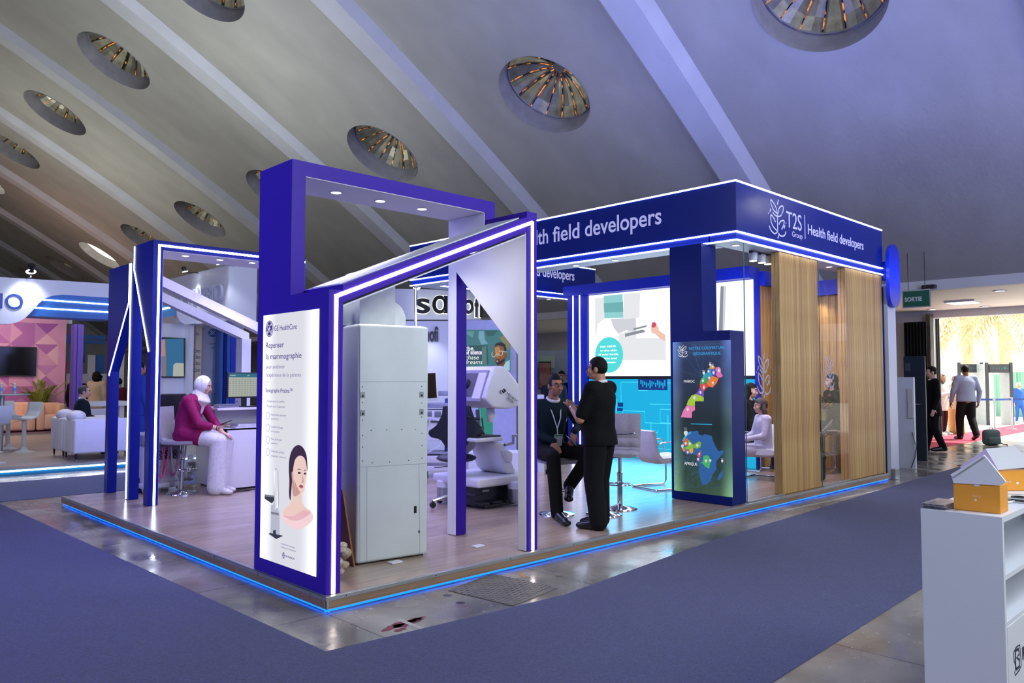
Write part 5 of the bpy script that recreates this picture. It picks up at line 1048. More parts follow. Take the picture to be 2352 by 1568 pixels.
pl = thing('light_bar', 'upright rounded bar glowing deep blue beside the sign band', 'lamp', (10.6, 0, 2.68)); pp = Plane((10.52, -.06, 0), (1, 0, 0), (0, 0, 1))
x0, x1 = pp.px(2043, 630)[0], pp.px(2067, 630)[0]; z0, z1 = pp.px(2055, 706)[1], pp.px(2055, 562)[1]; r_ = (x1-x0)/2; c_ = (x0+x1)/2
MB().prism([pp.p(a, b) for a, b in arc((c_, z1-r_), r_, 0, 180, 12)+arc((c_, z0+r_), r_, 180, 360, 12)], (0, .06, 0)).build('lamp_body', m_pill, pl, smooth=True); box('bracket', m_blue, (10.19, .0, 3.1), (10.52+c_, .05, 3.4), pl)
# grey box, dark cabinets, folded gate
P = at(2090, 1080, Z=FZ); gb = thing('grey_cabinet', 'low pale grey cabinet with a side panel and hanging cable behind the white column', 'cabinet', (P.x+.5, P.y+.1, FZ))
Pz = lambda y, X: at(2090, y, X=X).z
X_ = P.x+.3; y0, y1 = at(2101, 1000, X=X_).y, at(2060, 1000, X=X_).y; MB().box((X_, y0, FZ), (X_+.07, y1+.2, at(2090, 866, X=X_).z)).build('body', m_gwhite, gb)
ya, yb = at(2098, 950, X=X_).y, at(2086, 950, X=X_).y; box('panel', mat('beige_panel', 'b9bcb6', .5), (X_-.02, ya, at(2090, 960, X=X_).z), (X_, yb, at(2090, 892, X=X_).z), gb)
MB().tube([(X_-.03, ya+.02, .55), (X_-.05, ya-.05, .3), (X_-.03, ya-.02, .1), (X_-.06, ya+.04, FZ+.02)], .008, 6).build('cable', m_black, gb)
P = at(2116, 1058, Z=FZ); X_ = P.x; dc = thing('dark_cabinet', 'tall dark cabinet in front of the folded gate beside the suited man', 'cabinet', (X_+.4, P.y, FZ)); y0, y1 = at(2131, 1000, X=X_).y, at(2079, 1000, X=X_).y; zt = at(2110, 818, X=X_).z
MB().box((X_, y0+.02, FZ), (X_+.05, y1, zt), .01).build('body', m_dcab, dc); box('slot_panel', mat('slot_grey', '3d434b', .5), (X_-.01, at(2091, 850, X=X_).y, at(2085, 852, X=X_).z), (X_, y1-.03, at(2085, 834, X=X_).z), dc); box('rail', m_alu, (X_-.02, y0+.12, at(2110, 929, X=X_).z), (X_, y1-.1, at(2110, 927, X=X_).z), dc)
q = MB()
for k in range(16): q.box((X_-.012, y0+.15, FZ+.1+k*.045), (X_, y1-.12, FZ+.12+k*.045))
q.build('louvres', m_dcab, dc, kind='stuff')
GXX = 20.2; g = thing('folding_gate', 'dark corrugated folding gate pushed to the left of the exit opening', 'gate', (GXX, 3.3, FZ)); y0, y1 = at(2128, 800, X=GXX).y, at(2077, 800, X=GXX).y
n = 7
for k in range(n):
    a = y0+(y1-y0)*k/n; b_ = y0+(y1-y0)*(k+1)/n; MB().prism([(GXX, a, FZ), (GXX+.1, (a+b_)/2, FZ), (GXX, b_, FZ), (GXX+.06, b_, FZ), (GXX+.16, (a+b_)/2, FZ), (GXX+.06, a, FZ)], (0, 0, 3.2)).build('leaf', m_dgate, g)
fr_ = thing('gate_frame', 'dark steel post and slim bars at the left edge of the exit opening', 'gate', (20.5, 2.6, FZ)); y0, y1 = at(2139, 800, X=20.35).y, at(2129, 800, X=20.35).y
box('post', mat('rusty_steel', '3d3a34', .6, .3, noise=(6, .3)), (20.3, y0, FZ), (20.58, y1, DZ+.1), fr_)
for px in (2144, 2148.5, 2153): y = at(px, 800, X=20.8).y; box('bar', m_dgate, (20.92, y-.02, FZ), (20.96, y+.02, DZ), fr_)
# exit sign and small vent
PE = Plane((14.2, 0, 0), (0, -1, 0), (0, 0, 1)); a0, b0 = PE.px(2074, 707); a1, b1 = PE.px(2136.5, 702); _, b2 = PE.px(2136, 664); b1 = PE.px(2136, 703)[1]
es = thing('exit_sign', 'green sign reading SORTIE hanging in front of the exit hall', 'sign', (14.23, -(a0+a1)/2, b1)); m_sgreen = mat('sign_green', '0c5a42', .45, noise=(4, .03))
q = MB(); q.prism([PE.p(a, b) for a, b in rect(a0, b1, a1, b2)], (.06, 0, 0)); q.build('board', m_sgreen, es)
q = MB(); stroke(q, PE, rect(a0, b1, a1, b2), .03, .001, .004, True); q.build('rim', m_alu, es); l_, rr = PE.px(2078, 693), PE.px(2118, 689); text('SORTIE', PE, l_[0], l_[1], (b2-b1)*.26, mat('sign_white', 'd8dcdc', .5), es, width=rr[0]-l_[0], off=.002, bold=.02)
for a in (a0+.1, a1-.1): MB().cyl(PE.p(a, b2, -.03), PE.p(a, b2+.9, -.03), .006).build('hanger', m_black, es)
P = at(2135, 660, X=14.9); single(MB().box((P.x-.1, P.y-.13, P.z-.03), (P.x+.15, P.y+.13, P.z+.05), .01).box((P.x-.12, P.y-.1, P.z), (P.x-.1, P.y+.1, P.z+.02)), 'ceiling_vent', m_black, (P.x, P.y, P.z), 'small black box fixed to the vault edge above the green exit sign', 'vent')
# stanchions and belt, scanners
m_belt = mat('blue_belt', '1c3f86', .6); st = []
for px, py, lab in ((2156, 1000, 'steel stanchion behind the suited man at the red carpet'), (2179, 975, 'steel stanchion between the two waiting women'), (2229, 985, 'steel stanchion between the walking man and the scanner'), (2285, 987, 'steel stanchion standing behind the backpack'), (2325, 985, 'steel stanchion in front of the man in blue')):
    P = at(px, py, Z=FZ); st.append(P); t = thing('stanchion', lab, 'stanchion', P, 'belt stanchions at the exit')
    MB().lathe([(0, .03), (.03, .03), (.1, .02), (.17, .008), (.17, 0), (0, 0)], P, 20).build('base', m_silver, t, smooth=True); MB().cyl(P, P+Vector((0, 0, .95)), .035).lathe([(.04, .95), (.04, 1.02), (0, 1.03)], P, 14).build('post', m_silver, t, smooth=True)
bl = MB()
for a, b in ((st[0], st[1]), (st[1], st[2]), (st[2], st[3]), (st[3], st[4]), (st[4], st[4]+Vector((1.5, -1.2, 0)))):
    d = (b-a).normalized(); nn = Vector((-d.y, d.x, 0))*.005; z = Vector((0, 0, .93)); bl.prism([a+z, b+z, b+z+Vector((0, 0, .06)), a+z+Vector((0, 0, .06))], nn)
single(bl, 'barrier_belt', m_belt, st[3]+Vector((0, 0, .9)), 'dark blue belt strung between the steel stanchions', 'belt')
P = st[4]+Vector((1.5, -1.2, 0)); t = thing('stanchion', 'steel stanchion just outside the right edge of the photo', 'stanchion', P, 'belt stanchions at the exit'); MB().cyl(P, P+Vector((0, 0, 1)), .035).build('post', m_silver, t); MB().lathe([(0, .03), (.17, .008), (.17, 0), (0, 0)], P, 20).build('base', m_silver, t)
m_scanw = mat('scanner_grey', 'b9bcbc', .5); m_scand = mat('scanner_dark', '3a3c40', .5)
for pa, pb, yb, yt, lab in ((2207, 2259, 974, 832, 'walk-through metal detector behind the walking man'), (2271, 2327, 976, 832, 'walk-through metal detector in front of the green gate')):
    A, B_ = at(pa, yb, Z=FZ), at(pb, yb, Z=FZ); D_ = (A-CC).dot(CFW); A = at(pa, yb, Z=FZ); B_ = CC+ray(pb, yb)*((A-CC).dot(CFW)); B_.z = FZ; zt = at(pb, yt, D=D_).z
    t = thing('metal_detector', lab, 'metal detector', (A+B_)/2, 'walk-through metal detectors at the exit'); d = (B_-A).normalized(); n_ = Vector((-d.y, d.x, 0)); n_ = n_ if n_.dot(CFW) > 0 else -n_
    for P in (A, B_):
        MB().prism([P-d*.05, P+d*.05, P+d*.05+n_*.05, P-d*.05+n_*.05], (0, 0, zt-FZ)).build('edge_post', m_scand, t); MB().prism([P-d*.05+n_*.05, P+d*.05+n_*.05, P+d*.05+n_*.6, P-d*.05+n_*.6], (0, 0, zt-FZ-.05)).build('side_panel', m_scanw, t)
    hd = MB().prism([A+d*.08, B_-d*.08, B_-d*.08+n_*.3, A+d*.08+n_*.3], (0, 0, .3)); 
    for v in hd.bm.verts: v.co.z += zt-FZ-.36
    h_ = hd.build('header', m_scand, t); ph = Plane(Vector((A.x, A.y, zt-.36))+d*.08, d, (0, 0, 1)); q = MB()
    for k in range(6): sheet(q, ph, disc((.15+.1*k, .16), .022 if k != 4 else .04, 10), .001 if ph.n.dot(CFW) < 0 else -.003, .002)
    q.build('indicator', emi('teal_indicator', '38a8a0', .8), h_, kind='stuff')
# outside: green gate, palms
m_gg = mat('green_gate_paint', '7fb09a', .6, noise=(3, .05)); gt = thing('green_gate', 'pale green boarded gate standing in the sun outside', 'gate', (36, 3.2, FZ))
D_ = 38
for k in range(9):
    pa = 2283+k*9; A = at(pa, 900, X=36); B_ = at(pa+8.6, 900, X=36); zt = at(pa, 860 if k < 4 else 854, X=36).z; MB().box((36-.05*(k % 2), B_.y, FZ), (36.1, A.y, zt)).build('board', m_gg, gt)
P = at(2295, 855, X=36); box('lamp_box', m_scand, (35.9, P.y-.3, P.z), (36.2, P.y+.3, P.z+.25), gt)
m_palm = mat('palm_frond', 'c4b98c', .7, noise=(3, .3)); m_trunk = mat('palm_trunk', 'd6bf9c', .9, noise=(5, .3), bump=(9, .8))
def palm(px, py_base_z, X, h, rad, lab, seed):
    rnd = random.Random(seed); y = at(px, 800, X=X).y; t = thing('palm_tree', lab, 'palm', (X, y, FZ), 'sunlit palms outside the exit')
    MB().tube([(X, y, FZ), (X+.1, y, h*.5), (X, y, h-1.2), (X, y, h-.5), (X, y, h)], [.34, .28, .27, .5, .2], 12).build('trunk', m_trunk, t, smooth=True); 
    for k in range(30):
        a = k*2.4; el = rnd.uniform(-.5, 1.1); L_ = rad*rnd.uniform(.8, 1.1); d = Vector((math.cos(a), math.sin(a), 0)); sd = Vector((-d.y, d.x, 0)); mid = []
        for s_ in range(8): f_ = s_/7; mid.append(Vector((X, y, h))+d*L_*f_*math.cos(el*.5)+Vector((0, 0, L_*(math.sin(el)*f_-.75*f_*f_))))
        q = MB()
        for i in range(7):
            for sg in (-1, 1):
                for j in range(2):
                    p0 = mid[i].lerp(mid[i+1], j/2); p1 = mid[i].lerp(mid[i+1], j/2+.35); tip = p0+sd*sg*(.55*(1-abs(i/7-.4)))+(mid[min(i+1, 7)]-mid[i])*.9+Vector((0, 0, -.28)); q.bm.faces.new([q.bm.verts.new(v) for v in (p0, p1, tip)])
        q.build('frond', m_palm, t, recalc=False)
palm(2307, 0, 40, 4.9, 2.6, 'palm with drooping fronds at the upper right of the exit opening', 2); palm(2222, 0, 43, 5.6, 2.6, 'faint sunlit palm left of the middle of the exit opening', 5)
# backpack on the floor
P = at(2278, 1022, Z=FZ); bpk = thing('backpack', 'grey green backpack standing on the shiny floor at the red carpet', 'backpack', P); m_bag = mat('grey_green_canvas', '4a5c5e', .8, noise=(20, .1)); M2 = RZ(P, CY-PI/2)
MB().box((-.2, -.1, 0), (.2, .12, .38), .09, 4, mtx=M2).build('body', m_bag, bpk, smooth=True); MB().box((-.15, -.16, .03), (.15, -.06, .2), .04, 3, mtx=M2).build('front_pocket', m_bag, bpk, smooth=True); MB().tube([M2 @ Vector(p) for p in ((-.04, 0, .37), (-.04, .02, .42), (.04, .02, .42), (.04, 0, .37))], .01).build('handle', m_bag, bpk); MB().tube([M2 @ Vector(p) for p in ((.16, 0, .08), (.27, -.05, .02), (.34, -.08, .02), (.3, -.12, .01))], .014).build('strap', m_black, bpk)
# ================================================================== FOREGROUND COUNTER
m_ctr = mat('counter_white', 'd3d8e2', .28, noise=(2, .02)); CX0, CYN, CZ = .54, None, None
Pn = None
for D_ in [2.6+.01*k for k in range(80)]:
    P = at(2303, 1187, D=D_)
    if P.x >= CX0: Pn = P; break
CYN, CZ = Pn.y, Pn.z; CYF = at(2114, 1167, X=CX0).y; CX1 = CX0+1.5
ct = thing('display_counter', 'white open shelf counter at the right edge of the photo with goods on top', 'counter', (CX0+.75, (CYN+CYF)/2, FZ)); zt1 = at(2330, 1330, Y=CYN).z; zt2 = at(2306, 1436, Y=CYN).z
MB().box((CX0, CYN, FZ), (CX0+.022, CYF, CZ), .001, 1).build('end_panel', m_ctr, ct); box('back_panel', m_ctr, (CX0+.022, CYF-.018, FZ), (CX1, CYF, CZ-.022), ct); box('top_board', m_ctr, (CX0+.022, CYN, CZ-.022), (CX1, CYF, CZ), ct); box('end_panel', m_ctr, (CX1-.022, CYN, FZ), (CX1, CYF-.018, CZ-.022), ct)
zs1 = at(2306, 1325, Y=CYN).z; box('shelf', m_ctr, (CX0+.022, CYN+.002, zs1-.018), (CX1-.022, CYF-.018, zs1), ct); box('shelf', m_ctr, (CX0+.022, CYN+.002, zt2-.018), (CX1-.022, CYF-.018, zt2), ct); box('front_panel', m_ctr, (CX0+.026, CYN, FZ), (CX1-.022, CYN+.016, zt2-.018), ct)
PF = Plane((CX0, CYN, 0), (1, 0, 0), (0, 0, 1)); zf = zmap(PF, 2052, 1000, 2.76); m_lg = mat('dark_navy_print', '23253f', .5)
q = MB(); W_ = lambda pts: [zf(*p) for p in pts]
stroke(q, PF, W_([(760, 1375), (778, 1340), (800, 1325), (806, 1400), (810, 1450), (800, 1480), (772, 1520), (768, 1500), (778, 1470), (765, 1430), (760, 1375)]), .005, .0005, .0008); stroke(q, PF, W_([(772, 1360), (774, 1480)]), .012, .0005, .0008); stroke(q, PF, W_([(774, 1360), (792, 1352), (797, 1385), (780, 1405), (798, 1420), (800, 1460), (778, 1480)]), .011, .0005, .0008); q.build('logo_print', m_lg, ct)
text('RAND', PF, zf(818, 1420)[0], zf(818, 1420)[1], .05, m_lg, ct, off=.0006, bold=.02)
# boxes on the counter
m_or = mat('orange_card', 'e39a34', .5, noise=(3, .03)); m_wc = mat('white_card', 'd9dce6', .5, noise=(2, .02)); m_wp = mat('white_print', 'efe6d8', .5)
BX = CX0+.07; PB = Plane((BX, 0, 0), (0, -1, 0), (0, 0, 1)); zo = zmap(PB, 2160, 1000, 7.84); bx = lambda p: zo(*p)
ob1 = thing('gift_box', 'open orange and white card box standing at the near corner of the counter', 'box', (BX+.08, -bx((660, 1380))[0], CZ), 'orange card boxes on the counter')
ya, yb = -bx((243, 1340))[0], -bx((1083, 1400))[0]; ztop = bx((660, 870))[1]
MB().box((BX, yb, CZ+.001), (BX+.11, ya, ztop), .001, 1).build('box_body', m_or, ob1); 
lid = [(243, 855), (190, 700), (790, 350), (850, 420), (1180, 830), (1080, 895)]
MB().prism([PB.p(*bx(p), .004) for p in lid], (.012, 0, 0)).build('white_flap', m_wc, ob1); MB().prism([PB.p(*bx(p), .006) for p in ((190, 700), (790, 345), (800, 375), (240, 740))], (-.006, 0, 0)).build('folded_edge', m_wc, ob1)
q = MB(); sheet(q, PB, [bx((660+58*math.cos(a), 870+48*math.sin(a))) for a in [k*PI/10 for k in range(11)]], .0006, .0006); q.build('thumb_notch', m_wc, ob1)
a, b = bx((580, 1100)); a2, _ = bx((732, 1140)); P2 = Plane(PB.p(a2, b), (0, 1, 0), (0, 0, -1)); P2.n = PB.n.copy(); text('SA STYLE', P2, 0, -.006, .006, m_wp, ob1, width=a2-a, off=.0006, t=.0006); q = MB(); sheet(q, PB, disc(bx((635, 1160)), .0045, 12), .0006, .0006); q.build('print_mark', m_wp, ob1)
BY = CYN+.06; PB2 = Plane((0, BY, 0), (1, 0, 0), (0, 0, 1)); zo2 = zmap(PB2, 2160, 1000, 7.84); x0, z0 = zo2(1080, 650); x0 = zo2(1085, 1000)[0]
BY2 = CYF-.1; XB = CX0+.34; PB3 = Plane((XB, 0, 0), CR*1.0+CFW*.25, (0, 0, 1)); 
P0 = at(2297, 1127, Z=CZ); P0 = CC+(P0-CC)*1.0
d_u = CR.copy(); PB3 = Plane(P0, d_u, (0, 0, 1)); z3 = zmap(PB3, 2160, 1000, 7.84)
ob2 = thing('gift_box', 'orange and white card box lying open behind the near box on the counter', 'box', P0+d_u*.08, 'orange card boxes on the counter'); hb = max(.05, z3(1200, 640)[1]); n_in = -PB3.n if PB3.n.y < 0 else PB3.n
MB().prism([PB3.p(a, b) for a, b in rect(-.01, .001, .17, hb)], n_in*.07, .001, 1).build('box_body', m_or, ob2)
fl_ = [z3(*p) for p in ((1040, 615), (820, 240), (1345, 195), (1700, 560))]; MB().prism([PB3.p(*p) - n_in*.004 for p in fl_], n_in*.012).build('white_flap', m_wc, ob2)
MB().prism([at(2160+x_/7.84, 1000+y_/7.84, X=BX+.135) for x_, y_ in ((350, 555), (820, 240), (1040, 615), (900, 800), (500, 830))], (.006, 0, 0)).build('folded_edge', mat('lilac_card', 'c0bce6', .5), ob2)
P2 = Plane(PB3.p(*z3(1270, 850)), -d_u, (0, 0, -1)); P2.n = -n_in; text('SA STYLE', P2, 0, -.008, .008, m_wp, ob2, width=.035, off=.0006, t=.0006); q = MB(); sheet(q, Plane(PB3.o, PB3.u, PB3.v), disc(z3(1385, 855), .006, 12), .0008 if PB3.n.dot(n_in) < 0 else -.0016, .0006); q.build('print_mark', m_wp, ob2)
P = at(2160, 1160, Z=CZ); rnd = random.Random(2); m_foil = mat('glossy_foil', 'b7b7c6', .12, .8, noise=(9, .3), stretch=(1, 8, 1))
for k in range(4):
    z = CZ+.0005+k*.0055; dx = rnd.uniform(-.01, .01); a, b = CX0+.012+dx, CX0+.2+dx; y0 = ya+.012; y1 = CYF-.002; single(MB().box((a, y0, z), (b, y1, z+.005), .002, 1).tube([(a, y1-.01, z+.003), (b, y1-.012, z+.003)], .0025, 6), 'magazine', m_foil, ((a+b)/2, (y0+y1)/2, z), ('lowest', 'second from bottom', 'third from bottom', 'topmost')[k]+' glossy silver brochure in the stack beside the near orange box', 'brochure', 'glossy brochures on the counter')
P = at(2308, 1150, Z=CZ); single(MB().box((P.x, P.y, CZ), (P.x+.04, P.y+.05, CZ+.045), .004).box((P.x+.005, P.y-.001, CZ+.01), (P.x+.035, P.y, CZ+.04)), 'card_holder', mat('dark_grey_plastic', '34403f', .4), (P.x+.02, P.y+.025, CZ), 'small dark grey holder between the two orange boxes', 'holder')
P = at(2335, 1152, Z=CZ); tr_ = thing('tape_reel', 'round reel with grey rims lying on the counter at the right photo edge', 'reel', (P.x+.04, P.y, CZ)); c_ = Vector((P.x+.04, P.y, CZ))
for z in (.002, .016): MB().lathe([(.072, 0), (.085, 0), (.085, .003), (.072, .003), (.072, 0)], c_+Vector((0, 0, z)), 32).build('rim', m_scanw, tr_, smooth=True)
q = MB(); q.lathe([(.02, 0), (.03, 0), (.03, .018), (.02, .018)], c_, 24)
for k in range(5): a = k*2*PI/5; q.box((.025, -.004, .002), (.075, .004, .005), mtx=RZ(c_, a))
q.build('hub', m_scand, tr_)
P = at(2312, 1157, Z=CZ); single(MB().cyl((P.x, P.y, CZ+.005), (P.x+.07, P.y-.01, CZ+.005), .0045).cyl((P.x-.015, P.y+.002, CZ+.005), (P.x, P.y, CZ+.005), .002, .0045), 'pen', m_white, (P.x+.03, P.y, CZ), 'white pen lying on the counter beside the reel', 'pen')
P = at(2320, 1240, Z=zs1); q = MB(); q.tube([(CX0+.05, CYN+.08, zs1+.05), (CX0+.1, CYN+.06, zs1+.04), (CX0+.16, CYN+.08, zs1+.03), (CX0+.2, CYN+.1, zs1+.025)], .018, 8, squash=.5).box((CX0+.09, CYN+.04, zs1+.02), (CX0+.13, CYN+.09, zs1+.055), .006)
single(q, 'bag_strap', m_black, (CX0+.12, CYN+.08, zs1), 'black buckled strap lying on the upper shelf of the counter', 'strap', smooth=True)
q = MB(); rnd = random.Random(6)
for k in range(10): q.ell((CX0+.2+rnd.uniform(-.1, .12), CYN+.16+rnd.uniform(-.05, .04), zs1+.05+k*.009), (rnd.uniform(.03, .06), .03, rnd.uniform(.02, .05)), seg=9, rings=6)
single(q, 'plastic_film', mat('pale_film', 'c9d0d2', .25, noise=(9, .1), bump=(20, .5)), (CX0+.2, CYN+.16, zs1), 'crumpled clear plastic film on the upper shelf behind the strap', 'film', smooth=True)
# ================================================================== THE WHITE AND BLUE STAND BEHIND, LEFT
m_teal = mat('teal_edge', '0f6f9c', .4); m_sblue = mat('stand_blue', '1460b4', .4, noise=(2, .03)); m_pale = mat('pale_laminate', 'a8a29a', .35, noise=(2, .1)); m_lil = mat('white_stand_board', 'd3d8ec', .45, noise=(1, .02)); m_soffab = mat('white_sofa_leather', 'd8d8e4', .45, noise=(8, .03)); m_letter = mat('letter_blue', '18409a', .4); m_puc = mat('violet_paint', '5a3a98', .45)
YP = at(100, 1068, Z=.04).y; pf2 = thing('back_platform', 'pale stand floor edged with a white light line behind the cross aisle', 'platform', (-1, YP+4, FZ))
PX1 = at(470, 1050, Z=.04).x+4
box('deck', m_pale, (-10, YP, .0), (PX1, YP+9, .04), pf2); box('edge_band', m_teal, (-10, YP+.02, FZ), (PX1, YP+.2, .0), pf2); box('led_strip', m_led, (-10, YP+.002, -.035), (PX1, YP+.02, -.012), pf2); box('filler', m_black, (-10, YP+.2, FZ), (PX1, YP+9, 0), pf2)
ZP = .04
# fascia with the wave
PA = Plane((0, YP+.15, 0), (1, 0, 0), (0, 0, 1)); fx_ = lambda x, y: PA.px(x, y)
fs = thing('wave_fascia', 'white wave shaped sign band with blue underside and light lines above the sofas', 'fascia', (0, YP+.3, 2.5))
wave = [(-420, 745), (20, 744), (40, 740), (58, 730), (74, 714), (90, 696), (104, 685), (120, 679), (145, 676), (262, 684)]
MB().prism([(fx_(*p)[0], YP+.15, fx_(*p)[1]) for p in wave+[(262, 652), (150, 645), (0, 636), (-420, 610)]], (0, .12, 0)).build('white_wave', m_lil, fs)
fbm = MB().prism([(fx_(*p)[0], YP+.2, fx_(*p)[1]) for p in ((50, 724), (262, 734), (262, 680), (100, 672))], (0, .6, 0)).build('blue_band', m_sblue, fs)
PA2 = Plane((0, YP+.2, 0), (1, 0, 0), (0, 0, 1))
for a, b in (((95, 688), (262, 700)), ((76, 706.5), (262, 717.5))): stroke(MB(), PA2, [PA2.px(*a), PA2.px(*b)], .022, .001, .01).build('led_strip', m_led, fbm)
b0, b1 = fx_(0, 707), fx_(52, 709.5); text('SOMARBIO', PA, b1[0], b1[1]-.01, fx_(20, 671)[1]-fx_(20, 708)[1], m_letter, fs, width=(b1[0]-fx_(0, 707)[0])*5.2, align='r', off=.004, t=.015)
P = PA.p(*fx_(62, 640)); sl_ = MB().lathe([(.05, 0), (.06, .14), (0, .16)], P+Vector((0, -.25, .1)), 14, axis=(0, -.6, .8)).box(P+Vector((-.01, -.26, .0)), P+Vector((.01, .02, .03))).build('spot_lamp', m_black, fs); MB().lathe([(0, 0), (.075, .0), (.075, .01), (0, .01)], P+Vector((0, -.25, .1)), 16, axis=(0, -.35, -.9)).build('lens', emi('floodlit_lens', 'ffffff', 25), sl_)
lamp('fascia_flood', 'SPOT', P+Vector((0, -.3, .08)), 60, (.95, .97, 1), .06, direction=(0, .55, -1), angle=1.5, blend=.8)
xc0, xc1 = at(168, 850, Y=YP+2.5).x, at(190, 850, Y=YP+2.5).x; vc = thing('violet_column', 'violet column carrying the white wave sign band behind the seated man', 'column', ((xc0+xc1)/2, YP+2.6, ZP)); 
for k in range(3): box('face_board', m_puc, (xc0+(xc1-xc0)*k/3+.006, YP+2.5-.02*(k % 2), ZP), (xc0+(xc1-xc0)*(k+1)/3, YP+2.75, 2.62), vc)
# tall sign wall with raised letters
TX = 4.2; tw = thing('sign_tower', 'white tower wall with raised lettering lit by two floodlights behind the blue portal', 'sign wall', (TX+.3, YP+2.2, ZP))
y0, y1 = at(525, 700, X=TX).y, at(368, 700, X=TX).y; zt = at(525, 608, X=TX).z; zb = at(470, 742, X=TX).z
zl_ = at(372, 655, X=TX).z; MB().box((TX, y0, zb), (TX+.62, y1, zt)).build('wall', m_lil, tw); PTW = Plane((TX, y1, 0), (0, -1, 0), (0, 0, 1)); zt_ = zmap(PTW, 360, 600, 6.029)
a, b = zt_(430, 575), zt_(920, 548); text('OMARBIO', PTW, zt_(350, 600)[0], zt_(800, 560)[1], zt_(870, 285)[1]-zt_(870, 535)[1], m_lil, tw, width=b[0]-zt_(350, 600)[0], off=.0, t=.05); a2 = zt_(350, 600)[0]; text('S', PTW, a2-.05, zt_(800, 560)[1], zt_(870, 285)[1]-zt_(870, 535)[1], m_lil, tw, align='r', off=0, t=.05)
for px, py in ((425, 623), (504, 606)):
    P = at(px, py, X=TX-.3); o = MB().lathe([(.04, 0), (.05, .1), (0, .12)], P, 12, axis=(-.4, 0, .9)).box(P+Vector((0, -.01, -.02)), P+Vector((.32, .01, 0))).build('floodlight', m_black, tw); MB().lathe([(0, 0), (.06, 0), (.06, .01), (0, .01)], P, 14, axis=(.3, 0, -.95)).build('lens', emi('floodlit_lens'), o)
    lamp('tower_flood', 'SPOT', P+Vector((-.05, 0, -.05)), 45, (1, 1, 1), .05, direction=(.5, 0, -1), angle=1.2, blend=.8)
def pxbox(name, m, x0, y0, x1, y1, Y, dep, parent=None, **k):
    a, b = at(x0, y1, Y=Y), at(x1, y0, Y=Y); return MB().box((a.x, Y, a.z), (b.x, Y+dep, b.z)).build(name, m, parent, **k)
def pxthing(name, lab, cat, m, x0, y0, x1, y1, Y, dep, part='panel', to_floor=True, group=None):
    a, b = at(x0, y1, Y=Y), at(x1, y0, Y=Y); t = thing(name, lab, cat, ((a.x+b.x)/2, Y+dep/2, ZP if to_floor else a.z), group); MB().box((a.x, Y, ZP if to_floor else a.z), (b.x, Y+dep, b.z)).build(part, m, t); return t
YB1 = YP+2.4
t = pxthing('partition_wall', 'white partition wall carrying a glossy wall screen behind the blue portal', 'wall panel', m_lil, 372, 745, 436, 940, YB1+.5, .15)
tv = thing('wall_screen', 'glossy wall screen showing a blue and beige picture behind the blue portal', 'screen', at(394, 866, Y=YB1+.4)); pxbox('frame', m_black, 362, 776, 424.5, 867, YB1+.42, .07, tv); PTV = Plane((0, YB1+.42, 0), (1, 0, 0), (0, 0, 1)); 
for n, h, pts in (('picture', '2f7fb4', [(364, 779), (422, 777), (422, 864), (364, 864)]), ('picture_shape', 'd9a488', [(364, 781), (379, 779), (382, 864), (364, 864)]), ('picture_shape', '7a8ca8', [(364, 818), (380, 818), (382, 864), (364, 864)]), ('picture_shape', 'd8dccf', [(398, 838), (404, 833), (422, 834), (422, 864), (397, 864)])): q = MB(); sheet(q, PTV, [PTV.px(*p) for p in pts], .001 if n == 'picture' else .003, .001); q.build(n, emi('tv_'+h, h, .55), tv)
pxthing('lavender_post', 'plain lavender lit post between the wall screen and the beige panel', 'post', m_lil, 433, 744, 446, 940, YB1+.2, .3)
bp2 = pxthing('info_panel', 'narrow beige info panel with small icons behind the headscarf', 'panel', mat('beige_board', 'c9c2b2', .5), 446, 744, 464, 940, YB1+.5, .1); PI2 = Plane((0, YB1+.5, 0), (1, 0, 0), (0, 0, 1)); m_dt = mat('grey_letters', '4a5468', .5)
a = PI2.px(447, 770); text('cion', PI2, a[0], a[1], .1, m_dt, bp2, width=PI2.px(457, 770)[0]-a[0], off=.002); q = MB()
for y in (806, 820, 834, 850): 
    c = PI2.px(448, y); stroke(q, PI2, disc(c, .035, 12), .012, .002, .002, True)
    for d in (0, 3): c2 = PI2.px(451, y+d-1); c3 = PI2.px(460, y+d); sheet(q, PI2, rect(c2[0], c2[1]-.008, c3[0], c2[1]+.008), .002)
q.build('icon_rows', m_dt, bp2, kind='stuff')
gw = pxthing('analyser_wall', 'grey print wall with round cross logo and partly hidden lettering', 'wall panel', mat('grey_print_wall', 'aab4cc', .5), 464, 744, 560, 945, YB1+.9, .1); PGW = Plane((0, YB1+.9, 0), (1, 0, 0), (0, 0, 1))
c = PGW.px(488, 764); q = MB(); sheet(q, PGW, disc(c, .1, 24), .002); lg = q.build('logo_disc', mat('logo_blue', '1c6a9c', .4), gw); q = MB()
for s_ in (1, -1):
    for o_ in (-.02, .02): stroke(q, PGW, [(c[0]-.06+o_, c[1]-.06*s_), (c[0]+.06+o_, c[1]+.06*s_)], .014, .0045)
q.build('logo_cross', m_white, lg); m_nt = mat('navy_letters', '26335c', .5)
def gtext(s, x0, x1, y, cap): a, b = PGW.px(x0, y), PGW.px(x1, y); text(s, PGW, a[0], a[1], cap, m_nt, gw, width=b[0]-a[0], off=.002)
gtext('C', 499, 505, 768, .07); gtext('SYSTEME', 480, 505, 792, .05); gtext('UNIVER', 484, 505, 800, .05); gtext('QUE', 540, 548, 792, .05); gtext('X', 542, 545, 800, .05); gtext('cobas', 493, 507, 915, .05); a = PGW.px(497, 905); q = MB(); stroke(q, PGW, arc(a, .05, 40, 320, 14), .025, .002); q.build('round_mark', m_nt, gw)
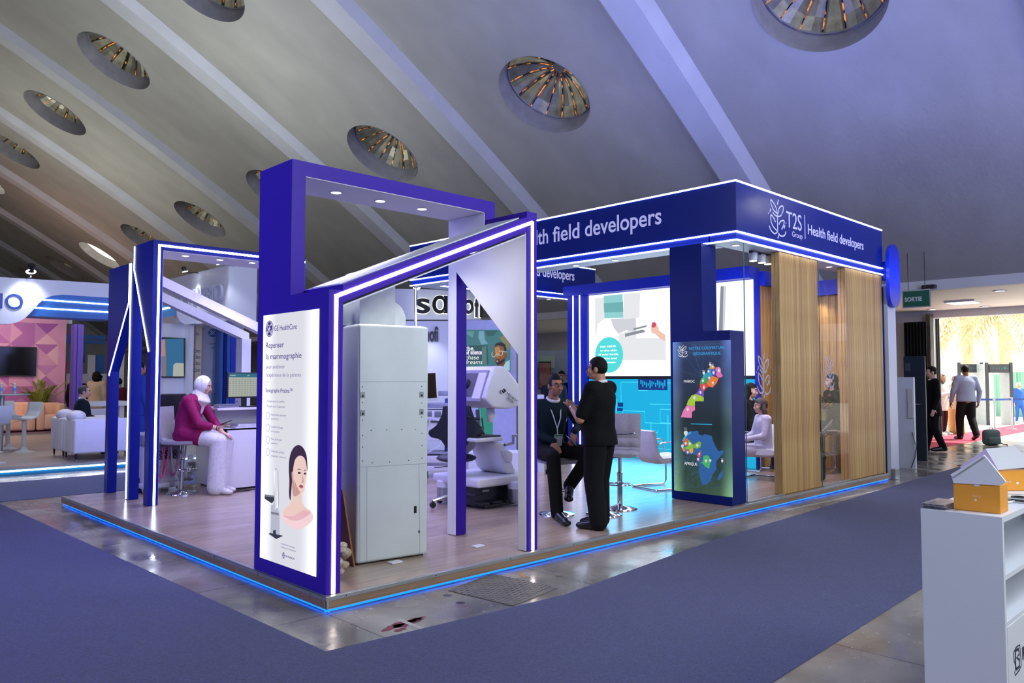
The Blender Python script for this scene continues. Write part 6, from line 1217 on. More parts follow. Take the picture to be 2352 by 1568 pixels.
for pts, h in ((((476, 915), (480, 908), (484, 916), (480, 945), (476, 945)), 'd0d4dc'), (((484, 905), (487, 903), (490, 915), (489, 945), (485, 945)), '8a94a4'), (((464, 885), (484, 884), (484, 890), (464, 892)), '3b5f9c')): q = MB(); sheet(q, PGW, [PGW.px(*p) for p in pts], .002); q.build('device_print', mat('print_'+h, h, .5), gw)
c = PGW.px(491, 935); q = MB(); stroke(q, PGW, disc(c, .13, 24), .03, .002, .003, True); q.build('ring_print', mat('print_8a94a4'), gw)
bf = thing('blue_fins', 'group of upright blue fins in front of the grey print wall', 'screen fins', (at(523, 900, Y=YB1+.5).x, YB1+.5, ZP))
for x0, x1, m in ((505, 511, m_sblue), (513, 519, m_blue), (520, 527, m_sblue), (528, 540, m_rblue)): a, b = at(x0, 900, Y=YB1+.4).x, at(x1, 900, Y=YB1+.4).x; box('fin', m, (a, YB1+.4, ZP), (b, YB1+.7, at(520, 752, Y=YB1+.4).z), bf)
# blue soffit piece and white bulge seen below the tower
tb2 = thing('side_fascia', 'blue and white curved sign band piece below the raised lettering', 'fascia', at(400, 730, Y=YB1)); q = MB(); q.prism([at(*p, Y=YB1) for p in ((362, 690), (404, 690), (404, 724), (362, 732))], (0, .2, 0)); q.build('blue_band', mat('soffit_blue', '4f93c8', .5), tb2); q = MB(); q.prism([at(*p, Y=YB1-.05) for p in ((404, 700), (470, 720), (458, 742), (425, 745), (414, 738), (408, 725))], (0, .2, 0)); q.build('white_bulge', m_lil, tb2); PB4 = Plane((0, YB1, 0), (1, 0, 0), (0, 0, 1)); stroke(MB(), PB4, [PB4.px(364, 711), PB4.px(391, 706)], .03, .001, .01).build('led_strip', m_led, tb2)
# ---- armchairs, pillows, stools, table
def armchair(x, y, lab):
    t = thing('armchair', lab, 'armchair', (x, y, ZP), 'white cube armchairs')
    MB().box((x, y+.16, ZP+.14), (x+.22, y+.58, ZP+.74), .04, 3).build('backrest', m_soffab, t, smooth=True); MB().box((x, y, ZP+.14), (x+.95, y+.16, ZP+.75), .04, 3).build('arm', m_soffab, t, smooth=True); MB().box((x, y+.58, ZP+.14), (x+.95, y+.74, ZP+.75), .04, 3).build('arm', m_soffab, t, smooth=True); MB().box((x+.18, y+.16, ZP+.16), (x+.93, y+.58, ZP+.46), .04, 3).build('seat', m_soffab, t, smooth=True)
    for dx in (.06, .88):
        for dy in (.06, .68): o = MB().cyl((x+dx, y+dy, ZP+.04), (x+dx, y+dy, ZP+.15), .014, .022, 10).build('leg', m_black, t); MB().cyl((x+dx, y+dy, ZP), (x+dx, y+dy, ZP+.04), .01, .014, 10).build('foot_tip', m_silver, o)
    return t
A1 = at(172, 1061, Z=ZP); armchair(A1.x-.03, A1.y-.02, 'white cube armchair nearest the light line, its back lit violet'); A2 = Vector((A1.x-.02, A1.y+.82, ZP)); armchair(A2.x, A2.y, 'white cube armchair with the seated man in it')
for px, py, lab in ((172, 958, 'plump white pillow on the near armchair'), (148, 952, 'plump white pillow on the armchair of the seated man')):
    Y = A1.y+.36 if px > 160 else A1.y+1.15; P = at(px, py, Y=Y); single(MB().ell((P.x+.02, Y, .83), (.16, .2, .11), seg=18, rings=10), 'pillow', m_soffab, (P.x+.1, Y, .7), lab, 'pillow', smooth=True)
m_wpl = mat('white_moulded_plastic', 'c9ced6', .35, noise=(5, .02))
def tulip(px, py, face, lab):
    P = at(px, py, Z=ZP); t = thing('tulip_stool', lab, 'stool', (P.x, P.y, ZP), 'white moulded bar stools', rotz=math.atan2(face[1], face[0])-PI/2)
    MB().lathe([(0, .1), (.05, .1), (.07, .05), (.14, .02), (.21, .006), (.21, 0), (0, 0)], seg=28).build('base', m_wpl, t, local=True, smooth=True); MB().cyl((0, 0, .08), (0, 0, .68), .04).build('column', m_wpl, t, local=True, smooth=True); padprofile(.4, [(.2, .68), (.0, .66), (-.14, .7), (-.2, .8), (-.23, 1.0)][::-1], .05).build('seat_shell', m_wpl, t, local=True, smooth=True); MB().tube([(0, .0, .64), (.12, .08, .62), (.2, .1, .58)], .006).build('lever', m_wpl, t, local=True)
tulip(54, 1038, (-.9, -.4), 'white moulded bar stool standing alone right of the tall table'); tulip(17, 1031, (.2, -1), 'white moulded bar stool behind the tall round table'); tulip(-20, 1064, (-.3, 1), 'white moulded bar stool cut by the left edge of the photo')
P = at(0, 1036, Z=ZP); tt = thing('tall_table', 'tall round grey table with steel column at the left photo edge', 'table', (P.x, P.y, ZP)); zt = at(0, 908, Y=P.y).z; MB().lathe([(0, .02), (.25, .015), (.26, 0), (0, 0)], P, 28).build('base', m_silver, tt, smooth=True); MB().cyl(P, (P.x, P.y, zt), .05).build('column', m_silver, tt, smooth=True); MB().lathe([(0, zt), (.5, zt), (.51, zt+.015), (.5, zt+.03), (0, zt+.03)], (P.x, P.y, 0), 36).build('top', mat('grey_table_top', '7f8a92', .3), tt, smooth=True)
m_bot = mat('clear_bottle', 'cfe0ee', .08, trans=.6, noise=(9, .1)); m_cap = mat('bottle_cap', 'e6ecf2', .4); m_blab = mat('bottle_label', '5a8ac8', .5)
for px, lab in ((33, 'clear water bottle on the tall table, right one'), (2, 'clear water bottle on the tall table at the photo edge')):
    x_ = at(px, 905, Y=P.y-.1).x; c = (x_, P.y-.1, zt+.03); bt = thing('water_bottle', lab, 'bottle', c, 'water bottles on the tall table'); MB().lathe([(0, 0), (.034, 0), (.036, .02), (.036, .14), (.03, .17), (.014, .2), (.014, .215), (0, .215)], c, 16).build('body', m_bot, bt, smooth=True); MB().lathe([(.0165, .2), (.0165, .225), (0, .225)], c, 12).build('cap', m_cap, bt); MB().lathe([(.0375, .06), (.0375, .12)], c, 16).build('label', m_blab, bt)
# white meeting table and chair behind the seated man
YT = A1.y+3.2; a, b = at(188, 935, Y=YT), at(300, 935, Y=YT); zt = at(230, 922, Y=YT).z; wt_ = thing('white_table', 'long white table behind the seated man in the dark suit', 'table', ((a.x+b.x)/2, YT+.4, ZP)); box('top', m_wpl, (a.x, YT, zt-.1), (b.x, YT+.8, zt), wt_)
for x in (a.x+.12, b.x-.2): box('leg', m_wpl, (x, YT+.1, ZP), (x+.1, YT+.7, zt-.1), wt_)
P = at(221, 975, Y=YT-.5); wch = thing('white_chair', 'white shell chair pushed up to the long white table', 'chair', (P.x, YT-.4, ZP)); padprofile(.46, [(.22, .46), (0, .44), (-.2, .5), (-.24, .84)][::-1], .04).build('seat_shell', m_wpl, wch, local=True, smooth=True); MB().cyl((.18, .18, 0), (.14, .14, .44), .012).cyl((-.18, .18, 0), (-.14, .14, .44), .012).cyl((.18, -.18, 0), (.14, -.14, .44), .012).cyl((-.18, -.18, 0), (-.14, -.14, .44), .012).build('legs', m_wpl, wch, local=True)
# ---- pink wall stand
YK = 20.6; ZK = .1; pk = thing('pink_wall', 'pink wall of printed folded triangles behind the tall table', 'wall panel', (-2, YK, ZK)); m_pk = [mat('pink_'+h, h, .6, noise=(3, .04)) for h in ('d79ab8', 'c585b4', 'b06aa6', 'e2b0bc', '9c569c')]
xr = at(150, 850, Y=YK).x; zt = at(100, 722, Y=YK).z; box('wall', m_pk[0], (xr-8, YK, ZK), (xr, YK+.2, zt), pk); PPK = Plane((xr-8, YK, ZK), (1, 0, 0), (0, 0, 1)); qs = [MB() for _ in m_pk]; rnd = random.Random(12); g = .6
for i in range(14):
    for j in range(8):
        x, z = i*g, j*g
        if z+g > zt-ZK: continue
        cs = [(x, z), (x+g, z), (x+g, z+g), (x, z+g)]; cc = (x+g/2, z+g/2)
        for k in range(4):
            if rnd.random() < .75 and min(p[0] for p in cs) >= 0 and x+g <= 8: sheet(qs[min(4, int(abs(rnd.gauss(0, 1.5))+(.9 if i > 7 else 0)))], PPK, [cs[k], cs[(k+1) % 4], cc], .002, .003)
for q, m in zip(qs, m_pk): q.build('triangles', m, pk, kind='stuff')
tvb = thing('wall_television', 'large black television mounted on the pink triangle wall', 'television', at(40, 864, Y=YK-.1)); pxbox('housing', m_black, -20, 797, 84.5, 863, YK-.1, .08, tvb); pxbox('screen', mat('tv_black', '050507', .12), -18, 799, 83, 861, YK-.103, .004, tvb); P = at(40, 830, Y=YK); box('bracket', m_black, (P.x-.2, YK-.02, P.z-.2), (P.x+.2, YK, P.z+.2), tvb)
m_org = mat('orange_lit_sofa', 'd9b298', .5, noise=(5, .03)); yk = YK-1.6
def sofa(x0, x1, lab):
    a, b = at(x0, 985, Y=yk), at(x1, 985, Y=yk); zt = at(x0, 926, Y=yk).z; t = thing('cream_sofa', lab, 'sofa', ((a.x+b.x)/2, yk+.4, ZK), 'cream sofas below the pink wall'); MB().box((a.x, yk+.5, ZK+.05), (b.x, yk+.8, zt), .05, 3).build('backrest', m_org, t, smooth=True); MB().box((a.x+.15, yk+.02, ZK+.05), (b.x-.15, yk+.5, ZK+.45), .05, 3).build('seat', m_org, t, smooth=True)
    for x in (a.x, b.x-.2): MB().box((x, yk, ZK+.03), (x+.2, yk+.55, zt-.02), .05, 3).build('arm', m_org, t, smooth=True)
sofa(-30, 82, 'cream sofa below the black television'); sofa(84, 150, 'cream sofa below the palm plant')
kp_ = thing('pink_platform', 'low stand floor with a warm light line below the cream sofas', 'platform', (-2, YK-1, FZ)); yk2 = at(60, 1003, Z=0).y; box('deck', mat('mauve_floor', '7c5a70', .5), (xr-9, yk2, ZK-.02), (xr+.3, YK-.01, ZK), kp_); box('edge', m_pale, (xr-9, yk2+.01, FZ), (xr+.3, yk2+.1, ZK-.02), kp_); box('led_strip', emi('led_warm', 'ffe2b8', 6), (xr-9, yk2-.01, -.02), (xr+.3, yk2+.01, .03), kp_)
lamp('sofa_light', 'AREA', (xr-3, yk-1.2, 2.6), 70, (1, .7, .5), 3, direction=(0, .6, -1)); lamp('pink_wall_light', 'AREA', (xr-3, YK-2.2, 3.3), 60, (1, .8, .85), 4, 1, direction=(0, 1, -.6)); lamp('lounge_light', 'AREA', (1.5, YP+2.2, 3.2), 60, (.95, .95, 1), 2.5, direction=(0, 0, -1)); lamp('lounge_blue', 'AREA', (1.9, YP-1.2, 1.2), 16, (.25, .25, 1), 1.2, direction=(0, 1, -.2))
# potted palm
m_leaf = mat('palm_leaf', '7d8a2c', .5, noise=(6, .3)); m_pot = mat('cream_pot', 'cdbfa8', .5); P = at(118, 950, Y=yk-.2); pp = thing('potted_palm', 'leafy green potted palm in front of the pink wall', 'plant', (P.x, yk+1.2, ZK)); Pc = Vector((P.x, yk+1.0, ZK)); MB().lathe([(0, 0), (.16, 0), (.2, .4), (.17, .4), (0, .36)], Pc, 20).build('pot', m_pot, pp, smooth=True); rnd = random.Random(21); zl0 = at(118, 925, Y=yk+1.2).z; zh_ = at(118, 866, Y=yk+1.2).z
for k in range(22):
    a = k*2.4; sp = rnd.uniform(.15, .75); h = rnd.uniform(.55, 1)*(zh_-ZK-.4); base = Pc+Vector((0, 0, .36)); tip = base+Vector((math.cos(a)*sp, math.sin(a)*sp*.5, h)); q = MB(); pts = [base.lerp(tip, i/8)+Vector((0, 0, .18*math.sin(PI*i/8))) for i in range(9)]; q.tube(pts, .008, 5)
    for i in range(3, 9):
        d = (pts[i]-pts[i-1]).normalized(); sd = d.cross(Vector((0, 0, 1))); sd = sd.normalized() if sd.length > .01 else Vector((1, 0, 0))
        for sg in (-1, 1):
            for w_ in (0, .5): p0 = pts[i-1].lerp(pts[i], w_); t2 = p0+(d*.8+sd*sg*.8).normalized()*.22*(1.2-i/12)+Vector((0, 0, -.02)); m2 = (p0+t2)/2; q.bm.faces.new([q.bm.verts.new(v) for v in (p0, m2+d*.022, t2, m2-d*.022)])
    q.build('frond', m_leaf, pp, recalc=False)
# far partitions between the violet column and the blue portal
YF = 24.0
t = pxthing('white_partition', 'far white partition wall behind the woman in the beige jacket', 'wall panel', m_lining, 151, 858, 262, 960, YF, .1)
pxthing('blue_door_panel', 'blue panel standing on the far white partition', 'wall panel', m_sblue, 220, 815, 240, 860, YF+.12, .1); pxthing('white_door_panel', 'white panel left of the far blue panel', 'wall panel', m_lining, 202, 815, 219.5, 860, YF+.12, .1)
fb2 = thing('blue_far_frame', 'blue frame with small lamps far behind the violet column', 'frame', at(200, 800, Y=YF+.8)); 
for x0, y0, x1, y1 in ((150, 771, 242, 777), (150, 782, 242, 787), (156, 771, 165, 1000), (180, 787, 196, 832)): pxbox('beam', m_sblue, x0, y0, x1, y1, YF+.8, .15, fb2)
pxthing('red_bottle_display', 'tall red shape standing at the left end of the far partition', 'display', mat('red_gloss', 'b8281c', .3), 150, 830, 155.5, 857, YF+.12, .1)
pxthing('lit_shelf_wall', 'pale lit shelf wall glimpsed between the blue posts', 'wall panel', mat('lit_shelf', 'd5e2dc', .5), 262, 810, 286, 900, YF-3, .1)
P = at(152, 740, Y=YF); pxthing('white_header', 'small white header board right of the pink wall top', 'sign', m_lining, 135, 728, 166, 742, YK+.2, .2, to_floor=False)
# tube lamp on the vault behind the portal
tl = thing('tube_lamp', 'bright tube lamp with clamp hanging by the white tower wall', 'lamp', at(556, 700, D=17)); MB().cyl(at(547, 683, D=17), at(571, 709, D=17), .045).build('tube', emi('tube_glow', 'fffbe8', 5), tl, smooth=True); MB().cyl(at(565, 728, D=17), at(571, 712, D=17), .05).build('tube', emi('tube_glow'), tl, smooth=True); MB().tube([at(560, 706, D=17.05), at(572, 711, D=17.05), at(580, 703, D=17.05), at(586, 692, D=17.1)], .025).build('clamp', m_alu, tl)
# ================================================================== STANDS BEHIND THE MIDDLE
m_bl = mat('black_letters', '101218', .4); m_halo = emi('letter_halo', 'f4f6e4', 1.6); cf = thing('curved_fascia', 'curved white sign band with black backlit lettering behind the device cabinet', 'fascia', at(950, 735, D=14.5))
def arcstrip(pts, thick):
    q = MB(); F_ = []
    for x, D_, yt, yb in pts:
        a, b = at(x, yt, D=D_*1.1), at(x, yb, D=D_*1.1); n_ = Vector((CFW.x, CFW.y, 0)).normalized()*thick; F_.append([q.bm.verts.new(v) for v in (Vector((a.x, a.y, a.z)), Vector((a.x, a.y, b.z)), Vector((a.x, a.y, b.z))+n_, Vector((a.x, a.y, a.z))+n_)])
    for a, b in zip(F_, F_[1:]):
        for k in range(4): q.bm.faces.new((a[k], b[k], b[(k+1) % 4], a[(k+1) % 4]))
    q.bm.faces.new(F_[0]); q.bm.faces.new(F_[-1][::-1]); return q
arcstrip([(690, 16.6, 676, 740), (740, 15.9, 670, 738), (800, 15.2, 666, 736), (860, 14.75, 664, 735), (920, 14.55, 663, 734), (980, 14.6, 664, 734), (1040, 14.9, 668, 734), (1104, 15.5, 673, 734)], .2).build('band', m_lil, cf, smooth=True)
def letters_at(s, x0, x1, yb, D0, D1, hpx, par):
    D0, D1 = D0*1.1, D1*1.1; A, B_ = at(x0, yb, D=D0), at(x1, yb, D=D1); B_.z = A.z; d = B_-A; pl = Plane(A, d, (0, 0, 1)); hh = hpx*D0/CF
    text(s, pl, 0, 0, hh/.75, m_halo, par, width=d.length*1.012, off=.01, t=.01, bold=.045, name='halo'); return text(s, pl, .0, 0, hh/.75, m_bl, par, width=d.length, off=.04, t=.03, bold=.02)
for c_, x0_, x1_, yb_, D_, h_ in (('s', 953, 987, 718, 14.35, 38), ('ɑ', 992, 1027, 718, 14.45, 38), ('n', 1032, 1060, 718.5, 14.6, 37), ('o', 1063, 1086, 719, 14.85, 36), ('f', 1087, 1097, 727, 15.0, 36), ('i', 1098, 1102, 727, 15.1, 36)):
    letters_at(c_, x0_, x1_, yb_, D_, D_+.06, h_, cf)
letters_at('sanofi', 660, 813, 705, 16.6, 14.85, 32, cf)
A = at(957, 714, D=15.65); MB().lathe([(0, 0), (.035, 0), (.035, .03), (0, .03)], A, 18, axis=(-.7, -.7, 0)).build('violet_dot', m_purple, cf)
fl_ = MB().lathe([(.05, 0), (.06, .12), (0, .14)], at(957, 657, D=15.2), 12, axis=(-.4, -.4, .8)).build('floodlight', m_black, cf); MB().lathe([(0, 0), (.075, 0), (.075, .01), (0, .01)], at(957, 657, D=15.15), 14, axis=(-.6, -.6, -.4)).build('lens', emi('floodlit_lens'), fl_)
def facing(name, lab, cat, m, x0, y0, x1, y1, D_, dep=.12, floor=True, group=None, z0=FZ):
    A, B_ = at(x0, y1, D=D_), at(x1, y1, D=D_); zt = at(x0, y0, D=D_).z; zb = z0 if floor else A.z; A.z = B_.z = zb; d = B_-A; d.z = 0; n_ = Vector((-d.y, d.x, 0)).normalized()*dep; t = thing(name, lab, cat, (A+B_)/2, group); MB().prism([A, B_, B_+n_, A+n_], (0, 0, zt-zb)).build('panel', m, t); return t, Plane(A, d, (0, 0, 1))
t, pl = facing('lower_sign_wall', 'white lit wall with partly hidden black lettering right of the device cabinet', 'wall panel', m_lil, 890, 736, 1028, 960, 15.4); a, b = pl.px(993, 783), pl.px(1006.5, 783); text('sanofi', pl, b[0], a[1], .3, m_bl, t, width=(b[0]-a[0])*3.4, align='r', off=.02, t=.02, bold=.02)
lamp('sign_wall_light', 'SPOT', at(975, 735, D=14.9), 40, (1, 1, 1), .05, direction=(.3, .3, -1), angle=1.4, blend=.8)
t, pl = facing('violet_wall', 'pale violet wall around the science poster', 'wall panel', mat('violet_white_board', 'b9b8ee', .5), 1028, 734, 1186, 960, 15.7)
ps_, pl = facing('science_poster', 'backlit teal poster with a man in glasses and white words', 'poster', emi('poster_teal', '3f7f84', .75), 1060, 757, 1172, 853, 15.5, .04, False)
zp = lambda x, y: pl.px(940+x/7.129, 640+y/7.129); PZ = lambda n, h, pts, o, s=.8: (lambda q: (sheet(q, pl, [zp(*p) for p in pts], o), q.build(n, emi('poster_'+h, h, s), ps_)))(MB())
for n, h, pts, o in (('blur_shape', '5f9a9c', [(920, 860), (1060, 860), (1040, 960), (920, 900)], .002), ('blur_shape', '78aac0', [(1140, 860), (1220, 850), (1240, 1000), (1290, 1060), (1180, 1080), (1130, 960)], .002), ('blur_shape', '2f6066', [(1230, 850), (1450, 850), (1380, 930), (1280, 940)], .003), ('blur_shape', '2c5658', [(920, 1090), (1280, 1090), (1300, 1400), (920, 1400)], .003), ('blur_shape', '8a8458', [(1480, 960), (1560, 920), (1650, 1100), (1640, 1180), (1540, 1060)], .003), ('blur_shape', '57807a', [(1190, 1120), (1260, 1100), (1270, 1400), (1190, 1400)], .004),
    ('man_shirt', 'a9d4e4', [(1540, 1440), (1580, 1360), (1645, 1330), (1645, 1500), (1560, 1500)], .005), ('man_neck', '6e4422', [(1460, 1340), (1560, 1330), (1570, 1380), (1530, 1440), (1440, 1430)], .006), ('man_face', '8a5a2e', [(1390, 1110), (1460, 1085), (1540, 1095), (1580, 1160), (1585, 1260), (1560, 1340), (1500, 1390), (1440, 1400), (1405, 1370), (1395, 1300), (1380, 1250), (1390, 1200)], .007), ('man_cheek', 'c08a50', [(1400, 1130), (1470, 1110), (1490, 1170), (1470, 1260), (1440, 1290), (1410, 1230)], .0085), ('man_ear', '7c4a24', [(1560, 1240), (1590, 1220), (1600, 1270), (1580, 1310), (1562, 1300)], .009), ('man_hair', '1e1c1c', [(1392, 1105), (1420, 1060), (1500, 1035), (1570, 1070), (1590, 1150), (1582, 1220), (1560, 1180), (1540, 1110), (1460, 1088)], .009), ('man_beard', '2a1c14', [(1410, 1360), (1425, 1320), (1470, 1310), (1480, 1350), (1560, 1300), (1565, 1340), (1510, 1395), (1440, 1408)], .0095), ('man_mouth', 'c8907c', [(1418, 1352), (1445, 1330), (1465, 1350), (1440, 1370)], .011)): PZ(n, h, pts, o)
q = MB(); stroke(q, pl, [zp(*p) for p in ((1360, 1200), (1350, 1250), (1370, 1280), (1400, 1275), (1420, 1240), (1470, 1230), (1480, 1260), (1510, 1260), (1530, 1225), (1515, 1180), (1470, 1190))], .012, .012); stroke(q, pl, [zp(1520, 1185), zp(1600, 1200)], .012, .012); q.build('man_glasses', emi('poster_glasses', 'd8d4c8', .8), ps_)
m_pw = emi('poster_white', 'f4fbfb', .95); q = MB(); sheet(q, pl, rect(*zp(1000, 1245), *zp(1197, 1185)), .006); q.build('word_box', emi('poster_violet', '8a78b8', .7), ps_)
for s_, x0, x1, y, al_, sh_ in (('Chase the', 915, 1050, 1172, 'r', 0), ('miracles of', 920, 988, 1240, 'r', 0), ('science', 1004, 1188, 1235, 'l', 0), ('can chase', 955, 1140, 1320, 'r', .2), ('your dreams', 960, 1200, 1395, 'r', .2)):
    a, b = zp(x0, y), zp(x1, y); 
    if al_ == 'l': text(s_, pl, a[0], a[1], .09, m_pw, ps_, width=b[0]-a[0], off=.0085, bold=.02)
    else: text(s_, pl, b[0], a[1], .09, m_pw, ps_, align='r', off=.0085, bold=.02 if not sh_ else 0, shear=sh_)
facing('teal_display', 'small lit teal display below the console hood', 'display', emi('teal_display', '2f9a86', .7), 1098, 925, 1132, 985, 12.2, .1, z0=0)
facing('white_low_counter', 'white counter behind the surgeon console', 'counter', m_lil, 1076, 1040, 1190, 1090, 11.6, .5, z0=0)
facing('grey_booth_wall', 'grey booth wall right of the science poster', 'wall panel', mat('grey_booth', '7f8290', .5), 1174, 790, 1200, 870, 16.2)
# glimpse left of the navy column
fp, pl = facing('framed_picture', 'dark framed red abstract picture left of the standing navy column', 'picture', m_black, 1238, 830, 1266, 893, 20.3, .2, False); q = MB(); sheet(q, pl, rect(.012, .03, pl.px(1264.5, 860)[0], pl.px(1240, 833)[1]), .002); q.build('print', noiseramp and mat('abstract_red', '8c2a24', .4, noise=(3, .7), col2='c8a47a'), fp)
facing('green_banner', 'green and white banner above the framed red picture', 'banner', mat('green_banner_print', '7fae7a', .5, noise=(1.2, .5), col2='d5dfc8'), 1232, 818, 1274, 845, 20.42, .1, False); facing('white_far_wall', 'white far wall behind the picture and the standing visitors', 'wall panel', mat('far_white', '9aa4a8', .6), 1225, 805, 1326, 905, 20.5)
facing('white_desk', 'low white desk below the framed picture beside the seated young man', 'desk', m_lil, 1236, 907, 1250, 1060, 12.6, .4, z0=0)
# ================================================================== PEOPLE
V3 = Vector
def blob(q, vox, it=4, fac=.5):
    """fuse overlapping shapes into one continuous skin"""
    me = bpy.data.meshes.new('skin'); bmesh.ops.recalc_face_normals(q.bm, faces=q.bm.faces[:]); q.bm.to_mesh(me); q.bm.free()
    o = bpy.data.objects.new('skin', me); COL.objects.link(o); r = o.modifiers.new('r', 'REMESH'); r.mode = 'VOXEL'; r.voxel_size = vox; r.adaptivity = 0
    s = o.modifiers.new('s', 'SMOOTH'); s.factor = fac; s.iterations = it
    dg = bpy.context.evaluated_depsgraph_get(); m2 = bpy.data.meshes.new_from_object(o.evaluated_get(dg)); bpy.data.objects.remove(o); bpy.data.meshes.remove(me)
    m2.polygons.foreach_set('use_smooth', [True]*len(m2.polygons)); return m2
def link(name, me, m, parent):
    me.materials.clear(); me.materials.append(m); me.name = name; o = bpy.data.objects.new(name, me); COL.objects.link(o); o.parent = parent; return o
STAND = dict(pel=(0, 0, .93), wai=(0, .01, 1.09), che=(0, .0, 1.28), nec=(0, -.01, 1.45), hea=(0, .02, 1.6), sR=(.185, -.01, 1.41), eR=(.235, -.03, 1.12), wR=(.245, .05, .87), hR=(.085, 0, .9), kR=(.095, .02, .49), aR=(.1, -.03, .08), tR=(.125, .15, .03))
SIT = dict(pel=(0, 0, .12), wai=(0, .0, .28), che=(0, .02, .48), nec=(0, .02, .65), hea=(0, .05, .8), sR=(.185, .01, .6), eR=(.23, .08, .34), wR=(.15, .3, .25), hR=(.09, .02, .1), kR=(.11, .42, .1), aR=(.11, .43, -.32), tR=(.12, .6, -.37))
def pose(base, dz=0, **k):
    J = {a: V3(b) for a, b in base.items()}
    for a in list(J):
        if a.endswith('R'): J[a[:-1]+'L'] = V3((-J[a].x, J[a].y, J[a].z))
    for a in J: J[a] = J[a]+V3((0, 0, dz))
    for a, b in k.items(): J[a] = V3(b)
    return J
def torso(q, J, b=1, o=0, hem=None, belly=0, chest=0):
    """one elliptical loft from the seat to the neck, with shoulders"""
    P, W, C, N = J['pel'], J['wai'], J['che'], J['nec']; d = (W-P).normalized()
    S = [(P-d*.09, .12, .09), (P-d*.04, .155, .112), (P, .164, .118), (P.lerp(W, .5), .157, .11+belly*.7), (W, .15, .106+belly), (W.lerp(C, .5), .158, .112+belly*.6), (C, .17, .12), (C.lerp(N, .4), .172, .112), (C.lerp(N, .68), .13, .09), (C.lerp(N, .92), .075, .07), (N, .06, .058)]
    if hem is not None: S[0] = (P-d*(.04+hem), .178, .132); S[1] = (P-d*.03, .178, .13); S[2] = (P, .174, .126)
    rings = []
    for i, (c, rx, ry) in enumerate(S):
        t = (S[min(i+1, len(S)-1)][0]-S[max(i-1, 0)][0]).normalized(); x = V3((1, 0, 0)); y = t.cross(x).normalized(); fw = belly*.5 if 2 < i < 6 else 0
        rings.append([q.bm.verts.new(c+V3((0, fw, 0))+x*math.cos(2*PI*k/24)*(rx*b+o)+y*math.sin(2*PI*k/24)*(ry*b+o)) for k in range(24)])
    for r1, r2 in zip(rings, rings[1:]):
        for k in range(24): q.bm.faces.new((r1[k], r1[(k+1) % 24], r2[(k+1) % 24], r2[k]))
    q.bm.faces.new(rings[0][::-1]); q.bm.faces.new(rings[-1])
    u = N-V3((0, 0, .05))
    for s in 'LR': q.cap(u, J['s'+s], .06*b+o, .055*b+o, 14); q.cap(C+V3((.07 if s == 'R' else -.07, .01, .05)), J['s'+s]-V3((0, 0, .02)), .088*b+o, .05*b+o, 14)
def arm(q, J, s, o=0, b=1, part=1.):
    a, e, w = J['s'+s], J['e'+s], J['w'+s]; q.cap(a, e if part >= .5 else a.lerp(e, part*2), .052*b+o, (.042 if part >= .5 else .047)*b+o, 14)
    if part > .5: q.cap(e, e.lerp(w, (part-.5)*2), .041*b+o, (.041-.012*(part-.5)*2)*b+o, 14)
def leg(q, J, s, o=0, b=1, wide=0, part=1., flare=0):
    h, k, a = J['h'+s], J['k'+s], J['a'+s]; q.cap(h, k, .088*b+o+wide*.5, .06*b+o+wide, 16); q.cap(k, k.lerp(a, part), .058*b+o+wide, .042*b+o+wide+flare, 16)
def hand(q, J, s, d, nrm, curl=.5, sc=1., thumb=None):
    """palm, four unequal fingers bent at the knuckles and a thumb leaving the side of the palm"""
    w = J['w'+s]; d = V3(d).normalized(); n = V3(nrm); n = (n-d*n.dot(d)).normalized(); t = d.cross(n); t = t*(1 if thumb is None else thumb)
    R3 = Matrix((t, d, n)).transposed(); q.ell(w+d*.05*sc, (.041*sc, .055*sc, .017*sc), R3.to_quaternion(), seg=12, rings=8)
    for i, L_ in enumerate((.066, .075, .07, .054)):
        p = w+d*.09*sc+t*(.03-.02*i)*sc; a = 0
        for k in range(3):
            a += curl*(.5, .75, .55)[k]; dd = d*math.cos(a)-n*math.sin(a); l = L_*sc*(.45, .32, .23)[k]; q.cap(p, p+dd*l, (.0098-.0008*k)*sc, (.009-.0009*k)*sc, 8); p = p+dd*l
    p = w+d*.03*sc+t*.032*sc; d1 = (d*.65+t*.7-n*.2).normalized(); d2 = (d*.9+t*.25-n*.35).normalized(); q.cap(p, p+d1*.04*sc, .012*sc, .0105*sc, 8); q.cap(p+d1*.04*sc, p+d1*.04*sc+d2*.032*sc, .0105*sc, .008*sc, 8)
def foot(q, J, s, o=0, b=1): a, t = J['a'+s], J['t'+s]; h = a+(a-t).normalized()*.035; h.z = min(a.z-.02, h.z); q.cap(h+V3((0, 0, -.012)), t+(a-t)*.12, .036*b+o, .033*b+o, 12); q.cap(a, a.lerp(t, .5)-V3((0, 0, .01)), .036*b+o, .036*b+o, 12); q.ell(t+V3((0, 0, .0)), (.042+o, .06+o, .026+o), seg=12, rings=8)
def headmat(J, yaw=0, pitch=0, roll=0): return Matrix.Translation(J['hea']) @ Euler((pitch, roll, yaw)).to_matrix().to_4x4()
